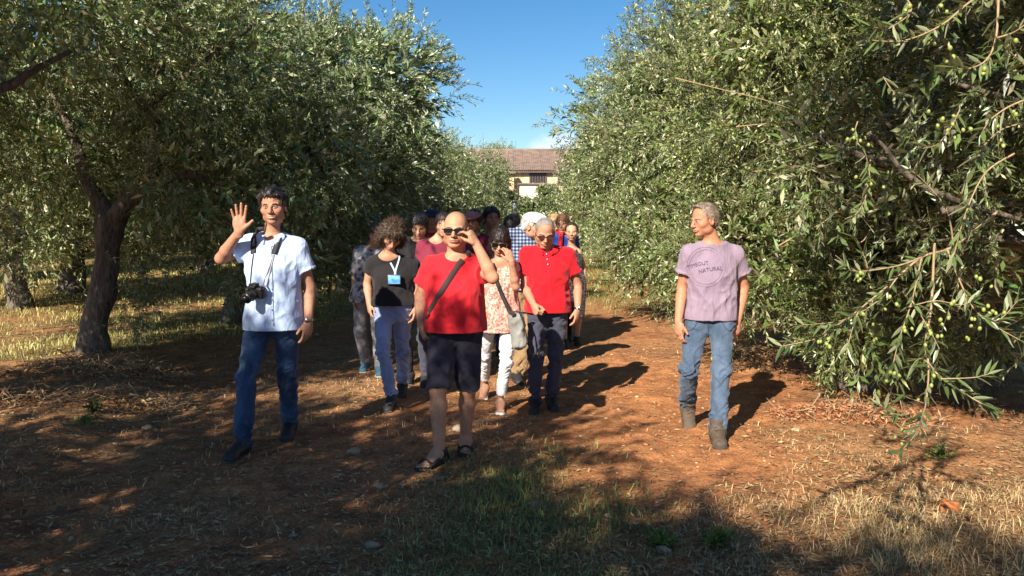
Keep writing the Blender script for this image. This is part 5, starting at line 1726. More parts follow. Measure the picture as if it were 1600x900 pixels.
        def lw(v):
            z = v[:, 2]
            return 0.35 * sstep(zc + .03, zc - .05, z) + 1.0 * np.exp(-((z - kz) / 0.10) ** 2) + (1.3 * np.exp(-((z - ankz - 0.05) / 0.09) ** 2) if end >= 1.9 else 0.3) + 0.5 * np.exp(-((z - zc + 0.07) / 0.05) ** 2) * (z < zc)
        o, v, q = mesh_from_field(F, bottom.get('name', 'trousers'), bottom['mat'], root, amp=bottom.get('amp', 0.0075), f=bottom.get('f', (8, 8, 20)), seed=int(abs(X0 * 777)) % 89 + 3, wfun=lw, keep=True)
        info['bvh_leg'] = bvh_of(v, q)
    # --- shoes
    if shoes:
        for f in (fL, fR):
            A0, d_, u_, r_ = f['ank'], f['d'], f['u'], f['r']
            c = A0 + d_ * 0.06 * s - u_ * 0.04 * s
            F = Field(c - 0.21 * s, c + 0.21 * s, shoes.get('res', 0.005))
            Rf = np.stack([d_, r_, u_]); k = shoes.get('k', 1.0) * s
            hi_ = shoes.get('high', 0.0)
            F.cone(A0 + u_ * (0.02 + hi_) * s, A0 - u_ * 0.03 * s, 0.044 * k, 0.044 * k, 0.0)
            F.ell(A0 - d_ * 0.030 * s - u_ * 0.045 * s, Rf, np.array([.044, .039, .046]) * k, 0.03)
            F.cone(A0 + d_ * 0.02 * s - u_ * 0.020 * s, A0 + d_ * 0.14 * s - u_ * 0.052 * s, 0.043 * k, 0.032 * k, 0.03, flat=(r_, 1.22))
            F.ell(A0 + d_ * 0.155 * s - u_ * 0.060 * s, Rf, np.array([.052, .046, .034]) * k, 0.02)
            # sole line cut
            F.halfcut(A0 - u_ * 0.074 * s, -u_)
            F.halfcut(A0 + u_ * (0.035 + hi_) * s, u_)
            so = mesh_from_field(F, 'shoe', shoes['mat'], root, amp=0.002, f=(60, 60, 60), seed=4)
            F = Field(c - 0.21 * s, c + 0.21 * s, shoes.get('res', 0.005))
            F.cone(A0 - d_ * 0.032 * s - u_ * 0.076 * s, A0 + d_ * 0.065 * s - u_ * 0.076 * s, 0.042 * k, 0.038 * k, 0)
            F.cone(A0 + d_ * 0.065 * s - u_ * 0.076 * s, A0 + d_ * 0.163 * s - u_ * 0.076 * s, 0.038 * k, 0.048 * k, 0.02)
            F.halfcut(A0 - u_ * 0.068 * s, u_); F.halfcut(A0 - u_ * 0.088 * s, -u_)
            mesh_from_field(F, 'sole', shoes.get('sole', M_SOLE), so)
            if shoes.get('laces'):
                mb = MB()
                for j in range(5):
                    p = A0 + d_ * (0.048 + 0.021 * j) * s + u_ * (0.030 - 0.0165 * j) * s
                    mb.tube([p - r_ * 0.024 * s, p + u_ * 0.006 * s, p + r_ * 0.024 * s + d_ * 0.012], 0.003, 5)
                mb.build('laces', M_LACE, so)
    if not hd.get('hide'):
        for sx_ in (-1, 1):
            mb = MB(); mb.ball(W_(sx_ * 0.031, 0.0765, -0.0005), np.array([0.0128, 0.0124, 0.0076]) * hs, 12, 8, R.T)
            ey = mb.build('eye', M_EYE, root)
            mb = MB(); mb.ball(W_(sx_ * 0.031, 0.0838, -0.0003), np.array([0.0056, 0.0058, 0.0054]) * hs, 10, 6, R.T); mb.build('iris', M_IRIS, ey)
            mb = MB()
            mb.tube([W_(sx_ * 0.0150, 0.0905, 0.0185), W_(sx_ * 0.027, 0.0905, 0.0225), W_(sx_ * 0.039, 0.0840, 0.0225), W_(sx_ * 0.050, 0.0720, 0.0170)], np.array([0.0030, 0.0036, 0.0032, 0.0016]) * hs, 6)
            mb.build('eyebrow', brow_mat(brow), root)
            mb = MB()
            mb.tube([W_(sx_ * 0.0195, 0.0840, 0.0030), W_(sx_ * 0.031, 0.0893, 0.0072), W_(sx_ * 0.044, 0.0810, 0.0022)], np.array([0.0012, 0.0017, 0.0012]) * hs, 5)
            mb.build('eyelashes', M_LASH, root)
    if hairdo:
        hair(root, hc, R, hs, **hairdo)
    return info

M_SOLE = simple_mat('rubber_sole', (0.05, 0.045, 0.04), 0.8, 0.2, 30, 0.1)
M_LACE = simple_mat('shoe_lace', (0.10, 0.07, 0.05), 0.8, 0.2, 30, 0.1)
M_LENS = simple_mat('dark_lens', (0.010, 0.008, 0.008), 0.25, 0.1, 10, 0, spec=0.25)
M_BLACK = simple_mat('black_plastic', (0.015, 0.015, 0.016), 0.4, 0.2, 20, 0.05)
M_STEEL = simple_mat('steel', (0.55, 0.54, 0.52), 0.3, 0.1, 20, 0, metal=1.0)

def rrect(w, h, r, n=4, taper=0.0):
    p = []
    for cx_, cy_, a0 in ((w / 2 - r, h / 2 - r, 0), (-w / 2 + r, h / 2 - r, 90), (-w / 2 + r, -h / 2 + r, 180), (w / 2 - r, -h / 2 + r, 270)):
        for i in range(n + 1):
            a = rad(a0 + 90 * i / n); x = cx_ + r * math.cos(a); y = cy_ + r * math.sin(a)
            p.append((x * (1 + taper * (y / h)), y))
    return p

def glasses(pi, name, lens_w=0.050, lens_h=0.036, lens_mat=None, frame_mat=None, drop=0.0, thin=False, rim=0.0035):
    """two lenses in a frame with bridge and temples, sitting on the nose"""
    W_, R, hs = pi['W'], pi['R'], pi['hs']
    fm = frame_mat or M_BLACK
    fr = MB(); lens = []
    for sx_ in (-1, 1):
        c = (sx_ * 0.0325, 0.0985, -0.001 - drop); a = rad(10) * sx_
        outl = rrect(lens_w, lens_h, lens_h * 0.36, 4, 0.10)
        f_, b_ = [], []
        for x, y in outl:
            px_, py_ = c[0] + x * math.cos(a), c[1] - abs(x * math.sin(a)) * (1 if x * sx_ > 0 else -0.2)
            f_.append(W_(px_, py_ + 0.0012, c[2] + y)); b_.append(W_(px_, py_ - 0.0012, c[2] + y))
        n = len(outl); mb = MB()
        mb.add(f_ + b_, [tuple(range(n)), tuple(range(2 * n - 1, n - 1, -1))] + [(i, i + n, (i + 1) % n + n, (i + 1) % n) for i in range(n)])
        lens.append(mb)
        loop = [(np.array(p) + np.array(q)) / 2 for p, q in zip(f_, b_)]
        fr.tube(loop + [loop[0]], rim * hs, 6, False)
        fr.tube([W_(sx_ * 0.058, 0.092, 0.004 - drop), W_(sx_ * 0.070, 0.082, 0.005 - drop), W_(sx_ * 0.079, 0.03, 0.004), W_(sx_ * 0.080, -0.01, 0.002)], 0.0030 * hs, 6)
    fr.tube([W_(-0.011, 0.100, 0.005 - drop), W_(0, 0.108, 0.008 - drop), W_(0.011, 0.100, 0.005 - drop)], 0.0026 * hs, 6)
    o = fr.build(name, fm, pi['root'])
    for mb in lens: mb.build('lens', lens_mat or M_LENS, o, smooth=False)
    return o

def cast(bvh, u, v, off=0.004):
    d = ray(u, v); d = d / np.linalg.norm(d)
    h = bvh.ray_cast(Vector((0, 0, CAMZ)), Vector(d))
    if h[0] is None: return None
    return np.array(h[0]) - d * off

def collar(pi, mat, h=0.035, open_=0.05, name='collar', spread=0.012):
    """folded shirt collar standing round the neck and opening at the front"""
    s, nk, fw, ax_ = pi['s'], pi['nk'], pi['fw'], pi['ax']
    base = nk + np.array([0, 0, -0.006])
    v, f = [], []
    n = 28
    for i in range(n + 1):
        a = rad(-155 + 310 * i / n)          # 0 = back of the neck
        dirv = ax_ * math.sin(a) - fw * math.cos(a)
        fr = max(0, math.cos(math.pi - a)); fr = ((1 - math.cos(a)) / 2)
        rr = 0.067 * s
        drop = open_ * fr ** 3
        p_in = base + dirv * rr * np.array([1, 1, 1]) - np.array([0, 0, drop * 0.4]) + fw * 0.012
        topp = p_in + np.array([0, 0, 0.028 * s * (1 - 0.5 * fr)])
        fold = topp + dirv * 0.007 + np.array([0, 0, 0.002])
        tip = p_in + dirv * (0.016 + spread * (1 - fr)) * s + fw * 0.012 * fr - np.array([0, 0, h * (0.35 + 0.9 * fr)])
        hit = pi['bvh'].find_nearest(Vector(tip))
        if hit[0] is not None:
            tip = np.array(hit[0]) + np.array(hit[1]) * 0.006
        mid = (fold + tip) / 2 + dirv * 0.004
        v += [p_in, topp, fold, mid, tip]
    for i in range(n):
        for k in range(4):
            f.append((i * 5 + k, (i + 1) * 5 + k, (i + 1) * 5 + k + 1, i * 5 + k + 1))
    mb = MB(); mb.add(v, f)
    o = mb.build(name, mat, pi['shirt'])
    so = o.modifiers.new('cloth', 'SOLIDIFY'); so.thickness = 0.003
    return o
# ------------------------------------------------------------------ the people, front to back
M_BLUESHIRT = pattern_mat('light_blue_shirt', 'dots', base=(0.42, 0.55, 0.78), c0=(0.44, 0.56, 0.80), c1=(0.62, 0.70, 0.84), scale=120, wr=0.45)
M_RED_T = cloth_mat('red_jersey', (0.58, 0.016, 0.026), wr=0.4, var=0.07)
M_RED_P = cloth_mat('red_pique', (0.56, 0.008, 0.018), wr=0.45, var=0.07)
M_LILAC = cloth_mat('lilac_jersey', (0.262, 0.197, 0.262), wr=0.5, var=0.06)
M_BLACK_T = cloth_mat('black_jersey', (0.018, 0.016, 0.018), wr=0.3, var=0.2)
M_DENIM_D = cloth_mat('dark_denim', (0.014, 0.034, 0.085), wr=0.5, var=0.35, col2=(0.034, 0.070, 0.145))
M_DENIM_M = cloth_mat('mid_denim', (0.046, 0.076, 0.128), wr=0.55, var=0.28, col2=(0.076, 0.112, 0.17))
M_DENIM_L = cloth_mat('light_denim', (0.19, 0.235, 0.41), wr=0.4, var=0.2, col2=(0.26, 0.31, 0.48))
M_NAVY = cloth_mat('navy_cotton', (0.022, 0.020, 0.034), wr=0.3, var=0.2)
M_SLATE = cloth_mat('slate_cotton', (0.050, 0.053, 0.078), wr=0.4, var=0.15)
M_WHITE = cloth_mat('white_cotton', (0.80, 0.79, 0.80), wr=0.4, var=0.03)
M_FLORAL = pattern_mat('floral_print', 'floral', base=(0.6, 0.3, 0.25), c0=(0.60, 0.42, 0.37), c1=(0.46, 0.15, 0.11), c2=(0.33, 0.17, 0.13), c3=(0.62, 0.33, 0.25), scale=75)
M_PLAID_A = pattern_mat('navy_check', 'plaid', base=(0.1, 0.12, 0.2), c0=(0.36, 0.40, 0.48), c1=(0.09, 0.13, 0.23), c2=(0.02, 0.03, 0.07), pitch=0.034, duty=0.45)
M_PLAID_B = pattern_mat('blue_plaid', 'plaid', base=(0.2, 0.3, 0.45), c0=(0.30, 0.42, 0.62), c1=(0.14, 0.22, 0.40), c2=(0.05, 0.08, 0.18), pitch=0.055, duty=0.5)
M_KHAKI = cloth_mat('brown_cotton', (0.26, 0.17, 0.085), wr=0.4, var=0.15)
M_GREYPRINT = pattern_mat('grey_print', 'floral', base=(0.2, 0.2, 0.22), c0=(0.20, 0.20, 0.22), c1=(0.42, 0.41, 0.44), c2=(0.07, 0.07, 0.09), c3=(0.30, 0.29, 0.31), scale=26)
M_GREYTROU = cloth_mat('grey_linen', (0.24, 0.23, 0.24), wr=0.4, var=0.15)
M_MAROON = cloth_mat('maroon_cotton', (0.20, 0.025, 0.05), wr=0.3, var=0.15)
M_DARKDRESS = pattern_mat('black_speckle', 'floral', base=(0.03, 0.03, 0.03), c0=(0.025, 0.022, 0.026), c1=(0.025, 0.022, 0.026), c2=(0.16, 0.14, 0.14), c3=(0.05, 0.045, 0.05), scale=60)
M_ROYAL = cloth_mat('royal_blue_cotton', (0.03, 0.07, 0.36), wr=0.3, var=0.15)
M_CAPW = pattern_mat('pale_check_cap', 'plaid', base=(.7, .7, .7), c0=(0.80, 0.80, 0.80), c1=(0.66, 0.68, 0.72), c2=(0.5, 0.54, 0.62), pitch=0.022, duty=0.75)
M_CAPN = cloth_mat('navy_cap', (0.02, 0.03, 0.08), wr=0.2)
M_PINK = cloth_mat('pink_cap', (0.55, 0.20, 0.20), wr=0.2)
M_BAGGREY = cloth_mat('grey_canvas', (0.27, 0.27, 0.25), wr=0.35, var=0.08)
M_STRAP = cloth_mat('dark_webbing', (0.055, 0.030, 0.030), wr=0.1, var=0.1)
M_BOOT = shoe_mat('muddy_boot_leather', (0.085, 0.062, 0.042), 0.8)
M_DARKSHOE = shoe_mat('black_shoe', (0.025, 0.023, 0.024), 0.6)
M_BLUESHOE = shoe_mat('teal_shoe', (0.05, 0.13, 0.19), 0.7)
M_SANDAL = simple_mat('black_sandal', (0.02, 0.018, 0.017), 0.65, 0.2, 40, 0.2)
SK_A = (0.46, 0.235, 0.15); SK_B = (0.47, 0.245, 0.15); SK_C = (0.42, 0.21, 0.132)

# 1. waving man with the camera
CM = person('waving man in a light blue short-sleeved shirt and dark jeans, camera on his chest', 5.75, 1.82, (427, 505),
            footL=(356, 723, -12, 0), footR=(447, 689, 6, 6),
            shL=(378, 362, 0.0), shR=(476, 366, 0.02), neck=(425, 366, 0.0),
            armL=((345, 404, -0.06), (374, 362, -0.20)), armR=((484, 448, 0.06), (482, 502, -0.04)),
            handL=dict(d=(0.06, -0.10, 1.0), n=(0.10, -1, -0.05), thumb=(1, 0, 0), pose='open', fine=True, s=1.06),
            handR=dict(d=(-0.06, -0.12, -1.0), n=(-0.75, 0.62, 0), thumb=(-0.5, -0.8, 0), pose='relax', fine=True),
            head=dict(at=(427, 323, -0.05), yaw=3, pitch=4, roll=3, s=1.0, smile=1.0), bulk=1.02, belly=0.045, skin=SK_C, brow=(0.04, 0.025, 0.02), res=0.006,
            top=dict(mat=M_BLUESHIRT, hem=514, sleeve=0.60, ease=0.017, loose=0.75, flare=0.014, amp=0.0152, v=0.13, neck=(0.012, 0.03, 0.070, 0.072, 0.055)),
            bottom=dict(mat=M_DENIM_D, r=(0.092, 0.068, 0.060), amp=0.013), shoes=dict(mat=M_DARKSHOE, k=1.05), yaw=4,
            hairdo=dict(style='short', col=(0.016, 0.012, 0.010), thick=0.022, seed=1, amp=0.0133, nstr=1100, slen=0.024, mess=.14, lobes=[((0.0, 0.045, 0.092), (0.055, 0.045, 0.030))]))
collar(CM, M_BLUESHIRT, 0.038, 0.055)
mb = MB()
for v_ in (385, 402, 452, 468, 484, 500):
    p = cast(CM['bvh'], 425, v_, 0.002)
    if p is not None: mb.ball(p, 0.0055, 8, 5)
for u0, v0 in ((424, 400),):
    pl = [cast(CM['bvh'], 424 + 0.03 * k, 384 + k, 0.0015) for k in range(0, 132, 6)]
    pl = [p for p in pl if p is not None]
    mb.ribbon(pl, 0.006, np.array([1, 0, 0]), 0.003)
mb.build('placket', simple_mat('dark_button', (0.16, 0.20, 0.30), 0.5, 0.1, 20, 0), CM['shirt'])
mb = MB(); w = CM['wR']; mb.tube([w + np.array([0, 0, 0.018]), w + np.array([0, 0, 0.004])], [0.034, 0.034], 16); mb.ball(w + np.array([-0.005, -0.033, 0.011]), (0.017, 0.009, 0.017), 10, 6)
mb.build('wristwatch', M_STEEL, CM['root'])

# 2. bald man in front
BM = person('bald man in a plain red T-shirt and dark shorts, lifting a hand to his sunglasses', 5.42, 1.70, (711, 512),
            footL=(657, 734, -38, 4), footR=(727, 713, 3, 0),
            shL=(661, 396, 0.0), shR=(759, 396, 0.0), neck=(713, 398, 0.0),
            armL=((657, 462, 0.05), (659, 510, -0.02)), armR=((770, 434, -0.20), (744, 381, -0.20)),
            handL=dict(d=(0.25, -0.15, -1.0), n=(0.9, 0.2, 0), pose='fist'),
            handR=dict(d=(-0.42, -0.15, 0.88), n=(-0.82, 0.42, -0.35), thumb=(-0.6, 0.25, -0.6), pose='pinch', fine=True, s=1.0),
            head=dict(at=(712, 359, -0.04), yaw=-4, pitch=4, roll=-2, s=1.02), bulk=1.12, belly=0.085, skin=SK_B, brow=(0.28, 0.16, 0.10), fat=0.008, stub_top=True, res=0.006,
            top=dict(mat=M_RED_T, hem=516, sleeve=0.62, ease=0.015, loose=0.75, flare=0.012, amp=0.0104, neck=(0.0, 0.035, 0.076, 0.078, 0.050)),
            bottom=dict(mat=M_NAVY, name='shorts', r=(0.092, 0.085, 0.086), end=1.02, amp=0.0114, f=(8, 8, 7)), barefoot=True, yaw=3)
glasses(BM, 'sunglasses', 0.058, 0.031, rim=0.0032)
mb = MB()
for sx_ in (-1, 1): pass
def sandals(pi):
    for f in (pi['fL'], pi['fR']):
        A0, d_, u_, r_, s = f['ank'], f['d'], f['u'], f['r'], pi['s']
        F = Field(A0 - 0.24, A0 + 0.24, 0.005)
        F.cone(A0 - d_ * 0.034 * s - u_ * 0.083 * s, A0 + d_ * 0.07 * s - u_ * 0.083 * s, 0.043, 0.040, 0)
        F.cone(A0 + d_ * 0.07 * s - u_ * 0.083 * s, A0 + d_ * 0.172 * s - u_ * 0.083 * s, 0.040, 0.052, 0.02)
        F.halfcut(A0 - u_ * 0.068 * s, u_); F.halfcut(A0 - u_ * 0.094 * s, -u_)
        # heel counter
        sh = mesh_from_field(F, 'sandal', M_SANDAL, pi['root'])
        mb = MB()
        for c, rx, rz, tilt, wd in ((0.128, 0.053, 0.033, 0.25, 0.044), (0.045, 0.047, 0.056, 0.55, 0.040)):
            pts, sd = [], []
            for k in range(13):
                a = math.pi * k / 12
                base = A0 + d_ * c * s - u_ * 0.072 * s
                pts.append(base + r_ * math.cos(a) * rx * s + u_ * math.sin(a) * rz * s * 1.05 - d_ * math.sin(a) * rz * tilt * s)
                sd.append(d_ * (1 - .3 * math.sin(a)) + u_ * 0.6 * math.sin(a))
            mb.ribbon(pts, wd, sd, 0.010)
        for sg in (-1, 1):
            mb.ribbon([A0 + d_ * 0.125 * s - u_ * 0.070 * s + r_ * sg * 0.050 * s, A0 + d_ * 0.08 * s - u_ * 0.055 * s + r_ * sg * 0.047 * s, A0 + d_ * 0.03 * s - u_ * 0.04 * s + r_ * sg * 0.043 * s, A0 - d_ * 0.03 * s - u_ * 0.03 * s + r_ * sg * 0.040 * s], 0.030, u_, 0.009)
        pts, sd = [], []
        for k in range(17):
            a = 2 * math.pi * k / 16
            pts.append(A0 - u_ * 0.012 * s - d_ * 0.006 * s + d_ * math.cos(a) * 0.050 * s + r_ * math.sin(a) * 0.044 * s); sd.append(u_)
        mb.ribbon(pts, 0.034, sd, 0.010)
        pts = [A0 - u_ * 0.02 * s - d_ * 0.052 * s, A0 - u_ * 0.07 * s - d_ * 0.070 * s]
        mb.ribbon(pts, 0.05, r_, 0.006)
        mb.build('strap', M_SANDAL, sh)
sandals(BM)

# 3. man in the lilac T-shirt
LM = person('man in a lilac printed T-shirt and blue jeans looking sideways at the group', 6.05, 1.76, (1110, 500),
            footL=(1079, 668, 2, 46), footR=(1126, 701, -6, 0),
            shL=(1066, 378, -0.03), shR=(1162, 380, 0.03), neck=(1112, 374, 0.0),
            armL=((1066, 448, 0.05), (1060, 503, -0.06)), armR=((1162, 450, 0.10), (1152, 502, 0.0)),
            handL=dict(d=(-0.02, -0.15, -1.0), n=(0.8, 0.5, 0), thumb=(0.6, -0.8, 0), pose='relax', fine=True),
            handR=dict(d=(-0.05, -0.12, -1.0), n=(-0.5, 0.8, 0), thumb=(-0.8, -0.5, 0), pose='relax', fine=True),
            head=dict(at=(1100, 344, -0.02), yaw=-64, pitch=8, roll=0, s=1.0), bulk=1.0, belly=0.03, skin=(0.45, 0.205, 0.12), brow=(0.25, 0.2, 0.17), res=0.006,
            top=dict(mat=M_LILAC, hem=499, sleeve=0.55, ease=0.016, loose=0.65, flare=0.016, amp=0.0152, neck=(-0.002, 0.028, 0.076, 0.074, 0.045)),
            bottom=dict(mat=M_DENIM_M, r=(0.092, 0.070, 0.066), amp=0.0135), shoes=dict(mat=M_BOOT, k=1.12, high=0.045, laces=True), yaw=-6,
            hairdo=dict(style='receding', col=(0.20, 0.155, 0.12), thick=0.011, seed=3, amp=0.005, nstr=1400, slen=0.020, curl=0.08, mess=.2, lobes=[((0.0, 0.03, 0.103), (0.048, 0.04, 0.013))], var=0.5))

# 4. man in the red polo shirt
PM = person('man in a red polo shirt and slate trousers, smiling down through tinted glasses', 6.85, 1.66, (856, 486),
            footL=(834, 648, -4, 0), footR=(866, 643, 4, 0),
            shL=(814, 382, 0.0), shR=(897, 384, 0.0), neck=(854, 387, -0.03),
            armL=((820, 448, 0.0), (834, 476, -0.20)), armR=((903, 446, 0.06), (903, 483, -0.04)),
            handL=dict(d=(0.25, -0.5, -0.8), n=(0.8, 0.3, -0.3), thumb=(0.2, -0.7, 0.5), pose='fist', fine=True),
            handR=dict(d=(-0.10, -0.15, -1.0), n=(-0.8, 0.5, 0), thumb=(-0.6, -0.8, 0), pose='relax', fine=True),
            head=dict(at=(851, 364, -0.10), yaw=4, pitch=22, roll=-3, s=1.02, smile=.5), bulk=1.04, belly=0.055, skin=SK_C, brow=(0.2, 0.14, 0.11), fat=0.004, res=0.0065,
            top=dict(mat=M_RED_P, hem=487, sleeve=0.58, ease=0.016, loose=0.7, flare=0.012, amp=0.0133, v=0.10, neck=(0.012, 0.03, 0.068, 0.070, 0.055)),
            bottom=dict(mat=M_SLATE, r=(0.090, 0.068, 0.062), amp=0.0171), shoes=dict(mat=M_DARKSHOE), yaw=2,
            hairdo=dict(style='receding', col=(0.24, 0.215, 0.195), thick=0.006, seed=4, amp=0.003, nstr=300, slen=0.012, var=0.3))
collar(PM, M_RED_P, 0.034, 0.05)
glasses(PM, 'glasses', 0.050, 0.028, lens_mat=simple_mat('tinted_lens', (0.10, 0.025, 0.02), 0.15, 0.1, 10, 0), rim=0.0026)
mb = MB(); w = PM['wR']; mb.tube([w + np.array([0, 0, 0.02]), w + np.array([0, 0, 0.003])], [0.034, 0.034], 14); mb.ball(w + np.array([0.01, -0.03, 0.012]), (0.018, 0.010, 0.018), 10, 6)
mb.build('wristwatch', M_STEEL, PM['root'])
mb = MB()
for k in range(3):
    p = cast(PM['bvh'], 854 + k, 397 + 8 * k, 0.002)
    if p is not None: mb.ball(p, 0.006, 8, 5)
if mb.v: mb.build('button', simple_mat('white_button', (0.7, 0.65, 0.62), 0.4, 0.1, 20, 0), PM['shirt'])

# 5. woman in the floral top
FW = person('woman in a floral top and white cropped trousers, touching her dark sunglasses', 6.85, 1.63, (779, 505), female=True,
            footL=(754, 624, -6, 22), footR=(782, 648, 2, 0),
            shL=(758, 405, 0.02), shR=(812, 405, 0.0), neck=(782, 403, -0.02),
            armL=((752, 455, 0.05), (756, 500, 0.0)), armR=((806, 448, -0.12), (799, 408, -0.20)),
            handR=dict(d=(-0.32, -0.05, 0.95), n=(-0.5, 0.85, 0), thumb=(-0.9, 0.2, 0), pose='touch', fine=True),
            head=dict(at=(781, 376, -0.06), yaw=-3, pitch=24, roll=-4, s=1.0), skin=SK_A, brow=(0.05, 0.03, 0.02), res=0.0065, barefoot=True,
            top=dict(mat=M_FLORAL, name='blouse', hem=518, sleeve=0.16, ease=0.016, loose=0.9, flare=0.01, amp=0.0171, f=(16, 16, 3), neck=(-0.005, 0.04, 0.090, 0.10, 0.075)),
            bottom=dict(mat=M_WHITE, r=(0.086, 0.066, 0.058), end=1.80, amp=0.0075, f=(7, 7, 24)),
            hairdo=dict(style='bangs', col=(0.016, 0.010, 0.008), thick=0.014, seed=5, amp=0.006, nstr=900, slen=0.035, lobes=[((0.0, -0.06, -0.07), (0.085, 0.055, 0.085)), ((0.07, -0.01, -0.05), (0.028, 0.045, 0.085)), ((-0.07, -0.01, -0.05), (0.028, 0.045, 0.085))]))
glasses(FW, 'sunglasses', 0.058, 0.046, rim=0.0036)
sk_s = MB()
def slippers(pi):
    for f in (pi['fL'], pi['fR']):
        A0, d_, u_, r_, s = f['ank'], f['d'], f['u'], f['r'], pi['s']
        F = Field(A0 - 0.24, A0 + 0.24, 0.006)
        F.cone(A0 - d_ * 0.034 * s - u_ * 0.080 * s, A0 + d_ * 0.07 * s - u_ * 0.080 * s, 0.038, 0.035, 0)
        F.cone(A0 + d_ * 0.07 * s - u_ * 0.080 * s, A0 + d_ * 0.165 * s - u_ * 0.080 * s, 0.035, 0.044, 0.02)
        F.halfcut(A0 - u_ * 0.070 * s, u_); F.halfcut(A0 - u_ * 0.086 * s, -u_)
        sh = mesh_from_field(F, 'flip_flop', M_WHITE, pi['root'])
        mb = MB()
        for sg in (-1, 1):
            mb.tube([A0 + d_ * 0.13 * s - u_ * 0.058 * s, A0 + d_ * 0.09 * s - u_ * 0.042 * s + r_ * sg * 0.03 * s, A0 + d_ * 0.04 * s - u_ * 0.066 * s + r_ * sg * 0.040 * s], 0.005, 6)
        mb.build('strap', M_WHITE, sh)
slippers(FW)

# 6. woman in black with the badge
BW = person('curly-haired woman in a black T-shirt and light blue jeans, head bowed, wearing a badge', 7.05, 1.66, (613, 470), female=True, bulk=1.12,
            footL=(605, 645, -4, 0), footR=(628, 622, 6, 10),
            shL=(571, 398, 0.0), shR=(655, 400, 0.03), neck=(606, 392, -0.03),
            armL=((574, 444, 0.03), (577, 474, -0.06)), armR=((652, 452, 0.06), (649, 482, -0.02)),
            handL=dict(d=(0.05, -0.2, -1.0), n=(0.8, 0.4, 0), thumb=(0.5, -0.8, 0), pose='relax'),
            head=dict(at=(613, 368, -0.10), yaw=10, pitch=44, roll=-10, s=1.0), skin=SK_A, brow=(0.2, 0.12, 0.07), res=0.0065, belly=0.02,
            top=dict(mat=M_BLACK_T, hem=476, sleeve=0.42, ease=0.014, loose=0.8, flare=0.010, amp=0.0133, neck=(-0.01, 0.05, 0.105, 0.10, 0.075)),
            bottom=dict(mat=M_DENIM_L, r=(0.096, 0.072, 0.058), end=1.93, amp=0.0152), shoes=dict(mat=M_DARKSHOE, k=0.98, high=0.03), yaw=4,
            hairdo=dict(style='long', col=(0.055, 0.032, 0.018), thick=0.020, seed=6, amp=0.020, freq=34, nstr=5500, slen=0.036, curl=0.45, var=0.6, mess=0.22, wdt=0.0012,
                        lobes=[((0.072, 0.0, -0.03), (0.042, 0.062, 0.085)), ((-0.072, 0.0, -0.03), (0.042, 0.062, 0.085)), ((0, -0.07, -0.05), (0.11, 0.06, 0.10)), ((0, 0.055, 0.085), (0.06, 0.04, 0.035))]))

# 7. man in the pale flat cap
CP = person('man in a pale flat cap and navy checked shirt, face turned aside, brown trousers', 8.3, 1.75, (822, 470),
            footL=(798, 590, -4, 0), footR=(812, 602, 10, 0),
            head=dict(at=(833, 354, -0.08), yaw=62, pitch=10, s=1.08), bulk=1.05, belly=0.05, skin=SK_C, res=0.0085, brow=(0.3, 0.26, 0.22),
            top=dict(mat=M_PLAID_A, hem=0.50, sleeve=0.6, ease=0.016, loose=0.7, amp=0.0152, neck=(0.01, 0.03, 0.07, 0.07, 0.05)),
            bottom=dict(mat=M_KHAKI, r=(0.094, 0.076, 0.072), amp=0.0190), shoes=dict(mat=M_DARKSHOE, res=0.007), yaw=22,
            hairdo=dict(style='short', col=(0.40, 0.38, 0.36), thick=0.012, seed=7, nstr=200, slen=0.02, zmax=0.05, h=0.007))
collar(CP, M_PLAID_A, 0.036, 0.05)
def flat_cap(pi, mat, peak=True, name='flat_cap', base=0.045, hh=1.0, fwd=0.03):
    W_, R, s = pi['W'], pi['R'], pi['hs']
    F = Field(pi['hc'] - 0.22 * s, pi['hc'] + 0.24 * s, 0.006)
    F.ell(W_(0, -0.006 + fwd * .4, 0.062), R, np.array([0.094, 0.122, 0.070 * hh]) * s, 0)
    if name == 'flat_cap':
        F.ell(W_(0, 0.055, 0.072), R, np.array([0.088, 0.075, 0.040]) * s, 0.03)
    F.halfcut(W_(0, 0, base), -(R[2] + R[1] * 0.12) / np.linalg.norm(R[2] + R[1] * 0.12))
    o = mesh_from_field(F, name, mat, pi['root'], amp=0.003, f=(30, 30, 30), seed=2)
    F = Field(pi['hc'] - 0.22 * s, pi['hc'] + 0.26 * s, 0.005)
    F.ell(W_(0, 0.095, 0.050), R, np.array([0.070, 0.075 if name != 'flat_cap' else 0.055, 0.016]) * s, 0)
    F.halfcut(W_(0, 0.07, 0), -R[1]); F.halfcut(W_(0, 0, 0.042), -R[2])
    mesh_from_field(F, 'peak', mat, o)
flat_cap(CP, M_CAPW)

# 8. people deeper in the group
def walker(label, u, v, D, H, top, bottom, hairdo=None, **k):
    hd = k.pop('head', {})
    hd = dict(at=(u, v, -0.05), **hd)
    return person(label, D, H, k.pop('pel', (u, 480)), head=hd, top=top, bottom=bottom, hairdo=hairdo, res=0.010, shoes=k.pop('shoes', dict(mat=M_DARKSHOE, res=0.009)), **k)
GW = walker('person in a grey patterned top and grey trousers behind the curly-haired woman', 588, 366, 8.75, 1.62, dict(mat=M_GREYPRINT, hem=0.47, sleeve=0.9, ease=0.02, loose=0.9),
            dict(mat=M_GREYTROU, r=(0.094, 0.076, 0.072)), dict(style='bangs', col=(0.06, 0.045, 0.04), thick=0.02, seed=8, nstr=700, slen=.05, h=0.007), female=True, pel=(576, 480),
            shL=(553, 383), shR=(612, 383), footL=(566, 582, -6, 8), footR=(592, 590, 4, 0), shoes=dict(mat=M_BLUESHOE, res=0.008, sole=M_WHITE), bulk=1.1)
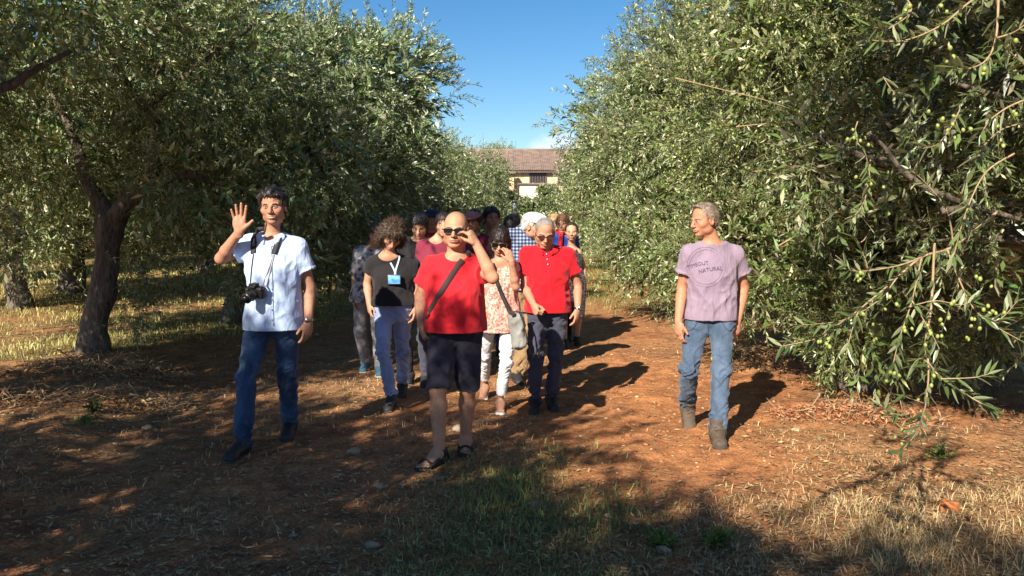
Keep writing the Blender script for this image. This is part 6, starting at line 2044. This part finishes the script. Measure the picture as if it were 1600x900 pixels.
DW = walker('dark-haired person in a black top behind the curly-haired woman', 655, 353, 8.1, 1.68, dict(mat=M_BLACK_T, hem=0.47, sleeve=1.4, ease=0.02, loose=0.8), dict(mat=M_NAVY),
            dict(style='long', col=(0.022, 0.020, 0.020), thick=0.026, seed=9, nstr=900, slen=.05, h=0.007, lobes=[((0, -.06, -.06), (.09, .06, .1))]), female=True, head=dict(pitch=25))
RC = walker('man in a red shirt and dark blue cap at the back of the group', 676, 343, 10.4, 1.75, dict(mat=M_RED_P, hem=0.47, sleeve=0.6, ease=0.018), dict(mat=M_NAVY), dict(style='short', col=(.03, .02, .02), zmax=.04, nstr=0, h=0.009), skin=SK_A)
flat_cap(RC, M_CAPN, name='cap', base=0.04)
MW = walker('person in a maroon top just behind the bald man', 694, 352, 8.0, 1.66, dict(mat=M_MAROON, hem=0.47, sleeve=0.9, ease=0.02, loose=0.8), dict(mat=M_SLATE), dict(style='long', col=(.03, .022, .02), thick=.02, seed=11, nstr=700, slen=.05, h=0.007), female=True, pel=(680, 480), shL=(652, 372), shR=(712, 374))
PK = walker('person with a pink cap brim showing over the bald man', 741, 345, 9.3, 1.68, dict(mat=M_MAROON, hem=0.47, sleeve=0.6, ease=0.018), dict(mat=M_KHAKI), dict(style='bangs', col=(.05, .03, .02), thick=.02, seed=12, nstr=700, slen=.05, h=0.007), head=dict(pitch=10, yaw=-20), skin=SK_A, female=True)
flat_cap(PK, M_PINK, name='cap', base=0.055, hh=.9)
PB = walker('dark-haired man in a blue plaid shirt, tall in the middle of the group', 768, 341, 9.5, 1.76, dict(mat=M_PLAID_B, hem=0.47, sleeve=0.65, ease=0.018), dict(mat=M_DENIM_D), dict(style='short', col=(.02, .014, .012), thick=.022, seed=13, nstr=700, slen=.05, h=0.007), head=dict(yaw=18, pitch=4), skin=SK_C, shL=(742, 366), shR=(793, 368))
HD = walker('person with dark hair seen between the plaid shirts', 801, 354, 9.0, 1.64, dict(mat=M_SLATE, hem=0.47, sleeve=0.8, ease=0.018), dict(mat=M_NAVY), dict(style='bangs', col=(.014, .012, .012), thick=.024, seed=14, nstr=700, slen=.05, h=0.007), head=dict(pitch=35, yaw=-30), female=True)
BL = walker('blond person behind the man in the red polo', 867, 349, 11.2, 1.64, dict(mat=M_WHITE, hem=0.47, sleeve=0.6, ease=0.018), dict(mat=M_DENIM_M), dict(style='long', col=(.46, .30, .14), thick=.022, seed=15, nstr=900, slen=.05, h=0.007), head=dict(yaw=30, pitch=14), female=True)
RB = walker('brown-haired person in a royal blue top and red scarf behind the polo', 879, 350, 10.6, 1.66, dict(mat=M_ROYAL, hem=0.47, sleeve=0.7, ease=0.018), dict(mat=M_NAVY), dict(style='long', col=(.13, .06, .03), thick=.022, seed=16, nstr=800, slen=.05, h=0.007), female=True, head=dict(yaw=-16, pitch=6), skin=SK_A)
mb = MB(); c = RB['nk']; mb.tube([c + np.array([math.cos(a) * .075, math.sin(a) * .075 - .01, .0 + .012 * math.sin(3 * a)]) for a in np.linspace(0, 6.283, 17)], 0.026, 8, False)
mb.tube([c + np.array([-.03, -.10, -.01]), c + np.array([-.04, -.15, -.12]), c + np.array([-.05, -.15, -.26])], [.028, .03, .034], 8); mb.build('scarf', M_RED_T, RB['root'])
DD = walker('smiling woman in a sleeveless black dress at the right edge of the group', 893, 362, 10.3, 1.60, dict(mat=M_DARKDRESS, name='dress', hem=0.24, sleeve=0.0, ease=0.016, loose=0.6, neck=(0, .035, .09, .085, .06)), None,
            dict(style='receding', col=(.035, .022, .016), thick=.016, seed=17, nstr=200, h=0.007, lobes=[((0, -.10, .05), (.045, .04, .04))]), female=True, skin=(0.55, 0.31, 0.2), head=dict(yaw=-6, pitch=6, smile=.9),
            shL=(877, 385), shR=(909, 385), armR=((911, 415, .06), (913, 446, -.02)))

def seam(pi, pts, w, mat, name='seam', bvh='bvh_leg', n=12):
    q = smooth_path([np.array([u, v, 0.0]) for u, v in pts], n)
    p = [c for c in (cast(pi[bvh], u, v, 0.0015) for u, v, _ in q) if c is not None]
    if len(p) < 3: return None
    sd = [np.cross(unit(p[min(i + 1, len(p) - 1)] - p[max(i - 1, 0)]), np.array([0, -1.0, 0.1])) for i in range(len(p))]
    m_ = MB(); m_.ribbon(p, w, sd, 0.0015); return m_.build(name, mat, pi['root'])
M_THREAD = simple_mat('seam_thread', (0.03, 0.045, 0.085), 0.9, 0.2, 60, 0)
for pts in ([(1106, 503), (1107, 515), (1108, 532)], [(1072, 517), (1082, 515), (1089, 504)], [(1144, 517), (1136, 515), (1128, 504)]): seam(LM, pts, .006, M_THREAD)
for pts in ([(424, 518), (425, 526), (424, 536)], [(385, 530), (396, 527), (403, 516)], [(464, 530), (455, 527), (448, 516)]): seam(CM, pts, .006, M_THREAD)
# ------------------------------------------------------------------ things they carry
def strap(pi, pts, width, name='strap', mat=None, parent=None, off=0.005, side=None, n=24, wide=None):
    """band laid on the cloth along photo pixels"""
    q = smooth_path([np.array([u, v, 0.0]) for u, v in pts], n)
    p = []
    for u, v, _ in q:
        c = cast(pi['bvh'], u, v, off)
        if c is None: c = cast(pi['bvh_body'], u, v, off)
        if c is not None: p.append(c)
    for _ in range(2):
        p = [p[0]] + [(p[i - 1] + 2 * p[i] + p[i + 1]) / 4 for i in range(1, len(p) - 1)] + [p[-1]]
    sd = []
    for i in range(len(p)):
        t = unit(p[min(i + 1, len(p) - 1)] - p[max(i - 1, 0)]); sd.append(np.cross(t, np.array([0, -1.0, 0.15])))
    return p, sd

# camera on its strap
cam = empty('camera', tuple(P(399, 456, 5.45)), 'black camera with a short lens hanging on a neck strap against the blue shirt', 'camera')
cc = cast(CM['bvh'], 401, 456, 0.05)
if cc is None: cc = P(401, 456, 5.5)
cam.location = cc
Rc = frame(-28, 18, -6)
Rb = np.stack([Rc[0], Rc[1], Rc[2]]).T
wp = lambda x, y, z: cc + Rc[0] * x + Rc[1] * y + Rc[2] * z
mb = MB(); mb.bev(wp(0, 0, 0), (0.128, 0.05, 0.082), Rb, 0.010); mb.bev(wp(-0.052, 0.018, -0.004), (0.030, 0.045, 0.074), Rb, 0.010)
mb.bev(wp(0.0, 0.008, 0.050), (0.052, 0.048, 0.032), Rb, 0.010); mb.tube([wp(-0.045, 0, 0.038), wp(-0.045, 0, 0.052)], 0.012, 12); mb.tube([wp(0.048, -0.004, 0.038), wp(0.048, -0.004, 0.050)], 0.010, 12)
mb.build('camera_body', M_BLACK, cam)
mb = MB(); mb.tube([wp(0.0, 0.02, -0.006), wp(0.0, 0.045, -0.006), wp(0, 0.047, -0.006), wp(0, 0.085, -0.006), wp(0, 0.088, -0.006), wp(0, 0.105, -0.006)], [0.036, 0.036, 0.033, 0.034, 0.037, 0.037], 20)
ln = mb.build('lens', M_BLACK, cam)
mb = MB(); mb.ball(wp(0, 0.104, -0.006), (0.029, 0.029, 0.029), 14, 8); mb.build('lens_glass', M_LENS, ln)
mb = MB(); mb.bev(wp(0.0, 0.034, 0.050), (0.034, 0.004, 0.010), Rb, 0.001); mb.build('badge_plate', M_STEEL, cam)
M_STRAPB = simple_mat('black_strap', (0.016, 0.014, 0.016), 0.7, 0.2, 60, 0.1)
M_GREYS = simple_mat('grey_strap', (0.30, 0.31, 0.34), 0.6, 0.2, 60, 0.1)
lp_, ls_ = strap(CM, [(405, 352), (401, 362), (397, 376), (396, 396)], 0)
rp_, rs_ = strap(CM, [(439, 352), (438, 362), (434, 378), (428, 397)], 0)
mb = MB(); mb.ribbon(lp_, 0.040, ls_, 0.005); mb.build('neck_strap', M_STRAPB, cam)
mb = MB(); mb.ribbon(rp_, 0.040, rs_, 0.005); mb.build('neck_strap', M_STRAPB, cam)
back = [lp_[0], lp_[0] + np.array([0.0, 0.03, 0.02]), CM['nk'] + np.array([-0.068, 0.03, 0.035]), CM['nk'] + np.array([0, 0.075, 0.04]), CM['nk'] + np.array([0.068, 0.03, 0.035]), rp_[0] + np.array([0, 0.03, 0.02]), rp_[0]]
bp = smooth_path(back, 24)
mb = MB(); mb.ribbon(list(bp), 0.036, np.array([0.05, -0.3, 1.0]), 0.005); mb.build('neck_strap', M_STRAPB, cam)
a_, _ = strap(CM, [(396, 397), (393, 420), (391, 446)], 0, n=14); b_, _ = strap(CM, [(428, 398), (424, 415), (416, 446)], 0, n=14); c_, _ = strap(CM, [(427, 398), (421, 415), (411, 444)], 0, n=14)
for path_, e in ((a_, wp(-.062, 0, .03)), (b_, wp(.062, 0, .03)), (c_, wp(.058, .01, .03))):
    mb = MB(); mb.ribbon(list(path_) + [e], 0.008, np.array([1, 0, 0.1]), 0.004); mb.build('thin_strap', M_GREYS if path_ is not a_ else M_STRAPB, cam)

def lettering(text, size, place, name, mat, parent, thick=0.0, spacing=1.0):
    """words as a thin flat mesh, every point put where place(x, y) says (x, y in units of the letter height)"""
    cu = bpy.data.curves.new(name, 'FONT'); cu.body = text; cu.size = 1.0; cu.align_x = 'CENTER'; cu.align_y = 'CENTER'; cu.space_character = spacing
    cu.resolution_u = 3
    ob = bpy.data.objects.new(name, cu); COL.objects.link(ob)
    dg = bpy.context.evaluated_depsgraph_get()
    me = bpy.data.meshes.new_from_object(ob.evaluated_get(dg))
    bpy.data.objects.remove(ob); bpy.data.curves.remove(cu)
    bm = bmesh.new(); bm.from_mesh(me); bpy.data.meshes.remove(me)
    bmesh.ops.triangulate(bm, faces=bm.faces)
    v = []; ok = True
    for q in bm.verts:
        p = place(q.co.x, q.co.y)
        if p is None: ok = False; p = (0, 0, -5)
        v.append(tuple(p))
    bm.verts.index_update()
    f = [tuple(q.index for q in fc.verts) for fc in bm.faces]
    bm.free()
    bad = {i for i, p in enumerate(v) if p[2] < -4}
    f = [t for t in f if not (set(t) & bad)]
    mb = MB(); mb.add(v, f)
    return mb.build(name, mat, parent, smooth=False)
M_LETW = simple_mat('white_print', (0.62, 0.60, 0.58), 0.7, 0.1, 50, 0)
def strap_place(path_, sd, sgn):
    path_ = np.array(path_)
    def f(x, y):
        t = np.clip(0.5 + sgn * x * 0.020 / 0.16, 0, 1) * (len(path_) - 1)
        i = min(int(t), len(path_) - 2); p = path_[i] + (path_[i + 1] - path_[i]) * (t - i)
        s = unit(np.array(sd[i])) * (1 if sgn > 0 else -1)
        return p + s * y * 0.024 + np.array([0, -0.006, 0.001])
    return f
lettering('Canon', 1, strap_place(lp_, ls_, -1), 'strap_lettering', M_LETW, cam)
lettering('Canon', 1, strap_place(rp_, rs_, -1), 'strap_lettering', M_LETW, cam)

# crossbody bag of the bald man: only its strap and the edge of the pouch behind the hip show
bag = empty('shoulder_bag', tuple(BM['nk'] + np.array([-0.15, 0.2, -0.55])), 'dark shoulder bag on a strap slanting across the red T-shirt', 'bag')
sp_, ss_ = strap(BM, [(729, 401), (724, 406), (718, 412), (702, 436), (686, 462), (671, 488)], 0, n=30)
nk_ = BM['nk']; top_ = smooth_path([np.array(sp_[0]), np.array(sp_[0]) * .5 + (nk_ + np.array([.085, -.055, .0])) * .5 + np.array([0, -.012, .004]), nk_ + np.array([.085, -.045, .012]), nk_ + np.array([.092, .03, .02])], 8)
sp_ = list(top_[::-1][:-1]) + list(sp_); ss_ = [ss_[0]] * 7 + list(ss_)
mb = MB(); mb.ribbon(sp_, 0.040, ss_, 0.005)
mb.build('bag_strap', M_STRAP, bag)
e0 = np.array(sp_[-1]); hip = BM['hL'] + np.array([-0.14, 0.13, 0.12])
mb = MB(); mb.ribbon(list(smooth_path([e0, e0 + np.array([-0.03, 0.06, -0.03]), hip + np.array([0, 0.0, 0.05])], 8)), 0.038, np.array([0.2, 0.6, 0.8]), 0.005)
t0 = np.array(sp_[0]); mb.ribbon(list(smooth_path([t0, t0 + np.array([0.01, 0.06, 0.015]), BM['nk'] + np.array([0.06, 0.15, -0.10]), hip + np.array([0.05, 0.06, 0.08])], 12)), 0.038, np.array([0.8, 0.2, 0.2]), 0.005)
mb.build('bag_strap', M_STRAP, bag)
mb = MB(); mb.bev(hip + np.array([0.05, 0.02, -0.06]), (0.06, 0.2, 0.22), None, 0.02); mb.build('pouch', M_STRAP, bag)

# grey pouch of the floral woman
pouch = empty('shoulder_bag', tuple(P(808, 520, 6.6)), 'grey canvas bucket bag hanging at the side of the woman in the floral top', 'bag')
yb = 6.62
F = Field(P(808, 520, yb) - 0.2, P(808, 520, yb) + 0.2, 0.007)
a, b = P(807, 498, yb), P(811, 534, yb)
F.cone(a, b, 0.070, 0.066, 0, flat=(np.array([0, 1.0, 0]), 0.75)); F.halfcut(P(807, 488, yb), np.array([-0.1, 0, 1.0]))
mesh_from_field(F, 'pouch', M_BAGGREY, pouch, amp=0.0114, f=(10, 10, 8), seed=3)
mb = MB(); mb.tube([P(794, 489, yb - .01), P(808, 486, yb - .06), P(822, 489, yb - .01), P(808, 490, yb + .06), P(794, 489, yb - .01)], 0.006, 6)
mb.bev(P(801, 490, yb - .07), (0.035, 0.015, 0.03), None, 0.004); mb.build('rim', M_STRAP, pouch)
p_, s_ = strap(FW, [(770, 412), (776, 438), (785, 462), (795, 484)], 0, n=20, off=0.008)
mb = MB(); mb.ribbon(list(p_) + [P(797, 489, yb - .03)], 0.034, np.array([1, 0, 0.45]), 0.005); mb.build('bag_strap', M_STRAPB, pouch)
mb = MB(); mb.tube([P(812, 489, yb - .05), P(818, 505, yb - .075), P(824, 530, yb - .05), P(826, 540, yb - .03)], 0.006, 6); mb.build('drawstring', M_STRAPB, pouch)

# badge and lanyard
bd = empty('name_badge', tuple(P(616, 437, 6.85)), 'blue name badge in a clear holder on a pale lanyard against the black T-shirt', 'badge')
M_LAN = simple_mat('pale_blue_ribbon', (0.45, 0.60, 0.72), 0.6, 0.15, 40, 0.05)
M_BADGE, nt_, b_p = new_mat('badge_print')
mp_ = mapping(nt_, (18, 18, 26)); nn_ = noise(nt_, mp_.outputs[0], 1.0, 2); rr_ = ramp(nt_, nn_.outputs['Fac'], [(0.4, (0.05, 0.20, 0.48)), (0.62, (0.16, 0.40, 0.68))]); nt_.links.new(rr_.outputs[0], b_p.inputs['Base Color']); b_p.inputs['Roughness'].default_value = 0.25
cb = cast(BW['bvh'], 616, 437, 0.012)
Rbd = frame(0, -6, 1).T
mb = MB(); mb.bev(cb, (0.112, 0.006, 0.084), Rbd, 0.002); mb.build('holder', M_BLACK, bd)
mb = MB(); mb.bev(cb + np.array([0, -0.005, 0.0]), (0.100, 0.004, 0.070), Rbd, 0.001); mb.build('card', M_BADGE, bd)
for pts in ([(604, 396), (607, 404), (612, 414), (617, 424), (617, 429)], [(625, 394), (624, 404), (621, 414), (618, 424), (618, 429)]):
    p_, s_ = strap(BW, pts, 0, n=16, off=0.006)
    mb = MB(); mb.ribbon(p_, 0.014, s_, 0.003); mb.build('lanyard', M_LAN, bd)

# print on the lilac T-shirt
M_INK = simple_mat('faded_ink', (0.07, 0.05, 0.10), 0.9, 0.3, 80, 0)
M_INK2 = simple_mat('pale_ink', (0.21, 0.145, 0.215), 0.9, 0.15, 80, 0)
def on_shirt(u0, v0, h, ang=0.0, bend=0.0):
    def f(x, y):
        a = rad(ang); xx = x * h; yy = -y * h + bend * (x * h) ** 2
        return cast(LM['bvh'], u0 + xx * math.cos(a) - yy * math.sin(a), v0 + xx * math.sin(a) + yy * math.cos(a), 0.0045)
    return f
lettering('TIMEOUT', 1, on_shirt(1090, 413, 8.0, -13, 0.006), 'shirt_lettering', M_INK, LM['shirt'], spacing=1.0)
lettering('NATURAL', 1, on_shirt(1110, 421, 8.5, -8, 0.004), 'shirt_lettering', M_INK, LM['shirt'])
mb = MB()
for rx_, ry_ in ((30, 31), (26, 27)):
    loop = []
    for k in range(49):
        a = 2 * math.pi * k / 48
        if 1.0 < (a % math.pi) < 1.1: pass
        c = cast(LM['bvh'], 1103 + rx_ * math.cos(a), 417 + ry_ * math.sin(a), 0.0025)
        if c is not None: loop.append(c)
    loop.append(loop[0]); mb.ribbon(loop, 0.0035, [np.cross(unit(loop[min(i + 1, len(loop) - 1)] - loop[max(i - 1, 0)]), np.array([0, -1.0, 0])) for i in range(len(loop))], 0.001)
mb.build('print_ring', M_INK2, LM['shirt'], smooth=False)

# ------------------------------------------------------------------ prunings and dry leaves on the ground
M_DRYTWIG = simple_mat('dry_twig', (0.34, 0.23, 0.13), 0.9, 0.35, 20, 0.3)
def brush_pile(u, v, rx, ry, hgt, n, label, seed, nleaf=900, lc=((0.34, 0.19, 0.08), (0.24, 0.12, 0.05), (0.40, 0.28, 0.14))):
    r = np.random.default_rng(seed); c = G(u, v); c[2] = gh(c[0], c[1])
    root = empty('brush_pile', tuple(c), label, 'brush pile', 'heaps of dry prunings')
    mb = MB()
    for _ in range(n):
        a = r.uniform(0, 6.28); rr = r.random() ** .6
        p = c + np.array([math.cos(a) * rx * rr, math.sin(a) * ry * rr, 0]); p[2] = gh(p[0], p[1]) + hgt * (1 - rr) * r.random() + .01
        d = r.normal(size=3) * np.array([1, 1, .28]); d /= np.linalg.norm(d); L = r.uniform(.12, .5)
        q = [p - d * L / 2, p + r.normal(0, .02, 3), p + d * L / 2 + np.array([0, 0, r.uniform(-.02, .06)])]
        for k in q: k[2] = max(k[2], gh(k[0], k[1]) + .004)
        mb.tube(smooth_path(q, 6), np.linspace(.0045, .0018, 6) * r.uniform(.6, 1.5), 4)
    mb.build('twigs', M_DRYTWIG, root, kind='stuff')
    a = r.uniform(0, 6.28, nleaf); rr = r.random(nleaf) ** .55
    o = np.stack([c[0] + np.cos(a) * rx * rr, c[1] + np.sin(a) * ry * rr, 0 * a], 1); o[:, 2] = ground_h(o[:, 0], o[:, 1]) + hgt * (1 - rr) * r.random(nleaf) * 1.2 + .012
    d = unit(r.normal(size=(nleaf, 3)) * np.array([1, 1, .5])); sd = unit(np.cross(d, r.normal(size=(nleaf, 3))))
    L = r.uniform(.035, .07, (nleaf, 1))
    vv = np.stack([o, o + d * L * .5 + sd * .007, o + d * L, o + d * L * .5 - sd * .007], 1).reshape(-1, 3)
    i = np.arange(nleaf) * 4
    cl = np.array(lc)[r.integers(0, 3, nleaf)] * r.uniform(.6, 1.3, (nleaf, 1))
    link('dry_leaves', mesh_np('dry_leaves', vv, np.stack([i, i + 1, i + 2, i + 3], 1), None, False, np.repeat(cl, 4, 0)), M_GRASS, root, kind='stuff')
brush_pile(165, 592, .95, .45, .20, 150, 'heap of dry brown prunings at the foot of the nearest left tree', 1, 1500)
brush_pile(248, 636, .35, .25, .16, 40, 'small tuft of dry twigs in front of the big heap of prunings', 2, 350)
brush_pile(60, 640, .8, .3, .08, 60, 'thin scatter of dry sticks on the verge at the left edge', 3, 500)
brush_pile(1340, 650, .75, .3, .10, 50, 'reddish dry fallen leaves below the drooping bough on the right', 4, 1600, ((.40, .17, .08), (.30, .11, .05), (.42, .24, .12)))
brush_pile(1240, 560, .8, .5, .08, 30, 'dry leaves in the shade behind the man in lilac', 5, 700)
# a bare stick lying on the verge
mb = MB(); mb.tube(smooth_path([G(-20, 655) + np.array([0, 0, .15]), G(20, 632) + np.array([0, 0, .12]), G(48, 622) + np.array([0, 0, .14])], 10), np.linspace(.008, .004, 10), 6)
o = mb.build('stick', M_DRYTWIG, None, label='bare grey stick lying on the verge at the left edge', cat='stick')
# weeds: green seedlings standing out of the straw
def weed(u, v, hgt, n, label, seed, col=(0.12, 0.17, 0.04)):
    r = np.random.default_rng(seed); c = G(u, v); c[2] = gh(c[0], c[1])
    o = np.tile(c, (n, 1)) + r.normal(0, .016, (n, 3)) * np.array([1, 1, 0.0]); d = r.normal(0, .55, (n, 3)) + np.array([0, 0, 1.0])
    vv, q, cc_ = shoots_leaves(r, o, d, np.full(n, hgt) * r.uniform(.6, 1.2, n), 14, .045, .013)
    link('weed', mesh_np('weed', vv, q, None, False, cc_ * np.array(col)), M_GRASS, None, origin=tuple(c), label=label, cat='weed', group='green weeds')
weed(970, 436, .26, 26, 'green olive sucker at the edge of the sunny path behind the red polo', 1)
weed(150, 655, .14, 12, 'small dark weed on the left verge', 2, (.07, .10, .03))
weed(138, 674, .10, 12, 'bright green tuft below the dark weed on the left verge', 3)
weed(1030, 852, .10, 14, 'green weed at the edge of the bottom shadow', 4)
weed(1470, 712, .10, 14, 'low green weed in the straw at the right', 5, (.14, .19, .05))
weed(1120, 855, .10, 12, 'green weed left of the dry grass at the bottom right', 6)
